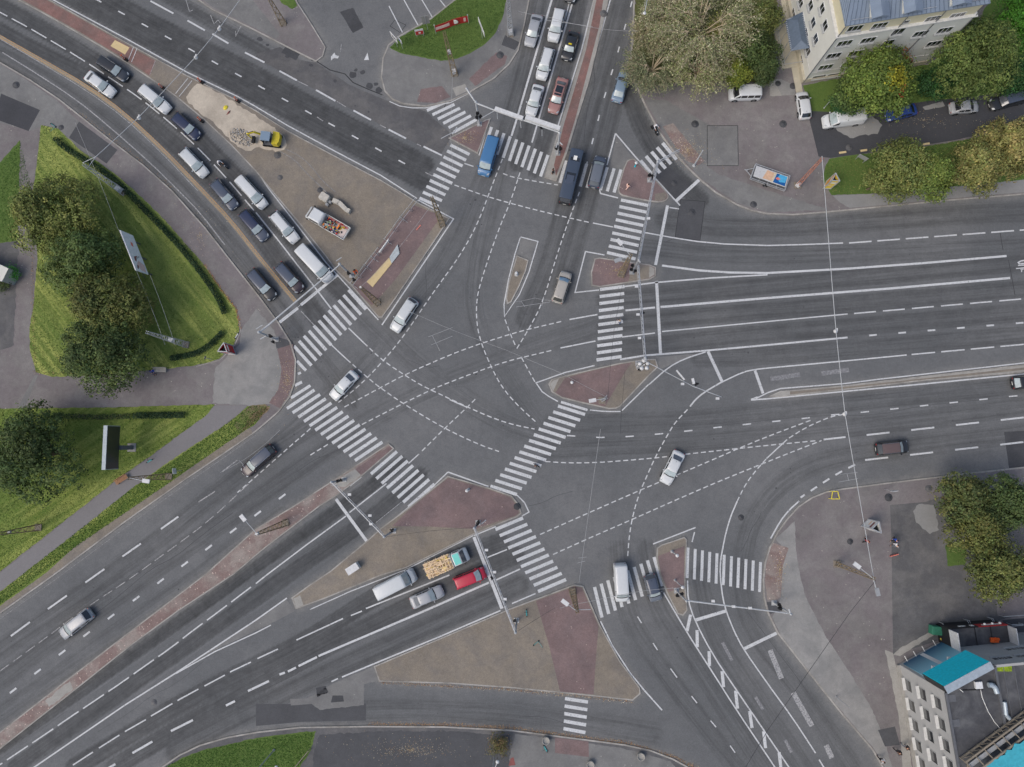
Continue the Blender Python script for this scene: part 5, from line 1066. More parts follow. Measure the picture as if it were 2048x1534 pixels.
scooter('teal scooter at the lower brick pavement', (1091, 1497), 120, z=.14, group=S4); scooter('teal scooter lying at the park pavement near the hedge', (108, 250), -35, z=.2, lying=True, group=S4)
# ================================================================ TREES AND PLANTS
def leaf_mat():
    t = NT('foliage'); a = t.n.new('ShaderNodeAttribute'); a.attribute_name = 'leaf_colour'
    t.b.inputs['Subsurface Weight'].default_value = 0; t.m.use_backface_culling = False
    f = t.ramp(t.noise(3.5, 3, .7), .3, .7, .85, 1.15); n = t.n.new('ShaderNodeCombineColor')
    for i in range(3): t.link(f, n.inputs[i])
    tr = t.n.new('ShaderNodeBsdfTranslucent'); mx = t.n.new('ShaderNodeMixShader'); mx.inputs[0].default_value = .18
    col = t.mix(1.0, a.outputs['Color'], n.outputs[0], 'MULTIPLY'); t.link(col, tr.inputs['Color'])
    M['foliage'] = t.out(col, .7)
    t.link(t.b.outputs[0], mx.inputs[1]); t.link(tr.outputs[0], mx.inputs[2]); t.link(mx.outputs[0], t.n['Material Output'].inputs['Surface'])
leaf_mat(); plain('bark', alb(96, 84, 70), .9, var=.3, vs=2); plain('pale twig', alb(164, 152, 128), .9, var=.2, vs=2)
def leaves(name, P, N, S, colr, parent, rs, aspect=.62):
    n = len(P); N = N/np.linalg.norm(N, axis=1, keepdims=True); ref = rs.normal(size=(n, 3)); T = np.cross(N, ref); T /= np.linalg.norm(T, axis=1, keepdims=True)+1e-9; B = np.cross(N, T)
    T *= S[:, None]*.5; B *= S[:, None]*.5*aspect; V = np.stack([P-T, P-B+N*S[:, None]*.06, P+T, P+B+N*S[:, None]*.06], 1).reshape(-1, 3).astype(np.float32)
    me = bpy.data.meshes.new(name); me.vertices.add(4*n); me.vertices.foreach_set('co', V.ravel()); me.loops.add(4*n); me.loops.foreach_set('vertex_index', np.arange(4*n, dtype=np.int32)); me.polygons.add(n); me.polygons.foreach_set('loop_start', (np.arange(n)*4).astype(np.int32)); me.update(calc_edges=True)
    at = me.attributes.new('leaf_colour', 'FLOAT_COLOR', 'POINT'); c = np.ones((4*n, 4), np.float32); c[:, :3] = np.repeat(np.clip(colr, 0.004, .9), 4, 0); at.data.foreach_set('color', c.ravel())
    me.materials.append(M['foliage']); o = bpy.data.objects.new(name, me); C.objects.link(o)
    if parent is not None: o.parent = parent
    return o
def pal(cols): return np.array([alb(*c)[:3] for c in cols])
def crown(parent, lobes, n, size, cols, seed, accents=(), name='crown', clump=.55, K=None, low=-.35):
    """lobes: (x, y, z, r) relative to parent; leaves sit in clumps over each lobe's surface and inside it"""
    rs = np.random.RandomState(seed); L = np.array(lobes, float); w_ = L[:, 3]**2; w_ /= w_.sum(); PC = pal(cols)*1.2; n = int(n*1.25); size *= .9
    K = K or int(n/20); li = rs.choice(len(L), K, p=w_); d = rs.normal(size=(K*3, 3)); d /= np.linalg.norm(d, axis=1, keepdims=True); d = d[d[:, 2] > low][:K]; K = len(d); li = li[:K]
    rr = rs.uniform(.72, 1.08, K); rr[rs.rand(K) < .15] *= .7
    cc = L[li, :3]+d*(L[li, 3]*rr)[:, None]*np.array([1, 1, .85]); cs = rs.uniform(.6, 1.35, K)*clump
    mixw = rs.dirichlet(np.ones(len(PC))*.7, K); ccol = mixw@PC*rs.uniform(.78, 1.22, (K, 1))
    # broad patches of one colour through the crown
    ph = np.sin(cc[:, 0]*.9+seed)+np.cos(cc[:, 1]*.8-seed*.7)+np.sin(cc[:, 2]*1.1); ccol *= (1+.09*ph)[:, None]
    for (ax, ay, az, ar, ac) in accents:
        m = np.linalg.norm(cc-np.array([ax, ay, az]), axis=1) < ar*rs.uniform(.7, 1.1, K); ccol[m] = np.array(alb(*ac)[:3])*rs.uniform(.75, 1.2, (m.sum(), 1))
    k = rs.randint(0, K, n); off = rs.normal(size=(n, 3))*.55; P = cc[k]+off*cs[k][:, None]; N = d[k]*.8+off*.6+rs.normal(size=(n, 3))*.45+np.array([0, 0, .25])
    S = rs.uniform(.6, 1.35, n)*size; col = ccol[k]*rs.uniform(.72, 1.3, (n, 1))*(1+rs.normal(size=(n, 3))*.04)
    return leaves(name, P, N, S, col, parent, rs)
def trunk(parent, h, r, lobes, seed, mat_='bark'):
    rnd = random.Random(seed); g = MB(); p = Vector((0, 0, -.1)); pts = [p]
    for k in range(4): p = p+Vector((rnd.uniform(-.15, .15), rnd.uniform(-.15, .15), h/4)); pts.append(p)
    for k, (a, b) in enumerate(zip(pts, pts[1:])): g.tube(a, b, r*(1-.14*k), r*(1-.14*(k+1)), 9)
    for l in lobes:
        a = pts[rnd.randint(2, 4)]; m = a.lerp(Vector(l[:3]), .5)+Vector((rnd.uniform(-.3, .3), rnd.uniform(-.3, .3), .3)); g.tube(a, m, r*.5, r*.3, 6); g.tube(m, Vector(l[:3]), r*.3, r*.1, 5)
        for _ in range(3): g.tube(m, Vector(l[:3])+Vector((rnd.uniform(-1, 1), rnd.uniform(-1, 1), rnd.uniform(-.3, .8)))*l[3]*.7, r*.2, r*.05, 4)
    return g.build('trunk', mat_, parent)
def tree(px, zc_, rad, hgt, label, cols, seed, n=9000, size=.36, group=None, accents=(), name='tree', nl=7, sq=1.0, ax=(1, 1), clump=.55, kind='broad-leaved tree'):
    """px = crown centre in the picture at height zc_; rad = crown radius in metres"""
    g = G(px[0], px[1], zc_); rt = empty(name, (g.x, g.y, .12)); tag(rt, label, 'tree', group); rnd = random.Random(seed)
    lobes = [(0, 0, zc_+rad*.1, rad*.62)]
    for k in range(nl):
        a = 2*math.pi*(k+rnd.uniform(-.3, .3))/nl; q = rad*rnd.uniform(.45, .62); lobes.append((q*math.cos(a)*ax[0], q*math.sin(a)*ax[1], zc_+rnd.uniform(-.28, .12)*rad*sq, rad*rnd.uniform(.36, .5)))
    for k in range(3): a = rnd.uniform(0, 6.3); lobes.append((rad*.3*math.cos(a), rad*.3*math.sin(a), zc_+rad*.38*sq, rad*rnd.uniform(.28, .4)))
    trunk(rt, max(1.5, zc_-rad*.5), .09+rad*.035, lobes[1:6], seed)
    crown(rt, lobes, n, size, cols, seed, [(a[0], a[1], a[2]+zc_, a[3], a[4]) for a in accents], clump=clump)
    return rt
OL = [(92, 100, 52), (74, 88, 46), (110, 112, 62), (60, 76, 42)]; DG = [(56, 74, 42), (70, 86, 48), (86, 96, 54), (46, 62, 38)]; YG = [(106, 114, 62), (90, 102, 54), (122, 122, 70), (72, 90, 48)]; AU = [(114, 112, 64), (100, 106, 58), (128, 118, 74), (84, 96, 54)]
GP = 'trees on the park lawn'
tree((116, 432), 5.5, 6.5, 9, 'olive-topped round tree at the top end of the park row', [(110, 116, 62), (90, 102, 54), (122, 124, 68), (70, 84, 48)], 11, 15000, .34, GP)
tree((164, 524), 5.2, 6.0, 9, 'second tree of the park row, pale green beside the white billboard', [(104, 116, 62), (84, 100, 56), (60, 80, 46), (72, 88, 52)], 12, 14000, .34, GP)
tree((218, 604), 5.2, 5.8, 9, 'brownish olive third tree of the park row', [(100, 104, 56), (80, 92, 50), (62, 76, 44), (112, 110, 62)], 13, 13000, .34, GP)
tree((207, 706), 5.5, 6.0, 9.5, 'lowest dark green tree of the park row, above the bench', DG+[(96, 108, 62)], 14, 15000, .34, GP)
tree((62, 905), 5.5, 6.9, 9, 'very broad dark tree left of the dark screen', DG+[(84, 100, 56)], 15, 14000, .36, GP, nl=9)
T6 = tree((1762, 158), 6, 5.4, 10, 'maple with yellow and red patches in front of the apartment block', [(92, 110, 50), (78, 96, 44), (108, 120, 56), (64, 82, 40)], 16, 15000, .34, accents=[(4.6, 4.6, .5, 2.0, (122, 132, 50)), (4.2, 3.0, .4, 1.3, (150, 62, 44)), (5.3, 2.9, 0, 1.1, (140, 50, 50)), (1.0, -1.3, 3.4, 2.0, (138, 136, 44)), (1.9, -3.5, 2.0, 1.3, (160, 70, 48)), (1.5, 5.0, 1.0, .7, (140, 50, 46))], ax=(.95, 1.05), clump=.6)
tree((1700, 188), 3.5, 2.6, 6, 'small darker maple leaning on the left of the big maple', [(70, 90, 48), (84, 100, 52), (58, 76, 42)], 17, 5000, .32, nl=5)
tree((1956, 112), 6, 6.2, 10, 'big soft olive tree above the silver parked car', [(90, 104, 54), (76, 92, 48), (104, 114, 60), (62, 80, 42)], 18, 15000, .32, nl=9)
tree((1905, 40), 7, 2.6, 9, 'narrow green tree at the end wall of the apartment block', DG+[(80, 96, 50)], 19, 5000, .32, nl=5)
for k, (x, y, r_, s, lb) in enumerate(((1868, 170, 2.6, 20, 'deep green bush between the maple and the big olive tree'), (1655+28, 210, 1.7, 21, 'low dark green bush left of the maple above the white van'), (2040, 150, 3.2, 22, 'dark bluish-green bush cut by the right edge'), (1722, 168-10, 1.2, 23, 'small dark bush against the apartment wall'))):
    tree((x, y), 1.8, r_, 3, lb, [(44, 76, 42), (56, 92, 48), (36, 62, 38)], s, int(1900*r_), .28, name='bush', nl=5)
tree((2042, 40), 3.5, 4.4, 6, 'bright green tree in the top right corner', [(64, 112, 34), (76, 124, 40), (52, 94, 32)], 24, 9000, .3)
GR = 'yellowing trees between the side street and the main road'
tree((1806, 338), 4.6, 4.6, 8, 'yellow-green tree beside the orange advertising column', YG, 25, 12000, .33, GR)
tree((1862, 352), 4.4, 3.3, 8, 'green tree overhanging the pavement edge in the yellowing row', [(92, 108, 50), (76, 94, 46), (110, 118, 58)], 26, 8000, .33, GR)
tree((1952, 335), 4.6, 3.9, 8, 'golden-brown tree in the middle of the yellowing row', AU, 27, 9000, .33, GR)
tree((2018, 295), 5, 4.6, 8, 'tall orange-tinted tree at the right edge of the yellowing row', AU+[(134, 120, 78)], 28, 11000, .33, GR)
tree((1752, 385-20), 2.8, 1.9, 5, 'low green shoot tree next to the advertising column', YG, 29, 3500, .3, GR, nl=4)
GB = 'trees above the grey corner building'
tree((1928, 1002), 5, 3.9, 8, 'green tree with brown tips nearest the lower right road', [(84, 96, 56), (68, 82, 48), (104, 100, 56), (56, 70, 42)], 30, 9500, .33, GB)
tree((1950, 1055), 5.4, 3.9, 8, 'ochre-centred tree standing over the square', [(106, 104, 56), (88, 96, 50), (74, 86, 48)], 31, 8000, .33, GB, nl=5)
tree((2012, 1012), 5, 4.2, 8, 'dark green tree behind the ochre-centred one at the right edge', DG+[(80, 96, 54)], 32, 9500, .33, GB)
tree((1992, 1140), 5, 4.3, 8, 'ochre and olive tree just above the black terrace', [(104, 104, 56), (92, 98, 52), (76, 88, 50), (62, 76, 44)], 33, 10000, .33, GB)
for k, (x, y, r_, lb) in enumerate(((1505, 105, 3.6, 'round dark green tree right of the leafless willow'), (1520, 40, 3.0, 'green tree at the top edge beside the side path'), (1470, 148, 2.0, 'small yellow-green shrub above the white minivan'), (1528, 140, 2.3, 'dark shrub at the corner above the white minivan'))):
    tree((x, y), 3.2, r_, 5, lb, [DG+[(84, 102, 50)], YG[:3]+DG[:1], [(120, 126, 50), (90, 104, 44)], DG][k], 34+k, int(2300*r_), .3, 'green shrubs beside the leafless willow', nl=6)
# leafless willow clump: fans of thin twigs with a thin veil of grey-brown leaves
def bare(px, zc_, rad, label, seed, n=2600, cols=((150, 150, 116), (126, 134, 92), (172, 168, 140), (112, 124, 80)), tw=170, group='half-bare willows at the top edge'):
    g_ = G(px[0], px[1], zc_); rt = empty('willow_tree', (g_.x, g_.y, .12)); tag(rt, label, 'tree', group); rnd = random.Random(seed); g = MB()
    g.tube((0, 0, -.1), (0, 0, zc_*.45), .28, .2, 8); tips = []
    for k in range(tw//8):
        a = rnd.uniform(0, 6.283); q = rad*rnd.uniform(.3, .62); m = Vector((q*math.cos(a)*.7, q*math.sin(a)*.7, zc_*rnd.uniform(.8, 1.15))); g.tube((0, 0, zc_*.42), m, .10, .05, 5)
        for j in range(8):
            b = a+rnd.uniform(-.55, .55); q2 = rad*rnd.uniform(.6, 1.05); t_ = Vector((q2*math.cos(b), q2*math.sin(b), zc_*rnd.uniform(.85, 1.25)-q2*.12)); g.tube(m, t_, .045, .014, 4); tips.append((m, t_))
            for i in range(3): s = m.lerp(t_, rnd.uniform(.3, .9)); g.tube(s, s+Vector((math.cos(b+rnd.uniform(-.8, .8)), math.sin(b+rnd.uniform(-.8, .8)), rnd.uniform(-.1, .3)))*rad*.2, .02, .008, 3)
    g.build('trunk', 'pale twig', rt); rs = np.random.RandomState(seed); ti = rs.randint(0, len(tips), n); A = np.array([list(a) for a, b in tips]); B = np.array([list(b) for a, b in tips]); f = rs.uniform(.15, 1.1, (n, 1)); P = A[ti]*(1-f)+B[ti]*f+rs.normal(size=(n, 3))*.28
    P2 = P.copy(); leaves('crown', P, rs.normal(size=(n, 3))+np.array([0, 0, .6]), rs.uniform(.14, .3, n), pal(cols)[rs.randint(0, len(cols), n)]*rs.uniform(.8, 1.4, (n, 1)), rt, rs)
bare((1405, 42), 7, 7.6, 'large half-bare willow with a fan of pale twigs', 51, 15000)
bare((1345, 25), 6, 4.8, 'half-bare willow at the kerb near the top edge', 52, 7000)
bare((1402, 128), 5, 4.6, 'lower half-bare willow with yellow-green twigs', 53, 8500, ((138, 144, 96), (114, 124, 76), (158, 156, 122)))
bare((1312, 60), 4, 3.6, 'grey-brown twiggy willow nearest the kerb at the top edge', 57, 5500, ((128, 128, 96), (108, 112, 78), (146, 142, 110)))
bare((1308, 128), 3.6, 4.4, 'grey-green twiggy thicket overhanging the kerb', 54, 9500, ((116, 122, 92), (100, 110, 78), (132, 134, 104)))
bare((1455, 80), 4.5, 4.0, 'yellowish thin-leaved willow beside the round green tree', 55, 6500, ((128, 134, 70), (110, 120, 60), (148, 146, 90)))
tree((1400, 95), 1.4, 4.2, 2, 'dark undergrowth bush beneath the willows', DG, 56, 6500, .28, name='bush', nl=7, sq=.5)
# hedges
def hedge(pts, wpx, label, seed, cols=((40, 62, 42), (30, 50, 34), (54, 78, 50), (70, 86, 56)), hgt=.8, dens=110):
    W = [w2(p, .3) for p in smooth_line(pts, it=2)]; o0 = W[0]; rs = np.random.RandomState(seed); Ps = []; Ns = []
    for a, b in zip(W, W[1:]):
        L = (b-a).length; n = int(L*dens*wpx*MPP*2.2); t = rs.rand(n); wv = rs.uniform(-1, 1, n)*wpx*MPP/2*rs.uniform(.8, 1.1, n); d = (b-a)/max(L, 1e-6)
        x = a.x+(b.x-a.x)*t-d.y*wv; y = a.y+(b.y-a.y)*t+d.x*wv; z = hgt*np.sqrt(np.clip(1-(wv/(wpx*MPP/2*1.15))**2, .05, 1))*rs.uniform(.55, 1.1, n)
        Ps.append(np.stack([x-o0.x, y-o0.y, z+.12], 1)); Ns.append(np.stack([-d.y*wv, d.x*wv, np.full(n, .6)], 1)+rs.normal(size=(n, 3))*.5)
    P = np.concatenate(Ps); N = np.concatenate(Ns); PC = pal(cols); c = PC[(np.sin(P[:, 0]*2.1)+np.cos(P[:, 1]*2.7)+rs.rand(len(P))*3).astype(int) % len(PC)]*rs.uniform(.65, 1.35, (len(P), 1))
    rt = empty('hedge', (o0.x, o0.y, 0)); tag(rt, label, 'hedge', 'low hedges round the park lawns'); leaves('foliage', P, N, rs.uniform(.13, .26, len(P)), c, rt, rs)
hedge([(112, 278), (135, 300), (175, 322), (210, 345), (250, 378), (300, 430), (350, 480), (400, 540), (435, 590), (452, 628)], 12, 'long curved dark hedge following the park pavement', 61)
hedge([(447, 664), (425, 688), (395, 708), (343, 717)], 12, 'short curved hedge above the red advertising column', 62)
hedge([(268, 831), (372, 830)], 13, 'straight dense hedge end above the dark screen', 63); hedge([(110, 832), (180, 834), (262, 833)], 11, 'thin straggling hedge next to the broad dark tree', 64, ((70, 84, 54), (90, 92, 66), (54, 76, 46)), .6, 60)
# grass tufts
def tufts(poly, n, seed, cols, name='grass', hgt=.13, z=.13, stripe=None):
    from mathutils.geometry import tessellate_polygon
    P = [G(x, y, z) for x, y in poly]; T = tess(P); rs = np.random.RandomState(seed); A = np.array([[list(P[i]) for i in t] for t in T]); ar = np.abs(np.cross(A[:, 1]-A[:, 0], A[:, 2]-A[:, 0])[:, 2]); k = rs.choice(len(T), n, p=ar/ar.sum()); u = rs.rand(n, 2); m = u.sum(1) > 1; u[m] = 1-u[m]
    Q = A[k, 0]+(A[k, 1]-A[k, 0])*u[:, :1]+(A[k, 2]-A[k, 0])*u[:, 1:]; Q = Q+np.array([0, 0, .03]); PC = pal(cols); f = np.sin(Q[:, 0]*.35+np.sin(Q[:, 1]*.3)*2)+np.sin(Q[:, 1]*.8+Q[:, 0]*1.1)*.6+rs.rand(n)*2.2; c = PC[(np.abs(f)*1.3).astype(int) % len(PC)]*rs.uniform(.7, 1.3, (n, 1))
    if stripe is not None: a_ = -Q[:, 0]*math.sin(stripe)+Q[:, 1]*math.cos(stripe); b_ = Q[:, 0]*math.cos(stripe)+Q[:, 1]*math.sin(stripe); c *= (1.05+.3*np.sin(a_*2.6+np.sin(b_*.15)*.8)*(.5+.5*np.sin(b_*.21+a_*.3)))[:, None]
    o = leaves(name, Q, rs.normal(size=(n, 3))*.55+np.array([0, 0, .8]), rs.uniform(.10, .24, n), c, None, rs, .35); o['kind'] = 'stuff'
tufts(G1, 42000, 71, [(88, 114, 48), (102, 122, 54), (122, 132, 66), (80, 106, 44), (134, 140, 80)], stripe=R(-52)); tufts(G3, 30000, 72, [(84, 110, 42), (98, 120, 50), (120, 130, 64), (72, 100, 40)], stripe=R(33))
tufts([(430, 902), (325, 975), (150, 1095), (0, 1210), (-60, 1255), (-60, 1235), (42, 1151), (262, 978), (445, 853), (500, 812), (535, 812), (511, 848)], 12000, 73, [(68, 98, 38), (80, 108, 46), (96, 118, 54)])
tufts([(480, 868), (500, 830), (535, 812), (538, 818), (514, 842)], 700, 76, [(120, 108, 70), (96, 100, 56), (140, 112, 92)])
tufts([(923, -10), (862, 40), (799, 77), (781, 95), (800, 104), (882, 120), (915, 115), (970, 86), (1005, 32), (1012, -10)], 8500, 74, [(68, 94, 42), (80, 104, 48), (98, 118, 62)])
tufts([(1658, 320), (1780, 304), (2047, 258), (2047, 355), (1780, 384), (1665, 388), (1650, 340)], 9000, 75, [(74, 96, 44), (96, 108, 54), (118, 116, 70)]); tufts([(325, 1534), (410, 1500), (512, 1478), (628, 1464), (618, 1500), (590, 1545)], 6000, 77, [(62, 96, 34), (76, 106, 42)])
tufts([(66, 384), (38, 384), (35, 480), (0, 484), (0, 330), (40, 285)], 2500, 78, [(66, 98, 36), (78, 108, 44)])
# fallen leaves and litter
def litter(areas, n, seed, cols, smin=.05, smax=.14, z=.15):
    rs = np.random.RandomState(seed); Q = []
    for (x, y, rx, ry, w_) in areas:
        m = int(n*w_)
        for _ in range(m): a, q = rs.uniform(0, 6.28), abs(rs.normal())*.6; g_ = G(x+rx*q*math.cos(a), y+ry*q*math.sin(a), z); Q.append((g_.x, g_.y, z+.01))
    Q = np.array(Q); PC = pal(cols); o = leaves('fallen_leaves', Q, rs.normal(size=(len(Q), 3))*.2+np.array([0, 0, 1]), rs.uniform(smin, smax, len(Q)), PC[rs.randint(0, len(PC), len(Q))], None, rs, .7); o['kind'] = 'stuff'
litter([(1375, 300, 45, 40, .25), (930, 275, 28, 22, .1), (575, 760, 22, 60, .12), (400, 470, 80, 90, .1), (1560, 1140, 14, 45, .1), (820, 1500, 130, 28, .2), (1230, 540, 30, 20, .04), (1850, 240, 150, 30, .09)], 2600, 81, [(178, 168, 140), (190, 180, 160), (160, 140, 100), (150, 120, 80)])
def trail(pts, n, seed, cols, spread=.18, z=.01):
    W = [w2(p) for p in pts]; rs = np.random.RandomState(seed); cum = np.cumsum([0]+[(b-a).length for a, b in zip(W, W[1:])]); Q = []
    for s in rs.rand(n)*cum[-1]:
        i = min(len(W)-2, int(np.searchsorted(cum, s)-1)); p = W[max(i, 0)].lerp(W[max(i, 0)+1], (s-cum[max(i, 0)])/max(1e-6, cum[max(i, 0)+1]-cum[max(i, 0)])); Q.append((p.x+rs.normal()*spread, p.y+rs.normal()*spread, z+.03*rs.rand()))
    PC = pal(cols); o = leaves('fallen_leaves', np.array(Q), rs.normal(size=(n, 3))*.3+np.array([0, 0, 1]), rs.uniform(.06, .16, n), PC[rs.randint(0, len(PC), n)]*rs.uniform(.7, 1.2, (n, 1)), None, rs, .7); o['kind'] = 'stuff'
BR_ = [(140, 104, 74), (160, 128, 92), (112, 84, 66), (176, 150, 110)]
trail([(737, 1449), (887, 1450), (1023, 1457), (1149, 1473), (1249, 1486), (1345, 1513), (1400, 1540)], 2600, 82, BR_); trail([(760, 1365), (1024, 1379), (1186, 1395), (1265, 1404)], 900, 83, BR_+[(190, 180, 160)], .12)
trail([(155, 228), (220, 280), (287, 331), (345, 383)], 500, 84, BR_, .3); trail([(410, 530), (440, 575), (474, 620), (482, 658)], 500, 85, BR_+[(190, 120, 60)], .12, .15); trail([(66, 390), (67, 610), (72, 744), (220, 750)], 500, 86, BR_, .15, .15)
# heap of broken paving stones on the sand
rnd = random.Random(3); g = MB()
for k in range(420):
    a, q = rnd.uniform(0, 6.28), math.sqrt(rnd.random()); x, y = 483+25*q*math.cos(a)+3*math.sin(a), 274+17*q*math.sin(a)+5*math.cos(a); p_ = G(x, y, .2); s = rnd.uniform(.06, .15); g.cur = rnd.choice((0, 1, 1, 1, 2))
    g.box((p_.x, p_.y, .15+.22*rnd.random()*(1-q)), (s*1.3, s, s*.8), Matrix.Rotation(rnd.uniform(0, 3), 3, 'Z') @ Matrix.Rotation(rnd.uniform(-.5, .5), 3, 'X'))
o = g.build('rubble', ['dull steel', 'sand', 'grey trim']); tag(o, 'heap of small broken paving stones on the sand', 'rubble', kind='stuff')
# ================================================================ MASTS, GANTRIES, SIGNS
ND = Vector(NAD)
def hfrom(b, t): return max(1.0, CAMH*(1-(Vector(b)-ND).length/(Vector(t)-ND).length))
def up(px, z0, z): p = G(px[0], px[1], z0); return Vector((p.x, p.y, z))
def mast(base, top, label, mat_='rusty lattice', a0=.42, a1=.14, z0=.13, h=None, group='lattice masts of the trolley and lamp network', lamps=(), arms=(), boxes=()):
    h = h or hfrom(base, top); b = G(base[0], base[1], z0); t = G(top[0], top[1], h); t = Vector((b.x, b.y, h)).lerp(t, .6)
    rt = empty('lattice_mast', (b.x, b.y, z0)); tag(rt, label, 'mast', group); T = t-b; T.z = h-z0; ang = math.atan2(-(top[1]-base[1]), top[0]-base[0])
    g = MB(); cs = [(1, 1), (-1, 1), (-1, -1), (1, -1)]; Rz = Matrix.Rotation(ang, 3, 'Z')
    def pt(i, f): a = a0+(a1-a0)*f; return T*f+Rz @ Vector((cs[i % 4][0]*a, cs[i % 4][1]*a, 0))
    for i in range(4): g.bar(pt(i, 0), pt(i, 1), .075)
    n = int(h/.7)
    for k in range(n):
        for i in range(4): g.bar(pt(i+(k % 2), k/n), pt(i+1-(k % 2), (k+1)/n), .04)
        if k % 2 == 0:
            for i in range(4): g.bar(pt(i, k/n), pt(i+1, k/n), .035)
    g.build('lattice', mat_, rt); g = MB(); g.box((0, 0, .03), (.95, .95, .16)); g.build('footing', 'setts', rt)
    for k, px in enumerate(lamps):
        q = G(px[0], px[1], h)-b; q.z = h-z0; a = MB(); s = T*.97; a.tube(s, q-(q-s)*.08, .05, .035, 6); ar = a.build('lamp_arm', 'white pole paint', rt)
        l_ = MB(); dz = math.atan2(q.y-s.y, q.x-s.x); l_.box(q, (.95, .5, .16), Matrix.Rotation(dz, 3, 'Z')); l_.build('lamp', 'white board' if k % 2 == 0 else 'dull steel', ar)
    for px in arms: q = G(px[0], px[1], h*.9)-b; q.z = h*.9-z0; a = MB(); a.tube(T*.9, q, .045); a.build('bracket', 'white pole paint', rt)
    for f, s in boxes: a = MB(); a.box(T*f, (s, s, s*1.1), Rz); a.build('box', 'white board', rt)
    return rt
mast((566, 46), (533, -14), 'lattice mast on the forecourt pavement at the top left')
mast((1021, 68), (1015, -14), 'tall pale lattice mast at the kerb of the top road', 'galvanised steel', boxes=((.05, .6),))
mast((909, 147), (886, 63), 'lattice mast beside the rounded lawn holding the red banner wire', 'rusty lattice', boxes=((.05, .55), (.55, .45)))
mast((246, 384), (167, 325), 'long white lattice mast at the upper park hedge', 'white pole paint', arms=((192, 313),), boxes=((.12, .7),))
mast((372, 689), (293, 663), 'white lattice mast on the park lawn above the short hedge', 'galvanised steel', boxes=((.4, .6),))
mast((338, 953), (256, 954), 'brown lattice mast across the park path by the stone bench', lamps=((292, 962),))
mast((77, 1055), (-3, 1067), 'dark lattice mast in the lower grass at the left edge', boxes=((.75, .3),))
mast((571, 1046), (512, 1070), 'rusty lattice mast on the slim brick median', lamps=((486, 1036),), boxes=((.97, .4),))
mast((754, 605), (720, 573), 'dark lattice mast at the lower tip of the works island', boxes=((.97, .3),))
mast((884, 448), (864, 393), 'ochre lattice mast at the right corner of the works island')
mast((1243, 548), (1261, 509), 'orange-brown lattice mast on the island below the upper right zebra', lamps=((1239, 484), (1236, 520)))
mast((1145, 1183), (1154, 1224), 'short lattice mast with lamp at the peak of the big bottom triangle', lamps=((1130, 1205),), arms=((1181, 1219),))
mast((1674, 1128), (1748, 1157), 'lattice mast with two lamp heads on the lower right square', 'rusty lattice', a0=.25, lamps=((1714, 1131), (1755, 1184)))
mast((1204, 801), (1211, 797), 'pale round-headed camera mast on the lower edge of the brick island', 'galvanised steel', a0=.15, h=6.0, lamps=((1185, 801),), arms=((1214, 790),))
mast((1595, 371), (1643, 314), 'leaning red lattice mast beside the advertising trailer', 'red lattice', a0=.22, boxes=((.03, .6),))
def head(parent, loc, yaw, name='signal_head', n=3, s=.78):
    g = MB(); Rz = Matrix.Rotation(yaw, 3, 'Z'); g.box((0, 0, 0), (.24*s, .36*s, .32*n*s)); g.box((-.14*s, 0, 0), (.03, .62*s, .36*n*s)); o = g.build(name, 'signal black', parent); o.location = loc; o.rotation_euler = (0, 0, yaw)
    for k in range(n):
        z = (k-(n-1)/2)*-.31*s; g = MB(); g.lathe((.125*s, 0, z), [(.001, .01), (.10*s, .005), (.10*s, 0)], 12, Matrix.Rotation(R(90), 3, 'Y')); g.build('lens', ('lens red', 'lens amber', 'lens green')[k if n == 3 else 2*k], o)
        g = MB(); g.box((.22*s, 0, z+.11*s), (.2*s, .26*s, .02)); g.build('visor', 'signal black', o)
for nm, c_ in (('lens red', (90, 24, 22)), ('lens amber', (96, 70, 24)), ('lens green', (26, 74, 54))): plain(nm, alb(*c_), .15)
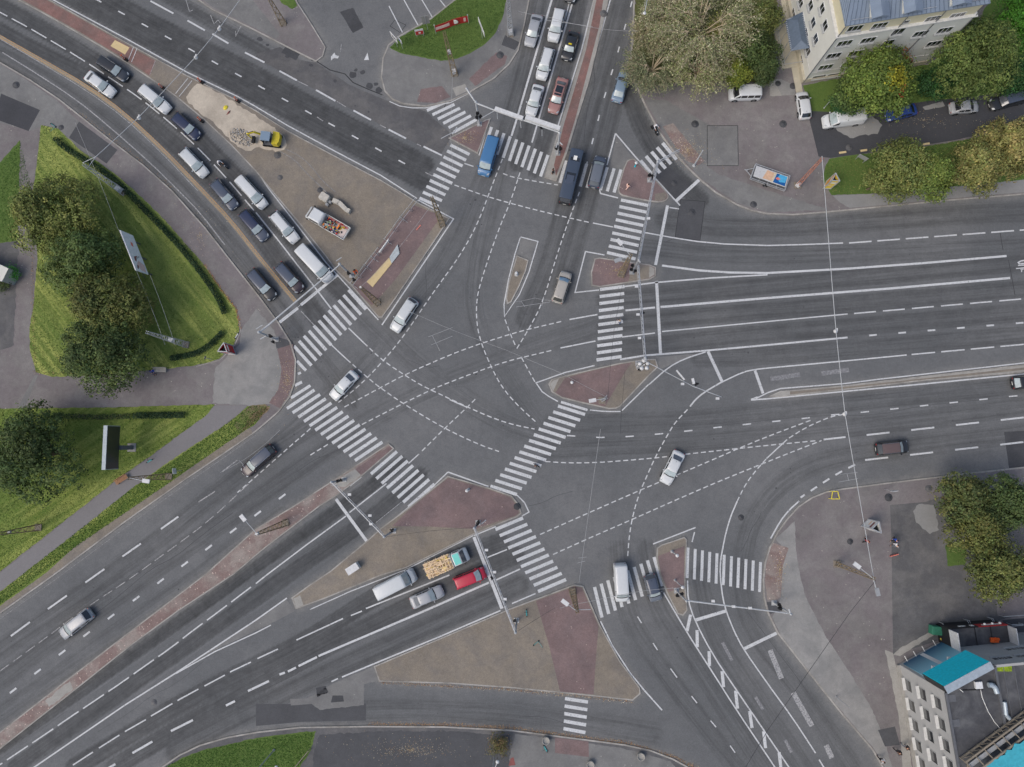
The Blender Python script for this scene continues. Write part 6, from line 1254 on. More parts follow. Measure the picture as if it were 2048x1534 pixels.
def gantry(arms, posts, label, z=6.4, heads=(), cams=(), boards=(), r=.13, truss=None, mat_='white pole paint', group='signal gantries over the stop lines', low=()):
    """arms: list of (pxA, pxB) at height z; posts: (px of the post top); heads: (px, z, yaw deg)"""
    P0 = G(posts[0][0], posts[0][1], z); rt = empty('signal_gantry', (P0.x, P0.y, 0)); tag(rt, label, 'signal gantry', group); o_ = Vector((P0.x, P0.y, 0))
    for a, b in arms:
        A = G(a[0], a[1], z)-o_; B = G(b[0], b[1], z)-o_; g = MB()
        if truss:
            d = (B-A).normalized(); s = Vector((-d.y, d.x, 0))*.13; n = max(3, int((B-A).length/.6))
            for q in (s, -s, Vector((0, 0, .35))): g.bar(A+q, B+q, .06)
            for k in range(n):
                p0, p1 = A.lerp(B, k/n), A.lerp(B, (k+1)/n); g.bar(p0+s, p1-s, .035); g.bar(p0+s, p1+Vector((0, 0, .35)), .035); g.bar(p0-s, p1+Vector((0, 0, .35)), .035)
        else: g.tube(A, B, r, r*.7, 10)
        g.build('arm', mat_, rt)
    for px in posts:
        p = G(px[0], px[1], z)-o_; g = MB(); g.tube((p.x, p.y, .1), (p.x, p.y, z+.25), r*1.35, r, 12); g.lathe((p.x, p.y, z+.25), [(r*1.5, 0), (r*1.5, .12), (.01, .2)], 12); po = g.build('post', mat_, rt)
        g = MB(); g.box((p.x, p.y, .16), (.7, .7, .08)); g.lathe((p.x, p.y, .18), [(.3, 0), (.3, .05), (r*1.4, .12)], 12); g.build('base_plate', 'dull steel', po)
    PP = [G(q[0], q[1], z)-o_ for q in posts]
    def bracket(p, nm='head_bracket'):
        c = min(PP, key=lambda q: (q.to_2d()-p.to_2d()).length)
        if (c.to_2d()-p.to_2d()).length < 3.0 and p.z < z-.6: g = MB(); g.tube((c.x, c.y, p.z), p, .035, n=6); g.build(nm, mat_, rt)
    for px, hz, yaw in heads: p = G(px[0], px[1], hz)-o_; head(rt, p, R(yaw)); bracket(p)
    for px in cams:
        p = G(px[0], px[1], z+.5)-o_; g = MB(); g.box(p, (.42, .3, .22)); g.tube(p-Vector((0, 0, .1)), p-Vector((0, 0, .7)), .03, n=5); g.build('detector', 'white board', rt)
    for a, b, w_, t_ in boards:
        A = G(a[0], a[1], z)-o_; B = G(b[0], b[1], z)-o_; g = MB(); d = B-A; g.box((A+B)/2+Vector((0, 0, .25)), (d.length, w_, t_), Matrix.Rotation(math.atan2(d.y, d.x), 3, 'Z')); g.build('sign_board', 'white board', rt)
    for a, b, zz, rr in low: A = G(a[0], a[1], zz)-o_; B = G(b[0], b[1], zz)-o_; g = MB(); g.tube(A, B, rr); g.build('stay', mat_, rt); bracket((A+B)/2, 'stay_bracket')
    return rt
gantry([((519, 665), (680, 529))], [(519, 665), (680, 529)], 'white round-tube signal gantry over the left approach stop line', 6.4, heads=[((541, 672), 4.0, 120), ((546, 684), 2.8, 60), ((697, 546), 3.5, 120), ((708, 559), 2.4, 120)], low=[((512, 658), (525, 650), 6.6, .06), ((519, 665), (527, 657), 6.6, .04), ((672, 522), (683, 515), 6.6, .06), ((559, 645), (640, 577), 6.9, .04), ((521, 678), (532, 672), 4, .08)])
gantry([((952, 206), (988, 220)), ((932, 176), (952, 206))], [(952, 206)], 'left part of the top gantry with a bent arm over the slip lane', 6.6, heads=[((954, 235), 3.0, 200), ((961, 233), 3.4, -20), ((955, 226), 4.0, -20)], low=[((988, 222), (963, 236), 6.4, .05), ((882, 277), (911, 262), 4, .05), ((905, 268), (914, 255), 4, .09)])
gantry([((988, 220), (1122, 266))], [(1119, 268)], 'long white gantry beam with two white boards over the top road', 6.6, heads=[((1048, 238), 6.3, -70), ((1083, 254), 6.3, -70), ((1113, 296), 3.0, -70), ((1121, 297), 2.6, 110)], boards=[((990, 219), (1046, 239), .55, .35), ((1051, 236), (1120, 259), .6, .35)],
       low=[((994, 225), (995, 238), 6.3, .035), ((1041, 243), (1042, 256), 6.3, .035), ((1084, 259), (1084, 272), 6.3, .035), ((1117, 282), (1112, 295), 3.4, .09), ((1120, 285), (1125, 290), 4, .09)])
for px in ((995, 238), (1041, 256), (1084, 272)): pass
gantry([((1359, 300), (1315, 325)), ((1315, 325), (1277, 521))], [(1315, 325), (1277, 521)], 'dark latticed signal gantry bent over the upper right zebra', 6.6, truss=True, mat_='galvanised steel', heads=[((1299, 350), 2.2, 200), ((1306, 353), 2.4, 20), ((1265, 531), 3.8, 180), ((1263, 539), 2.2, 180), ((1270, 542), 1.8, 0)], low=[((1277, 521), (1281, 525), 6.6, .1)])
gantry([((1276, 530), (1290, 716))], [(1290, 716)], 'latticed signal gantry above the three lower lanes of the right approach', 6.6, truss=True, mat_='galvanised steel', cams=((1273, 573), (1276, 629), (1279, 676), (1297, 437)), heads=[((1285, 626), 6.2, 0), ((1279, 739), 2.2, 180)], low=[((1289, 718), (1294, 720), 6.7, .1)])
gantry([((1290, 722), (1385, 772)), ((1385, 772), (1443, 794))], [(1291, 722)], 'thin cantilever signal arm reaching right from the brick island', 6.4, r=.06, mat_='galvanised steel', heads=[((1393, 768), 6.0, 10)], boards=[((1352, 741), (1368, 760), .16, .3), ((1384, 757), (1387, 768), .3, .3)], cams=((1365, 768), (1435, 797)))
g_ = G(1289, 729, 6.5); dsh = MB()
for k in range(5): a = R(72*k+20); dsh.lathe((g_.x+.55*math.cos(a), g_.y+.55*math.sin(a), 5.9+.08*k), [(.01, .25), (.2, .2), (.3, 0), (.26, .0)], 14)
dsh.tube((g_.x, g_.y, .12), (g_.x, g_.y, 6.3), .09); o = dsh.build('camera_pole', 'white board'); tag(o, 'pole with a cluster of white round heads on the right end of the brick island', 'camera pole')
gantry([((664, 964), (769, 1073))], [(664, 964), (769, 1073)], 'signal gantry across the lower left approach stop line', 6.2, truss=True, mat_='galvanised steel', heads=[((674, 962), 4.2, -60), ((681, 961), 3, -150), ((784, 1060), 2.4, 40)], cams=((699, 989), (740, 1031), (742, 1048)))
gantry([((949, 1056), (1031, 1264))], [(949, 1056), (1031, 1264)], 'signal gantry above the red car at the lower stop line', 6.2, truss=True, mat_='galvanised steel', heads=[((955, 1048), 4.2, 20), ((957, 1043), 2.8, 80), ((1030, 1241), 2.6, 200), ((984, 1156), 6.0, 20)], cams=((973, 1100), (989, 1144), (1010, 1198)), low=[((963, 1048), (972, 1040), 2.4, .08)])
gantry([((1372, 1201), (1580, 1227))], [(1372, 1201), (1580, 1227)], 'white tube gantry over the lower right stop line', 6.2, r=.11, heads=[((1355, 1191), 3.6, 90), ((1364, 1188), 4.0, 60), ((1560, 1217), 3.4, 180), ((1559, 1210), 3.2, 90)], cams=((1426, 1202), (1467, 1213), (1500, 1216)), low=[((1578, 1218), (1581, 1230), 6.4, .12)])
# slim poles
def pole(base, top, label, arm=None, mat_='white pole paint', r=.07, name='street_lamp', cat='street lamp', lamp=True, group=None, z0=.13, h=None):
    h = h or hfrom(base, top); b = G(base[0], base[1], z0); rt = empty(name, (b.x, b.y, z0)); tag(rt, label, cat, group)
    g = MB(); g.tube((0, 0, 0), (0, 0, h-z0), r*1.3, r*.8, 8); g.lathe((0, 0, 0), [(r*2.6, 0), (r*2.4, .1), (r*1.4, .25)], 10); g.build('pole', mat_, rt)
    if arm: q = G(arm[0], arm[1], h)-b; g = MB(); g.tube((0, 0, h-z0), (q.x, q.y, h-z0+.15), r*.7); g.build('lamp_arm', mat_, rt)
    if lamp: q = (G(arm[0], arm[1], h)-b) if arm else Vector((0, 0, 0)); g = MB(); g.lathe((q.x, q.y, h-z0+.02), [(.12, 0), (.24, .05), (.2, .16), (.01, .2)], 12); g.build('lamp', 'white board', rt)
    return rt
pole((1388, 331), (1411, 302), 'white kinked sign pole on the brick paving right of the small zebra', lamp=False, r=.1)
pole((1270, 333), (1268, 318), 'low post with turquoise arrow disc at the top of the brick triangle', mat_='turquoise board', r=.05, h=1.4, name='bollard', cat='bollard')
pole((937, 979), (941, 978), 'round white-topped pole on the lower red brick island', h=2.6, r=.09); pole((1344, 1103), (1350, 1101), 'round white-topped pole on the small brick island by the lower zebra', h=3.6, r=.09)
pole((1350, 1160), (1369, 1176), 'angled grey pole at the narrow island with the signal gantry', h=5.0, r=.07); pole((1288-3, 27), (1297, 18), 'white lamp beside the half-bare willow', h=8, arm=(1289, 27)); pole((1033, 549), (1033, 545), 'pale round bollard on the tiny centre island', h=1.0, r=.12)
pole((1672, 1393), (1697, 1417), 'thin street sign pole on the pale strip left of the grey building', lamp=False, r=.035, mat_='galvanised steel'); pole((1648, 216), (1653, 205), 'little white post on the lawn beside the parked van', h=2, lamp=False, r=.04); pole((1143, 766), (1145, 770), 'low grey signal stub on the red part of the centre right island', h=1.1, mat_='signal black')
def sign(base, label, w_, h_, z1, face, mat_='white board', posts=1, inner=None, cat='sign', tilt=0, name='sign', z0=.13):
    b = G(base[0], base[1], z0); rt = empty(name, (b.x, b.y, z0), R(face)); tag(rt, label, cat); g = MB()
    for s in ([0] if posts == 1 else [-w_*.4, w_*.4]): g.tube((0, s, 0), (0, s, z1), .035, n=6)
    g.build('post', 'galvanised steel', rt); g = MB(); g.box((.05, 0, z1-h_/2), (.05, w_, h_)); bo = g.build('panel', mat_, rt)
    if inner:
        for k, (m_, y0, y1, a, b_) in enumerate(inner): g = MB(); g.box((.08+.004*k, (y0+y1)/2*w_, z1-h_+(a+b_)/2*h_), (.012, (y1-y0)*w_, (b_-a)*h_)); g.build('printed_shape', m_, bo)
    return rt
sign((795, 94), 'white diamond-shaped direction sign at the left tip of the rounded lawn', 1.5, 1.3, 3.2, 220, inner=[('grey trim', -.3, .3, .3, .7)]); sign((806, 98), 'small white sign right of the diamond one', .9, .9, 2.8, 220, inner=[('cloth blue', -.2, .2, .3, .7)])
sign((841, 73), 'red and white board with a white arrow on two posts', 1.25, 1.3, 1.9, -80, posts=2, inner=[('red board', -.45, .45, .05, .7), ('plate white', -.1, .15, .25, .5)]); sign((856, 60), 'pale grey blank board behind the red and white one', 1.1, 1.9, 3.4, 100, 'pale paving')
sign((965, 77), 'tall white board leaning at the right end of the lawn', 2.6, 1.1, 3.4, 20, inner=[('grey trim', -.2, .1, .3, .6)]); sign((1768+1, 979), 'white bus stop sign with blue emblem on the right pavement', .75, .8, 3.0, -80, name='bus_stop_sign', inner=[('cloth blue', -.25, .25, .25, .55), ('plate white', -.4, .4, .7, .9)])
sign((363, 941), 'white and blue road sign in the grass beside the lattice mast', .8, 1.0, 2.4, 190, inner=[('cloth blue', -.3, .05, .1, .8)]); sign((424, 719), 'thin grey sign lying towards the park pavement near the red column', .5, .3, 2.4, -20, 'grey trim'); sign((1718, 322), 'dark framed notice board on the grass by the advertising column', 1.4, .9, 1.6, 60, 'dull steel', 2, [('signal black', -.42, .42, .12, .88)])
# arched banner
bn = MB(); prt = []; n = 12; tops = [(872.6, 60.5), (893, 54), (914, 45), (937.6, 40.5)]; W0 = [G(x, y+7.5, 0) for x, y in smooth_line(tops, it=2)]
rt = empty('banner', (W0[0].x, W0[0].y, 0)); tag(rt, 'red and white arched banner strung above the rounded lawn', 'banner'); Q = [(p.x-W0[0].x, p.y-W0[0].y) for p in W0]
def ribbon(z0, z1, f0, f1, mat_, name, off):
    g = MB(); pts = [q for i, q in enumerate(Q) if f0 <= i/(len(Q)-1) <= f1]; vs = []
    for x, y in pts: vs += [(x, y-off, z0), (x, y-off, z1)]
    for x, y in pts: vs += [(x, y-off+.03, z0), (x, y-off+.03, z1)]
    m = 2*len(pts); g.add(vs, [(2*i, 2*i+2, 2*i+3, 2*i+1) for i in range(len(pts)-1)]+[(m+2*i+1, m+2*i+3, m+2*i+2, m+2*i) for i in range(len(pts)-1)]+[(2*i+1, 2*i+3, m+2*i+3, m+2*i+1) for i in range(len(pts)-1)]); return g.build(name, mat_, rt)
ribbon(.5, 2.0, 0, 1, 'red board', 'cloth', 0); ribbon(.95, 1.6, .04, .5, 'art pink', 'lettering_band', .02)
for k in range(7): f = .08+.06*k; ribbon(1.12, 1.45, f, f+.045, 'tool grey' if k % 2 else 'art brown', 'letter', .03+.001*k)
ribbon(.85, 1.7, .74, .93, 'art pink', 'emblem_panel', .02)
g = MB(); c0 = Q[int(len(Q)*.62)]; g.lathe((c0[0], c0[1]-.03, 1.3), [(.52, 0), (.52, .02), (.38, .021)], 20, Matrix.Rotation(R(90), 3, 'X')); g.build('emblem', 'plate white', rt)
for q in (Q[0], Q[-1]): g = MB(); g.tube((q[0], q[1], .12), (q[0], q[1], 2.2), .04); g.lathe((q[0], q[1], 2.2), [(.08, 0), (.08, .1), (.01, .14)], 8); g.build('post', 'white pole paint', rt)
# three-sided advertising columns
def column(tops, hgt, label, mats_, seed=0):
    T = [G(x, y, hgt) for x, y in tops]; c = sum(T, Vector())/3; rt = empty('advertising_column', (c.x, c.y, .13)); tag(rt, label, 'advertising column', 'three-sided advertising columns')
    P = [Vector((p.x-c.x, p.y-c.y)) for p in T]; g = MB()
    for i in range(3): a, b = P[i], P[(i+1) % 3]; g.bar((a.x, a.y, 0), (a.x, a.y, hgt-.1), .12)
    for z in (.12, hgt-.13):
        for i in range(3): a, b = P[i], P[(i+1) % 3]; g.bar((a.x, a.y, z), (b.x, b.y, z), .1)
    g.build('frame', 'galvanised steel', rt); g = MB(); k = .93
    g.prism([(p.x*.8, p.y*.8) for p in P], .2, hgt-.75); g.build('core', 'signal black', rt)
    for i in range(3):
        a, b = P[i]*k, P[(i+1) % 3]*k; g = MB(); g.add([(a.x, a.y, .2), (b.x, b.y, .2), (b.x, b.y, hgt-.15), (a.x, a.y, hgt-.15)], [(0, 1, 2, 3)]); f = g.build('poster', mats_[i][0], rt)
        m = [(.15, .62, .9, .78), (.1, .35, .6, .45)]
        nrm = Vector((b.y-a.y, a.x-b.x)).normalized(); nrm = nrm if nrm.dot(a+b) > 0 else -nrm
        for j, (f0, z0_, f1, z1_) in enumerate(m):
            A, B = a.lerp(b, f0)+nrm*.02, a.lerp(b, f1)+nrm*.02; s = MB(); s.add([(A.x, A.y, .2+z0_*(hgt-.35)), (B.x, B.y, .2+z0_*(hgt-.35)), (B.x, B.y, .2+z1_*(hgt-.35)), (A.x, A.y, .2+z1_*(hgt-.35))], [(0, 1, 2, 3)]); s.build('printed_shape', mats_[i][1+j], f)
column([(447.3, 685.5), (435.4, 702.5), (453.7, 703.4)], 3.3, 'red advertising column beside the park lawn corner', [('red board', 'plate white', 'art pink'), ('art pink', 'red board', 'red board'), ('red board', 'plate white', 'art brown')])
column([(1671.5, 346.3), (1664.2, 361), (1679.5, 361.6)], 3.3, 'orange advertising column beside the grass verge', [('art orange', 'plate white', 'art coral'), ('art yellow', 'plate white', 'art pink'), ('art yellow', 'art orange', 'plate white')])
column([(1758.4, 1043.6), (1744.3, 1057.7), (1762.8, 1066)], 3.3, 'white advertising column with brown stripes on the right square', [('plate white', 'art brown', 'art sand'), ('plate white', 'grey trim', 'art pink'), ('plate white', 'tool grey', 'art pink')])
# dark LED screen
p = G(264, 895, .13); rt = empty('display_screen', (p.x, p.y, .13)); tag(rt, 'large dark display screen on one grey post above the lower lawn', 'display screen'); H0, H1 = 2.9, 5.9
f0, f1 = G(239, 852, H0), G(241, 938, H0); yc_ = (f0.y+f1.y)/2-p.y; ln = abs(f0.y-f1.y); x_ = (f0.x+f1.x)/2-p.x
g = MB(); g.box((x_-.28, yc_, (H0+H1)/2), (.52, ln, H1-H0)); g.build('housing', 'duct grey 2', rt); g = MB(); g.box((x_-.0, yc_, (H0+H1)/2), (.05, ln-.16, H1-H0-.16)); g.build('screen', 'signal black' if 0 else 'car paint black', rt)
g = MB(); g.box(((x_)/2-.1, yc_*.0, 2.75), (abs(x_)+.3, .6, .35)); g.box((0, 0, 1.4), (.55, .6, 2.8)); g.build('post', 'grey trim', rt); g = MB(); g.box((0, 0, .05), (1.2, 1.2, .12)); g.build('footing', 'concrete', rt)
# white billboard in the park trees
a0, a1 = G(268, 471, 2.0), G(299, 549, 2.0); c = (a0+a1)/2; d = a1-a0; rt = empty('billboard', (c.x, c.y, .13), math.atan2(d.y, d.x)); tag(rt, 'white billboard with a pink and brown picture beside the park trees', 'billboard'); L_ = d.length
g = MB(); g.box((0, -.12, 3.45), (L_, .12, 2.9)); plain('billboard white', (.86, .87, .87, 1), .5); bb = g.build('board', 'billboard white', rt); bb.rotation_euler = (R(4), 0, 0); bb.location = (0, .139, .013)
for k, (m_, poly) in enumerate((('art pink', [(.55, -.9), (.95, -.7), (.9, .1), (.6, .35), (.4, -.1)]), ('art brown', [(.15, -.2), (.35, .1), (.5, .3), (.45, .5), (.25, .4)]), ('art brown', [(.7, .2), (.9, .45), (.85, .6), (.65, .4)]), ('art coral', [(-.5, -.3), (-.3, -.2), (-.35, .1), (-.55, 0)]), ('tool grey', [(.1, -.6), (.2, -.5), (.35, .1), (.3, .2)]))):
    for side, off in ((1, .06), ):
        g = MB(); g.add([(x*L_/2, side*(off-.12+.05+.004*k)-0 if 0 else (-.12+.064+.004*k), 3.45+z*1.45) for x, z in poly], [tuple(range(len(poly)))]); g.build('printed_shape', m_, bb)
g = MB()
for x in (-L_*.4, 0, L_*.4): g.bar((x, -.42, 0), (x, -.42, 4.7), .14); g.bar((x, -1.5, 0), (x, -.45, 3.2), .09)
g.build('support_frame', 'grey trim', rt)
# benches
def bench(px, yaw, label, L_=2.0, col='art sand'):
    b = G(px[0], px[1], .4); rt = empty('park_bench', (b.x, b.y, .13), R(yaw)); tag(rt, label, 'bench'); g = MB()
    for k in range(4): g.box((0, -.24+k*.16, .45), (L_, .12, .05))
    g.build('seat', col, rt)
    for s in (1, -1): g = MB(); g.box((s*L_*.42, 0, .21), (.14, .62, .42)); g.build('leg', 'concrete', rt)
    g = MB(); g.box((0, .34, .72), (L_, .05, .3)); g.build('backrest', col, rt)
plain('bench timber', alb(150, 112, 82), .8)
bench((244, 959), 32, 'stone and timber bench at the edge of the park path', 1.9, 'bench timber'); bench((320, 740), 0, 'grey bench at the lower edge of the park lawn', 1.9, 'tarp grey')
# pedestrian railing across the works island
def railing(pts, label, gate=True):
    W = [w2(p, .13) for p in pts]; rt = empty('railing', (W[0].x, W[0].y, .13)); tag(rt, label, 'railing', 'railings on the works island'); g = MB(); L = sum((b-a).length for a, b in zip(W, W[1:])); 
    for a, b in zip(W, W[1:]):
        n = max(2, round((b-a).length/1.9)); d = (b-a).normalized(); nr = Vector((-d.y, d.x))
        for k in range(n):
            p0, p1 = a.lerp(b, (k+.06)/n)-W[0], a.lerp(b, (k+.94)/n)-W[0]; s = .25
            for sgn in (1, -1): o1, o2 = p0+nr*s*sgn, p1+nr*s*sgn; g.path([(o1.x, o1.y, 0), (o1.x, o1.y, 1.05), (o2.x, o2.y, 1.05), (o2.x, o2.y, 0)], .035, 5)
            if k % 2 == 0: q = p0+nr*.8; r_ = p0-nr*.8; g.tube((q.x, q.y, .05), (r_.x, r_.y, .05), .03, n=5)
    g.build('rails', 'white pole paint', rt)
railing([(706, 572), (748, 518), (762, 500)], 'lower double white railing across the works island'); railing([(774, 484), (806, 440), (836, 402)], 'upper double white railing across the works island')
c = G(768, 492, 1.1); o = MB(); o.box((0, 0, .9), (2.3, .12, .5)); o.box((-.9, 0, .35), (.06, .06, .7)); o.box((.9, 0, .35), (.06, .06, .7))
for k in range(7): o.box((-.95+k*.32, 0, 1.16), (.14, .13, .02))
o = o.build('barrier_board', ['plate white']); o.location = (c.x, c.y, .13); o.rotation_euler = (R(0), 0, R(55)); tag(o, 'white striped barrier board standing between the two railings', 'barrier')
# street banner above brick path: yellow and pale blue panel leaning
A = [G(733, 563, .3), G(745, 574, .3), G(783, 527, .3), G(778, 515, .3)]; g = MB(); g.add([(v.x, v.y, .22) for v in A]+[(v.x, v.y, .16) for v in A], [(0, 1, 2, 3), (7, 6, 5, 4), (0, 4, 5, 1), (1, 5, 6, 2), (2, 6, 7, 3), (3, 7, 4, 0)]); o = g.build('paving_sheet', 'mat yellow'); tag(o, 'long flat cream sheet lying on the brick strip', 'sheet')
A = [G(779, 514, .3), G(783, 527, .3), G(799, 507, .3), G(795, 489, .3)]; g = MB(); g.add([(v.x, v.y, .34) for v in A]+[(v.x, v.y, .16) for v in A], [(0, 1, 2, 3), (7, 6, 5, 4), (0, 4, 5, 1), (1, 5, 6, 2), (2, 6, 7, 3), (3, 7, 4, 0)]); o = g.build('notice_board', 'duct grey 2'); tag(o, 'pale blue-grey flat board at the end of the cream sheet', 'board')
# traffic works markers (orange and black)
for k, (x, y, lb) in enumerate(((249, 117, 'orange and white marker at the yellow mat in the top median'), (324, 174, 'orange marker under the overhead lamp cable'), (401, 240, 'orange marker at the lower kerb beside the navy car'), (401, 162, 'orange marker at the upper kerb of the sand patch'), (474, 200, 'orange marker on the sand near the green item'))):
    b = G(x, y, .5); rt = empty('traffic_marker', (b.x, b.y, .13), R(-35)); tag(rt, lb, 'traffic marker', 'orange works markers'); g = MB(); g.box((0, 0, .08), (.75, .4, .16)); g.build('foot', 'tyre rubber', rt); g = MB(); g.box((-.1, 0, .65), (.05, .28, 1.0)); pn = g.build('panel', 'orange plastic', rt); g = MB()
    for j in range(3): g.box((-.1, 0, .35+j*.3), (.06, .285, .09))
    g.build('stripe', 'plate white', pn)
for x, y, lb, m_, dx in ((451, 215, 'yellow-green jacket dropped on the sand', 'stop tape yellow', (.8, .6, .12)), (457, 225, 'short brown plank lying on the sand', 'art brown', (.9, .25, .08)), (528, 284, 'round yellow pan in front of the excavator', 'yellow machine paint', (.5, .5, .2))):
    b = G(x, y, .2); g = MB(); g.lathe((0, 0, 0), [(dx[0]/2, 0), (dx[0]/2*.9, dx[2]), (.01, dx[2]*1.1)], 9 if dx[0] != .9 else 4); o = g.build(lb.split(' dropped')[0].split(' lying')[0].split(' in front')[0].split()[-1], m_); o.scale = (1, dx[1]/dx[0], 1); o.location = (b.x, b.y, .15); o.rotation_euler = (0, 0, R(50)); tag(o, lb, lb.split(' dropped')[0].split(' lying')[0].split(' in front')[0].split()[-1])
o = MB(); b = G(838-1, 455, .2); o.box((0, 0, 0), (.95, .1, .06)); o = o.build('barrier_plank', 'art coral'); o.location = (b.x, b.y, .2); o.rotation_euler = (0, 0, R(50)); tag(o, 'small coral-coloured plank on the brick strip', 'plank')
o = MB(); b = G(1787, 1110, .2); o.box((0, 0, 0), (1.1, .08, .4)); o = o.build('barrier_plank', 'art coral'); o.location = (b.x, b.y, .35); o.rotation_euler = (0, 0, R(15)); tag(o, 'small red barrier plank on the right square', 'plank')
plain('x', (1,1,1,1)) if 0 else None
# ---------------------------------------------------------------- cables
def cable(pts, label, r=.03, mat_='cable grey', lamps=(), sag=.25, name='overhead_cable', bars=()):
    P = []
    for (x0, y0, z0), (x1, y1, z1) in zip(pts, pts[1:]):
        A, B = G(x0, y0, z0), G(x1, y1, z1)
        for k in range(7): f = k/6; q = A.lerp(B, f); q.z -= sag*4*f*(1-f); P.append(q)
    o_ = P[0].copy(); rt = empty(name, o_); tag(rt, label, 'cable', 'overhead cables'); g = MB(); g.path([p-o_ for p in P], r, 5); g.build('wire', mat_, rt)
    for x, y, z in lamps:
        q = G(x, y, z)-o_; g = MB(); g.lathe(q, [(.1, .1), (.24, .0), (.28, -.15), (.2, -.3), (.01, -.32)], 12); g.box(q+Vector((.1, .2, .05)), (.2, .3, .15)); g.build('lamp', 'white board', rt)
    for (xa, ya), (xb, yb), z in bars: g = MB(); g.tube(G(xa, ya, z)-o_, G(xb, yb, z)-o_, .03, n=5); g.build('spreader', mat_, rt)
cable([(1644, 312, 10), (1672, 662, 8.6), (1690, 828, 8.6), (1752, 1182, 9.5)], 'long pale cable with two hanging lamps across the right road', .045, 'white pole paint', lamps=((1672, 662, 8.4), (1690, 828, 8.4)), sag=.05)
cable([(192, 313, 9.5), (277, 235, 8.6), (391, 114, 8.6), (438, 57, 8.6), (482, -4, 9)], 'pale cable with three hanging lamps over the left approach roads', .045, 'white pole paint', lamps=((277, 235, 8.4), (391, 114, 8.4), (438, 57, 8.4)), sag=.03)
cable([(192, 313, 9.5), (165, 326, 9)], 'short cable stub at the park mast', .04, 'white pole paint', sag=0)
cable([(1752, 1160, 9), (1700, 1225, 8.8), (1536, 1460, 8.8), (1488, 1540, 9)], 'dark double cable running down to the lower right', .03, 'cable dark', sag=.02)
cable([(1201, 858, 8), (1158, 1165, 8)], 'thin pale wire dropping to the peak of the bottom triangle', .025, 'cable grey', bars=(((1157, 1116), (1173, 1114), 8), ((1155, 1126), (1170, 1122), 8)))
cable([(817, 622, 8), (905, 660, 8), (1012, 700, 8), (1120, 745, 8), (1215, 795, 6)], 'thin wire over the middle of the junction', .02, 'cable grey', bars=(((856, 674), (905, 655), 8), ((862, 690), (905, 672), 8), ((865, 672), (880, 702), 8)))
cable([(1021, 605, 8), (1070, 596, 8), (1110, 602, 8)], 'short wire with spreader beside the centre island', .02, 'cable grey', bars=(((1032, 614), (1100, 604), 8), ((1042, 602), (1050, 614), 8), ((1088, 592), (1084, 612), 8)))
cable([(560, 860, 8), (515, 900, 8), (478, 925, 8), (440, 945, 8)], 'thin contact wire above the dark purple-black estate', .02, 'cable grey', bars=(((485, 930), (492, 938), 8), ((478, 920), (487, 930), 8)))
cable([(150, 245, 8), (235, 455, 5), (272, 540, 5), (330, 690, 7)], 'slack thin line from the park mast past the billboard', .02, 'cable grey'); cable([(300, 550, 5), (350, 690, 7)], 'slack thin line below the billboard', .02, 'cable grey')
cable([(1680, 949, 8), (1715, 945, 8)], 'short spreader wire near the lower right kerb', .025, 'cable grey', bars=(((1677, 964), (1716, 957), 8), ((1694, 948), (1698, 962), 8)))
cable([(1036, 22, 8), (1085, 30, 8), (1185, 55, 8), (1275, 62, 8)], 'double pale wire across the top road', .02, 'cable grey', bars=(((1090, 40), (1185, 53), 8),)); cable([(1250, 742, 6.5), (1240, 870, 8), (1195, 560, 8)][:2], 'thin dark wire from the brick island', .02, 'cable dark')
cable([(1245, 570, 8), (1228, 660, 8), (1216, 790, 6.5)], 'thin dark wire along the right zebra', .02, 'cable dark'); cable([(1285, 1182, 5), (1180, 1203, 5), (1120, 1216, 5)], 'thin pale wire from the narrow island to the lattice mast', .025, 'cable grey'); cable([(1285, 1182, 5), (1370, 1175, 5)], 'thin pale wire end at the narrow island', .025, 'cable grey')
cable([(905, 150, 9), (900, 262, 8), (905, 330, 8), (870, 395, 9)], 'thin wire from the lawn mast over the small brick triangle', .02, 'cable grey'); cable([(770, 1074, 6), (860, 1062, 6), (950, 1055, 6)], 'thin dark wire over the lower red brick island', .02, 'cable dark')
cable([(870, 400, 8.5), (790, 505, 8), (722, 573, 8)], 'thin pale wire between the two works island masts', .02, 'cable grey'); cable([(1036, 1262, 6), (1110, 1216, 5)], 'thin dark wire from the lower gantry to the lattice mast', .02, 'cable dark')
# ================================================================ BUILDINGS
surface('wall white', alb(190, 190, 182), .05, .04, .3); surface('wall cream', alb(186, 180, 154), .06, .05, .3); surface('plinth render', alb(168, 162, 144), .1, .08, .5); surface('grey render', alb(152, 152, 150), .06, .06, .3)
surface('roof felt', alb(70, 71, 74), .2, .12, .3, tint=alb(90, 91, 92)); surface('roof metal', alb(112, 124, 138), .08, .06, .4); surface('deck boards', alb(98, 97, 94), .12, .12, .4, joints=(4, .03, .6)); surface('moss', alb(120, 140, 36), .3, .5, 2)
plain('seam metal', alb(84, 96, 110), .5, .2); plain('window frame', alb(196, 198, 198), .5); plain('sill white', alb(190, 190, 186), .6); plain('sill grey', alb(150, 152, 150), .6); plain('fascia black', alb(36, 36, 38), .5); plain('duct grey', alb(160, 170, 176), .4, .3); plain('bin green', alb(52, 110, 88), .5); plain('steel beam', alb(128, 119, 105), .6, var=.2)
def ray_plane(px, A, n):
    r = RM @ Vector((px[0]-IW/2, -(px[1]-IH/2), -FPX)); o = Vector((0, 0, CAMH)); return o+r*((A-o).dot(n)/r.dot(n))
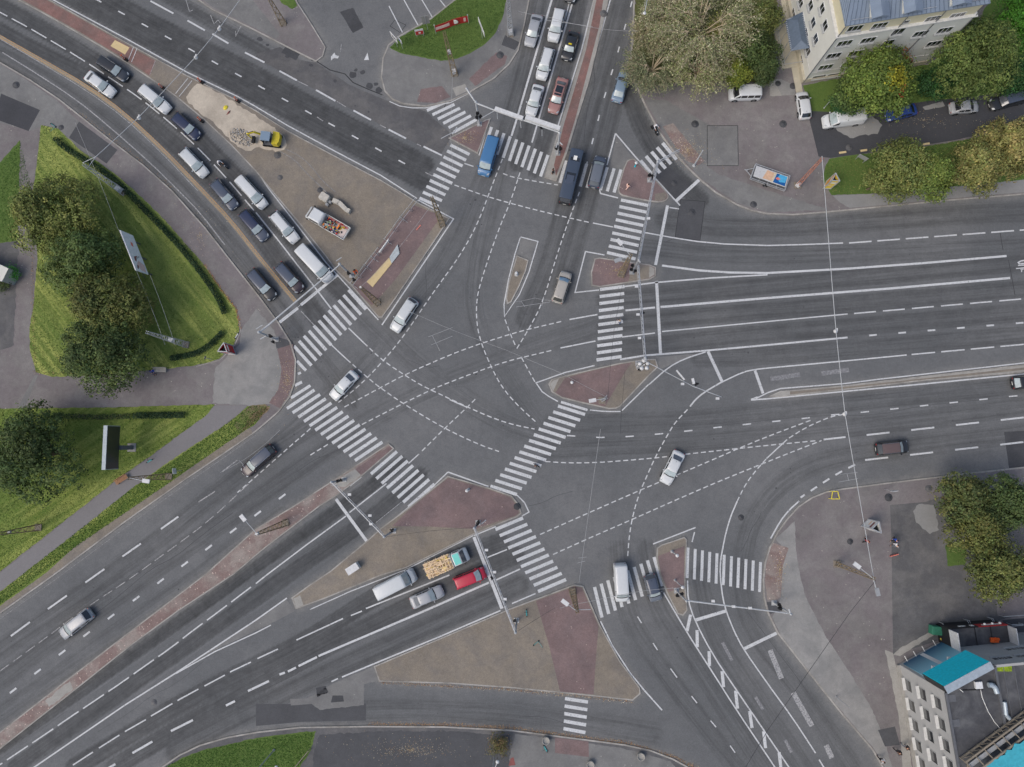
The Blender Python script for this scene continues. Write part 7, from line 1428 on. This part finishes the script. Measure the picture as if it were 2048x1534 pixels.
def window(bld, px, A, u, n, w, h, mull=3, sill=.3, sillm='sill grey', frame='window frame'):
    """window with its centre seen at px, on the wall through A with direction u and outward normal n"""
    P = ray_plane(px, A, n)-Vector(bld.location); P = P.lerp(P, 1); rot = Matrix((u, n, Vector((0, 0, 1)))).transposed(); g = MB(); t = .07
    g.box(P+Vector((0, 0, h/2)), (w, .1, t), rot); g.box(P-Vector((0, 0, h/2)), (w, .1, t), rot)
    for k in range(mull+1): g.box(P+u*(-w/2+w*k/mull), (t, .1, h-t), rot)
    wo = g.build('window', frame, bld); pw = w/mull
    for k in range(mull): g = MB(); g.box(P+u*(-w/2+pw*(k+.5))+n*.012, (pw-t, .06, h-t), rot); g.build('pane', 'dark glass', wo)
    g = MB(); g.box(P-Vector((0, 0, h/2+.06))+n*sill/2, (w+.16, sill, .07), rot); g.build('sill', sillm, wo)
# ---------------- apartment block
A = G(1606, 165, 0); B = G(1851, 127, 0); u = (B-A).normalized(); nS = Vector((u.y, -u.x, 0)); nN = -nS; L = (B-A).length; Dp = 26
bl = empty('apartment_block', (A.x, A.y, 0)); tag(bl, 'white and cream apartment block with blue-grey standing-seam roof', 'apartment block'); Z1, Z2 = 11.7, 14.0
def rect(x0, x1, y0, y1): return [tuple((u*x+nN*y).to_2d()) for x, y in ((x0, y0), (x1, y0), (x1, y1), (x0, y1))]
g = MB(); g.prism(rect(0, L, 0, Dp), .95, Z1); g.build('wall', 'wall white', bl); g = MB(); g.prism(rect(.18, L-.18, .18, Dp), Z1+.002, Z2); g.build('upper_wall', 'wall cream', bl)
g = MB(); g.prism(rect(-.35, L+.12, -.12, Dp), 0, .95); g.build('plinth', 'plinth render', bl); g = MB(); g.prism(rect(-.22, L+.22, -.22, Dp), Z1-.16, Z1+.05); g.build('cornice', 'sill white', bl)
g = MB(); g.prism(rect(-.04, L+.04, -.05, Dp), 2.6, 2.72); g.build('string_course', 'sill white', bl)
g = MB(); ins = 5.5; hh = 2.6
R0 = [u*(-.08)+nN*(-.06), u*(L+.3)+nN*(-.06), u*(L+.35)+nN*(Dp), u*(-.15)+nN*Dp]; R1 = [u*(1.2)+nN*ins, u*(L-1.2)+nN*ins, u*(L-1.2)+nN*Dp, u*1.2+nN*Dp]
v0 = [Vector((p.x, p.y, Z2)) for p in R0]; v1 = [Vector((p.x, p.y, Z2+.14)) for p in R0]; v2 = [Vector((p.x, p.y, Z2+hh)) for p in R1]
g.add(v0+v1+v2, [(3, 2, 1, 0), (0, 1, 5, 4), (1, 2, 6, 5), (3, 0, 4, 7), (4, 5, 9, 8), (5, 6, 10, 9), (7, 4, 8, 11), (8, 9, 10, 11)]); rf = g.build('roof', 'roof metal', bl)
g = MB()
for k in range(int(L/.55)+1): f = k*.55/L; a = v1[0].lerp(v1[1], f); b = v2[0].lerp(v2[1], f); g.bar(a+Vector((0, 0, .03)), b+Vector((0, 0, .03)), .04)
for k in range(38): f = k/38; g.bar(v1[0].lerp(v1[3], f)+Vector((0, 0, .03)), v2[0].lerp(v2[3], f)+Vector((0, 0, .03)), .04)
g.build('standing_seams', 'seam metal', rf); g = MB()
for x0, x1 in ((.6, 4.0), (7.6, 11.2), (14.6, 17.6), (L-4.2, L-.4)):
    a = u*x0+nN*.35; b = u*x1+nN*.35; g.tube((a.x, a.y, Z2+.55), (b.x, b.y, Z2+.55), .035)
g.build('snow_rail', 'galvanised steel', rf)
for cx, w_ in ((1759, 1.9), (1824, 2.0), (1915, 2.0)):    # dormers
    P = ray_plane((cx, {1759: 31, 1824: 22, 1915: 12}[cx]), A+Vector((0, 0, 0))+nN*.2, nS)-Vector(bl.location); x = P.dot(u); g = MB()
    c_ = u*x+nN*1.55; rot = Matrix((u, nN, Vector((0, 0, 1)))).transposed(); g.box((c_.x, c_.y, Z2+.55), (w_, 2.6, 1.1), rot); d = g.build('dormer', 'wall white', bl)
    g = MB(); g.add([(u*(x-w_/2-.2)+nN*(-.2)).to_3d()+Vector((0, 0, Z2+1.1)), (u*(x+w_/2+.2)+nN*(-.2)).to_3d()+Vector((0, 0, Z2+1.1)), (u*(x+w_/2+.2)+nN*3.4).to_3d()+Vector((0, 0, Z2+1.6)), (u*(x-w_/2-.2)+nN*3.4).to_3d()+Vector((0, 0, Z2+1.6)), (u*x+nN*(-.2)).to_3d()+Vector((0, 0, Z2+1.55)), (u*x+nN*3.8).to_3d()+Vector((0, 0, Z2+1.95))], [(0, 4, 5, 3), (4, 1, 2, 5), (0, 1, 4)]); g.build('dormer_roof', 'roof metal', d)
    g = MB(); c2 = u*x+nN*.25; g.box((c2.x, c2.y, Z2+.6), (w_*.6, .12, .55), rot); g.build('pane', 'rear glass', d)
for px in ((1651, 134), (1696, 128.5), (1667, 111), (1711, 106), (1689, 86), (1736, 80), (1867, 87), (1841, 67), (1889, 60)): window(bl, px, A, u, nS, 1.9, 1.25, 3, .28)
for px in ((1710, 56), (1759, 50.5), (1865, 37.5), (1914, 31)): window(bl, px, A+nN*.18, u, nS, 1.9, 1.15, 3, .2)
for px in ((1775, 86), (1797, 62)): window(bl, px, A, u, nS, 1.5, 1.5, 2, .3)
window(bl, (1813, 43), A+nN*.18, u, nS, .7, .6, 1, .1)
for px in ((1638, 153), (1668, 149)): window(bl, px, A, u, nS, 1.9, .7, 1, .3)
for px in ((1602, 5), (1586.5, 28), (1592.5, 59), (1604.5, 38), (1622, 11), (1627, 45), (1645, 17), (1651, 51), (1632, 78), (1612, 68), (1617, 101), (1602, 122), (1620, -22), (1640, -16), (1600, -30)): window(bl, px, A, nN, -u, 1.2, 1.3, 2, .3)
g = MB(); a = -u*.09-nN*(-.12); 
for f in (0.0, 7.8, 12.6, L-.02):
    g = MB(); p = u*f+nS*.1; g.tube((p.x, p.y, .2), (p.x, p.y, Z1), .055); p2 = u*f+nS*.02; g.tube((p.x, p.y, Z1), (p2.x, p2.y, Z1+.5), .055); g.tube((p2.x+nS.x*.1, p2.y+nS.y*.1, Z1+.5), (p2.x+nS.x*.1, p2.y+nS.y*.1, Z2), .055); g.build('drainpipe', 'grey trim', bl)
g = MB(); 
for k, f in enumerate((3.7, 8.1)): pass
c0 = nN*5.6-u*1.2; g.add([(-u*2.3+nN*3.4).to_3d()+Vector((0, 0, 3.1)), (-u*2.3+nN*8.0).to_3d()+Vector((0, 0, 3.1)), (nN*8.4).to_3d()+Vector((0, 0, 3.9)), (nN*3.0).to_3d()+Vector((0, 0, 3.9)), (-u*1.0+nN*4.2).to_3d()+Vector((0, 0, 4.1)), (-u*1.0+nN*7.2).to_3d()+Vector((0, 0, 4.1))], [(0, 1, 5, 4), (1, 2, 5), (2, 3, 4, 5), (3, 0, 4)]); cn = g.build('entrance_canopy', 'seam metal', bl)
g = MB()
for k in range(17): y = 3.5+k*.28; a = (-u*2.28+nN*y).to_3d()+Vector((0, 0, 3.14)); b = (nN*y).to_3d()+Vector((0, 0, 3.98)); g.bar(a, b, .07)
g.build('canopy_ribs', 'galvanised steel', cn); g = MB()
for y in (3.5, 5.0, 6.5, 8.0): p = -u*2.2+nN*y; g.tube((p.x, p.y, 0), (p.x, p.y, 3.1), .05)
for y in (2.6, 8.6):
    p, q = -u*2.6+nN*y, nN*y; g.tube((p.x, p.y, 1.1), (q.x, q.y, 1.1), .04)
p, q = -u*2.6+nN*2.6, -u*2.6+nN*8.6; g.tube((p.x, p.y, 1.1), (q.x, q.y, 1.1), .04); g.tube((p.x, p.y, .6), (q.x, q.y, .6), .03); g.build('canopy_posts', 'galvanised steel', cn)
g = MB(); g.prism(rect(-2.8, -.36, 2.4, 9), 0, .35); g.prism(rect(-1.3, -.36, -1.6, 2.4), 0, .2); g.prism(rect(-1.0, -.36, 9, Dp), 0, .2); g.build('steps', 'plinth render', bl)
# ---------------- grey corner building
HB = 11.1; N0 = G(1797, 1328, 0); S0 = G(1831, 1534, 0); uw = (S0-N0).normalized(); NE = G(1990, 1331, HB); un = Vector((NE.x-N0.x, NE.y-N0.y, 0)); LN = un.length; un.normalize(); nW = Vector((uw.y, -uw.x, 0)); nW = nW if nW.x < 0 else -nW; nNn = Vector((-un.y, un.x, 0)); nNn = nNn if nNn.y > 0 else -nNn
gb = empty('corner_building', (N0.x, N0.y, 0)); tag(gb, 'grey rendered corner building with flat dark roof and turquoise billboard', 'building'); P4 = [Vector((0, 0, 0)), uw*26, uw*26+un*LN, un*LN]
g = MB(); g.prism([(p.x, p.y) for p in P4], 0, HB-.25); g.build('wall', 'grey render', gb); g = MB(); g.add([(p.x, p.y, HB-.22) for p in P4], [(0, 1, 2, 3)]); g.build('roof', 'roof felt', gb)
g = MB()
for a, b in ((P4[0]-uw*0, P4[1]), (P4[0]+un*.1, P4[3]), (P4[3], P4[2])): g.bar((a.x, a.y, HB-.1), (b.x, b.y, HB-.1), .28, .25)
g.build('parapet', 'grey trim', gb)
g = MB(); q = nW*.35; pl_ = [q, q+uw*26, uw*26, Vector((0, 0, 0))]; g.prism([(p.x, p.y) for p in pl_], 0, .5); g.build('plinth', 'concrete', gb)
z5 = lambda x, y: (1780+x/4.735, 1210+y/4.735)
for c_ in ((178, 765), (212, 955), (245, 1145), (275, 1335), (310, 1510), (340, 1700), (315, 845), (350, 1040), (385, 1240), (418, 1440), (452, 1640), (458, 930), (497, 1130), (535, 1330), (572, 1520)): window(gb, z5(*c_), N0, uw, nW, 1.45, 1.45, 1, .42, 'sill white', 'sill grey')
# printed poster on the end wall
def poster_mat():
    t = NT('poster gradient'); s = t.n.new('ShaderNodeSeparateXYZ'); t.link(t.coord(), s.inputs[0]); f = t.ramp(s.outputs[2], 1.0, 6.8); t.out(t.mix(f, alb(38, 80, 108), alb(150, 200, 212)), .4); M['poster gradient'] = t.m
poster_mat()
g = MB(); a, b = un*.35+nNn*.1, un*(LN*.93)+nNn*.1; g.box(((a.x+b.x)/2, (a.y+b.y)/2, 3.9), ((b-a).length, .12, 6.2), Matrix((un, nNn, Vector((0, 0, 1)))).transposed()); po = g.build('poster', 'poster gradient', gb)
g = MB(); c1 = un*LN*.42+nNn*.17; c2 = un*LN*.50+nNn*.17; g.add([(c1.x, c1.y, .9), (c2.x, c2.y, .9), (c2.x+un.x*.2, c2.y+un.y*.2, 7), (c1.x+un.x*.2, c1.y+un.y*.2, 7)], [(0, 1, 2, 3)]); g.build('printed_band', 'car paint white', po)
g = MB()
for f in (.28, .62): p = un*LN*f+nNn*.5; g.box((p.x, p.y, 5.9), (.35, .5, .3)); 
for f in (.15, .35, .55, .8): p = un*LN*f; q_ = p+nNn*.9; g.tube((p.x, p.y, .8), (q_.x, q_.y, .8), .05)
g.build('lamp_bracket', 'plate white', gb)
F1, F2 = G(1888, 1373, 11.7), G(1980, 1323, 11.7); c_ = (F1+F2)/2; d_ = (F2-F1); yaw = math.atan2(d_.y, d_.x); bb = empty('rooftop_billboard', (c_.x, c_.y, 7.0), yaw); tag(bb, 'big plain turquoise boxed billboard on the end wall of the corner building', 'billboard'); bb.location.z = 6.9
g = MB(); g.box((0, -.47, 2.4), (d_.length, .86, 4.75)); g.build('box', 'fascia black', bb); g = MB(); g.box((0, 0, 2.4), (d_.length-.1, .06, 4.6)); g.build('panel', 'turquoise board', bb); g = MB(); g.box((0, -.47, 4.80), (d_.length+.05, .95, .05)); g.build('top_cover', 'duct grey', bb)
def roofbit(px, z, dims, name, mat_, rot=0): p = G(px[0], px[1], z)-Vector(gb.location); g = MB(); g.box((p.x, p.y, z+dims[2]/2), dims, Matrix.Rotation(rot, 3, 'Z')); return g.build(name, mat_, gb)
ZR = HB-.22; roofbit((1955, 1369), ZR, (.8, .8, .35), 'roof_hatch', 'window frame', .1); roofbit((1903, 1396), ZR, (.95, .85, .06), 'roof_patch', 'grey trim', .1); roofbit((1911, 1446), ZR, (.95, .85, .06), 'roof_patch', 'grey trim', .1)
def roofpipe(pts, z, r, name, mat_, bld=None): bld = bld or gb; g = MB(); P = [G(x, y, z)-Vector((bld.location.x, bld.location.y, 0)) for x, y in pts]; g.path([Vector((p.x, p.y, z+r*1.2)) for p in P], r, 8); return g.build(name, mat_, bld)
roofpipe([(1973, 1368), (1981, 1368), (1987, 1374), (1990, 1384)], ZR, .3, 'duct', 'duct grey'); roofpipe([(1960, 1376), (1964, 1395), (1976, 1423), (1988, 1443), (2006, 1464)], ZR, .04, 'roof_cable', 'plate white'); roofpipe([(1925, 1380), (1965, 1379)], ZR, .05, 'roof_cable', 'tyre rubber')
roofpipe([(1919, 1378), (1926, 1384)], ZR+.4, .04, 'bracket', 'plate white')
# wing behind
W0_ = G(1987, 1333, HB); W1_ = G(2160, 1316, HB); uu = Vector((W1_.x-W0_.x, W1_.y-W0_.y, 0)); LW = uu.length; uu.normalize(); nn = Vector((-uu.y, uu.x, 0)); wg = empty('wing_building', (W0_.x, W0_.y, 0)); tag(wg, 'light grey wing with dark ribbed roof and small windows behind the terrace', 'building')
Q4 = [Vector((0, 0, 0)), uw*30, uw*30+uu*LW, uu*LW]; A2 = Vector((W0_.x, W0_.y, 0)); st_ = -uu*7.0
g = MB(); g.prism([((st_).x, (st_).y), (st_.x-nn.x*4, st_.y-nn.y*4), (-nn.x*4, -nn.y*4)][:0] or [(p.x, p.y) for p in Q4], 0, HB-.3); g.build('wall', 'grey render', wg); g = MB(); g.add([(p.x, p.y, HB-.27) for p in Q4], [(0, 1, 2, 3)]); rf2 = g.build('roof', 'roof felt', wg)
g = MB(); g.bar((uu*.2).to_3d()+Vector((0, 0, HB-.15)), (uu*LW).to_3d()+Vector((0, 0, HB-.15)), .3, .3); g.build('parapet', 'grey render', wg); g = MB()
for k in range(1, 12): a = uu*(k*1.25); b = a+uw*28; g.bar((a.x, a.y, HB-.23), (b.x, b.y, HB-.23), .08, .05)
g.build('roof_seam', 'grey trim', rf2)
for px in ((1996, 1317.5), (2013.5, 1316), (2023, 1299), (2040, 1297), (2044, 1313)): window(wg, px, A2, uu, nn, 1.3, .8, 2, .22, 'sill grey', 'sill grey')
p = G(2010, 1338, HB)-Vector((W0_.x, W0_.y, 0)); g = MB(); g.box((p.x, p.y, HB-.24), (1.9, .7, .05)); g.build('moss_patch', 'moss', wg); roofpipe([(2006, 1402), (2009, 1428), (2016, 1436)], HB-.25, .24, 'duct', 'duct grey', wg)
g = MB(); a = A2-Vector(wg.location)
# low annexe with terrace
T = [G(x, y, 3.3) for x, y in ((1899, 1259), (2016, 1251), (2023, 1292), (1906, 1302))]; cT = sum(T, Vector())/4; an = empty('terrace_annexe', (cT.x, cT.y, 0)); tag(an, 'low black annexe with dark terrace floor and white side walls', 'annexe'); K = [Vector((p.x-cT.x, p.y-cT.y, 0)) for p in T]
g = MB(); g.prism([(p.x, p.y) for p in reversed(K)], 0, 3.2); g.build('wall', 'fascia black', an); g = MB(); g.add([(p.x, p.y, 3.22) for p in reversed(K)], [(0, 1, 2, 3)]); g.build('terrace_floor', 'roof felt', an)
for i, j, nm, m_, hh_, t_ in ((0, 3, 'side_wall', 'white board', 1.9, .12), (1, 2, 'side_wall', 'white board', 1.7, .12)): a, b = K[i], K[j]; g = MB(); g.bar((a.x, a.y, 3.2+hh_/2), (b.x, b.y, 3.2+hh_/2), t_, hh_) if 0 else g.box(((a.x+b.x)/2, (a.y+b.y)/2, 3.2+hh_/2), ((b-a).length, t_, hh_), Matrix.Rotation(math.atan2((b-a).y, (b-a).x), 3, 'Z')); g.build(nm, m_, an)
a, b = K[0], K[1]; dd = (b-a); ya = math.atan2(dd.y, dd.x); nf = Vector((-dd.y, dd.x, 0)).normalized(); nf = nf if nf.y > 0 else -nf
def facia(f0, f1, z0, z1, off, m_, nm): p, q = a.lerp(b, f0)+nf*off, a.lerp(b, f1)+nf*off; g = MB(); g.box(((p.x+q.x)/2, (p.y+q.y)/2, (z0+z1)/2), ((q-p).length, .08, z1-z0), Matrix.Rotation(ya, 3, 'Z')); return g.build(nm, m_, an)
facia(0, .5, 2.0, 3.3, .08, 'fascia black', 'fascia'); facia(.5, 1, 2.1, 3.3, .08, 'red board', 'sign_fascia'); facia(.6, .93, 2.55, 2.9, .13, 'plate white', 'lettering'); facia(.2, .32, 2.5, 2.8, .13, 'plate white', 'lettering'); facia(.4, .46, 2.4, 2.9, .13, 'plate white', 'emblem')
for f in (.62, .75, .88): p = a.lerp(b, f)+nf*.35; g = MB(); g.lathe((p.x, p.y, 3.2), [(.01, .1), (.14, .05), (.16, -.1)], 10); g.build('spotlight', 'plate white', an)
for f in (.43, .7): p, q = a.lerp(b, f), K[3].lerp(K[2], f); g = MB(); g.bar((p.x, p.y, 3.26), (q.x, q.y, 3.26), .06); g.build('floor_joint', 'fascia black', an)
p = G(1989, 1280, 3.6); g = MB(); g.box((0, 0, .35), (1.0, .6, .25)); g.box((.2, .2, .6), (.4, .25, .4)); g.tube((-.4, -.1, .4), (.4, .3, .7), .05); o = g.build('orange_machine', 'orange plastic'); o.location = (p.x, p.y, 3.25); tag(o, 'small orange machine standing on the dark terrace', 'machine')
over([(1877, 1243), (1974, 1233), (1979, 1247), (1896, 1256), (1884, 1270)], 'deck boards', 3, 'deck'); over([(2004, 1240), (2100, 1232), (2100, 1262), (2016, 1266)], 'fresh asphalt', 3, 'yard')
for k, (p0, p1) in enumerate((((1885, 1247), (1893, 1268)), ((1934, 1241), (1938, 1249)), ((1938, 1241), (1941, 1249)), ((1982, 1237), (1986, 1245)), ((1985, 1237), (1989, 1245)), ((2022, 1249), (2046, 1248)), ((2022, 1252), (2046, 1250)), ((2006, 1233), (2060, 1229)))):
    g = MB(); A_, B_ = G(p0[0], p0[1], 1.0), G(p1[0], p1[1], 1.0); g.tube((A_.x, A_.y, .13), (A_.x, A_.y, 1.1), .03); g.tube((A_.x, A_.y, 1.1), (B_.x, B_.y, 1.1), .04); g.tube((B_.x, B_.y, 1.1), (B_.x, B_.y, .13), .03); o = g.build('handrail', 'white pole paint')
    tag(o, ['white handrail beside the green bin', 'left rail of the middle pair on the deck', 'right rail of the middle pair on the deck', 'left rail of the pair near the red fascia', 'right rail of the pair near the red fascia', 'upper short rail at the far right yard', 'lower short rail at the far right yard', 'long thin white rail above the far right yard'][k], 'handrail', 'handrails by the terrace')
p = G(1869, 1259, .6); bn_ = empty('waste_container', (p.x, p.y, .13), R(-5)); tag(bn_, 'green lidded waste container beside the terrace deck', 'waste container'); g = MB(); g.box((0, 0, .65), (1.25, 1.1, 1.0)); g.build('body', 'bin green', bn_); g = MB(); g.box((0, 0, 1.2), (1.35, 1.15, .1), taper=.9); g.box((0, -.3, 1.27), (.5, .1, .06)); g.build('lid', 'bin green', bn_)
for x in (-.5, .5):
    for y in (-.4, .4): g = MB(); g.lathe((x, y, .08), [(.08, -.03), (.08, .03)], 10, Matrix.Rotation(R(90), 3, 'X')); g.build('wheel', 'tyre rubber', bn_)
p = G(1893, 1281, 1); g = MB()
for k in range(6): g.box((random.uniform(-.5, .5), random.uniform(-.25, .25), .3+.1*k), (.5, .3, .2), Matrix.Rotation(random.uniform(0, 3), 3, 'Z'))
o = g.build('sack_pile', 'art yellow'); o.location = (p.x, p.y, .13); tag(o, 'pale yellow sacks piled between the terrace wall and the billboard', 'sacks')
# torn billboard frame at the bottom right corner, standing on the roofs
def roof_frame():
    a, b = G(1932, 1524, 12.2), G(2075, 1418, 12.2); c_ = a; rt = empty('torn_billboard', (a.x, a.y, HB-.2)); tag(rt, 'bare steel billboard frame with torn turquoise canvas at the lower right corner', 'billboard'); z0 = 12.2-HB+.2; d = b-a; d.z = 0; pr = Vector((d.y, -d.x, 0)).normalized(); g = MB()
    for off, z in ((0, z0), (0, .3), (1.1, z0+.7), (1.1, .3)): q = pr*off; g.bar(q+Vector((0, 0, z)), q+d+Vector((0, 0, z)), .2, .14)
    for k in range(9):
        f = k/8; q = d*f; g.bar(q+Vector((0, 0, 0)), q+Vector((0, 0, z0)), .1); g.bar(q+Vector((0, 0, z0)), q+pr*1.1+Vector((0, 0, z0+.7)), .09); g.bar(q+Vector((0, 0, .3)), q+pr*1.1+Vector((0, 0, z0+.7)), .07)
        if k < 8: g.bar(q+Vector((0, 0, .3)), d*((k+1)/8)+Vector((0, 0, z0)), .06)
    g.build('steel_frame', 'steel beam', rt); g = MB()
    for z in (z0+.05,): g.box((d*.5+pr*.55+Vector((0, 0, z))), (d.length, .5, .05), Matrix.Rotation(math.atan2(d.y, d.x), 3, 'Z'))
    g.build('walkway', 'dull steel', rt)
    cz = 12.9; P = [G(x, y, cz+.03*k) for k, (x, y) in enumerate(((1960, 1560), (1965, 1536), (1985, 1520), (1996, 1518), (2001, 1512), (2010, 1510), (2014, 1500), (2024, 1500), (2030, 1487), (2040, 1488), (2075, 1460), (2110, 1560)))]; g = MB(); P = [p-Vector((a.x, a.y, HB-.2)) for p in P]
    g.add([tuple(p) for p in P]+[(p.x, p.y, p.z-.06) for p in P], [tuple(range(12)), tuple(range(23, 11, -1))]+[(i, (i+1) % 12, 12+(i+1) % 12, 12+i) for i in range(12)]); g.build('canvas', 'torn turquoise', rt)
roof_frame()
# white hut corner at the left edge
T = [G(x, y, 2.6) for x, y in ((-60, 508), (0, 529), (17, 537), (4, 563), (-60, 545))]; g = MB(); g.prism([(p.x, p.y) for p in reversed(T)], .13, 2.5); o0 = empty('hut', (T[1].x, T[1].y, 0)); tag(o0, 'white flat-roofed hut cut by the left edge', 'hut'); w__ = g.build('wall', 'duct grey', o0); w__.location = -Vector(o0.location); g = MB(); g.prism([(p.x, p.y) for p in reversed(T)], 2.502, 2.62); w__ = g.build('roof', 'wall white', o0); w__.location = -Vector(o0.location)
tree((27, 545), .9, .9, 1.5, 'small bright green bush beside the white hut', [(80, 140, 60), (60, 112, 44)], 91, 900, .2, name='bush', nl=4); tree((4, 568), .9, 1.2, 1.5, 'grey-green bush below the white hut', DG, 92, 1000, .2, name='bush', nl=4)
# concrete planters, lamps and bits on the bottom pavement
for k, (x, y) in enumerate(((1092, 1481), (1181, 1529), (1282, 1513))):
    p = G(x, y, .5); g = MB(); g.lathe((0, 0, 0), [(.42, 0), (.52, .55), (.52, .6), (.44, .6), (.42, .45), (.01, .45)], 20); o = g.build('planter', 'concrete'); o.location = (p.x, p.y, .13); tag(o, ['round concrete planter left of the lower brick pavement', 'round concrete planter below the lower brick pavement', 'round concrete planter nearest the curved bottom kerb'][k], 'planter', 'concrete planters on the bottom pavement')
tree((997, 1487), 1.2, 1.7, 2, 'sparse brown-green bush behind the bottom pavement kerb', [(96, 98, 60), (130, 104, 78), (84, 88, 50)], 93, 1300, .2, name='bush', nl=5)
pole((990, 1503), (994, 1512), 'white paddle-headed lamp at the bottom edge near the bush', mat_='galvanised steel', h=7, arm=(995, 1523)); pole((548, 1500), (552, 1512), 'white lamp on the bottom lawn edge', mat_='galvanised steel', h=7, arm=(553, 1534))
g = MB(); P = [G(x, y, .6) for x, y in ((590, 1534), (603, 1518), (618, 1500))]
for a, b in zip(P, P[1:]): g.tube((a.x, a.y, 1.0), (b.x, b.y, 1.0), .05); g.tube((a.x, a.y, .6), (b.x, b.y, .6), .04)
for a in P: g.tube((a.x, a.y, .1), (a.x, a.y, 1.05), .05)
o = g.build('fence', 'steel beam'); tag(o, 'short pale fence between the bottom lawn and dark paving', 'fence')
tag(over([(1021, 1517), (1027, 1514), (1031, 1530), (1017, 1532)], 'art brown', 2, 'grate'), kind='structure')
p = G(1668, 990, .6); g = MB()
for a, b in (((-.55, -.5), (-.35, .5)), ((-.35, .5), (.35, .5)), ((.35, .5), (.55, -.5)), ((.55, -.5), (-.55, -.5))): g.bar((a[0], a[1], .9), (b[0], b[1], .9), .09); g.bar((a[0], a[1], 0), (a[0], a[1], .9), .07)
o = g.build('barrier', 'stop tape yellow'); o.location = (p.x, p.y, .13); tag(o, 'small yellow barrier in the notch of the lower right kerb', 'barrier')
# ================================================================ LIGHT: bright overcast with a weak sun from the left
w = bpy.data.worlds.new('World'); SC.world = w; w.use_nodes = True
sk = w.node_tree.nodes.new('ShaderNodeTexSky'); sk.sky_type = 'NISHITA'; sk.sun_disc = False
SUN_EL, SUN_AZ = R(52), R(238)              # azimuth: compass from +Y, clockwise
sk.sun_elevation = SUN_EL; sk.sun_rotation = SUN_AZ; sk.dust_density = 4; sk.air_density = 1.0; sk.ozone_density = 1
bg = w.node_tree.nodes['Background']; w.node_tree.links.new(sk.outputs[0], bg.inputs[0]); bg.inputs[1].default_value = .15
sl = bpy.data.lights.new('sun', 'SUN'); sl.energy = .75; sl.angle = R(30); sl.color = (1, .96, .9)
so = bpy.data.objects.new('sun', sl); C.objects.link(so)
sd = Vector((math.sin(SUN_AZ)*math.cos(SUN_EL), math.cos(SUN_AZ)*math.cos(SUN_EL), math.sin(SUN_EL)))
so.rotation_euler = sd.to_track_quat('Z', 'Y').to_euler()
SC.view_settings.view_transform = 'Standard'; SC.view_settings.look = 'None'; SC.view_settings.gamma = 1; SC.view_settings.exposure = .02
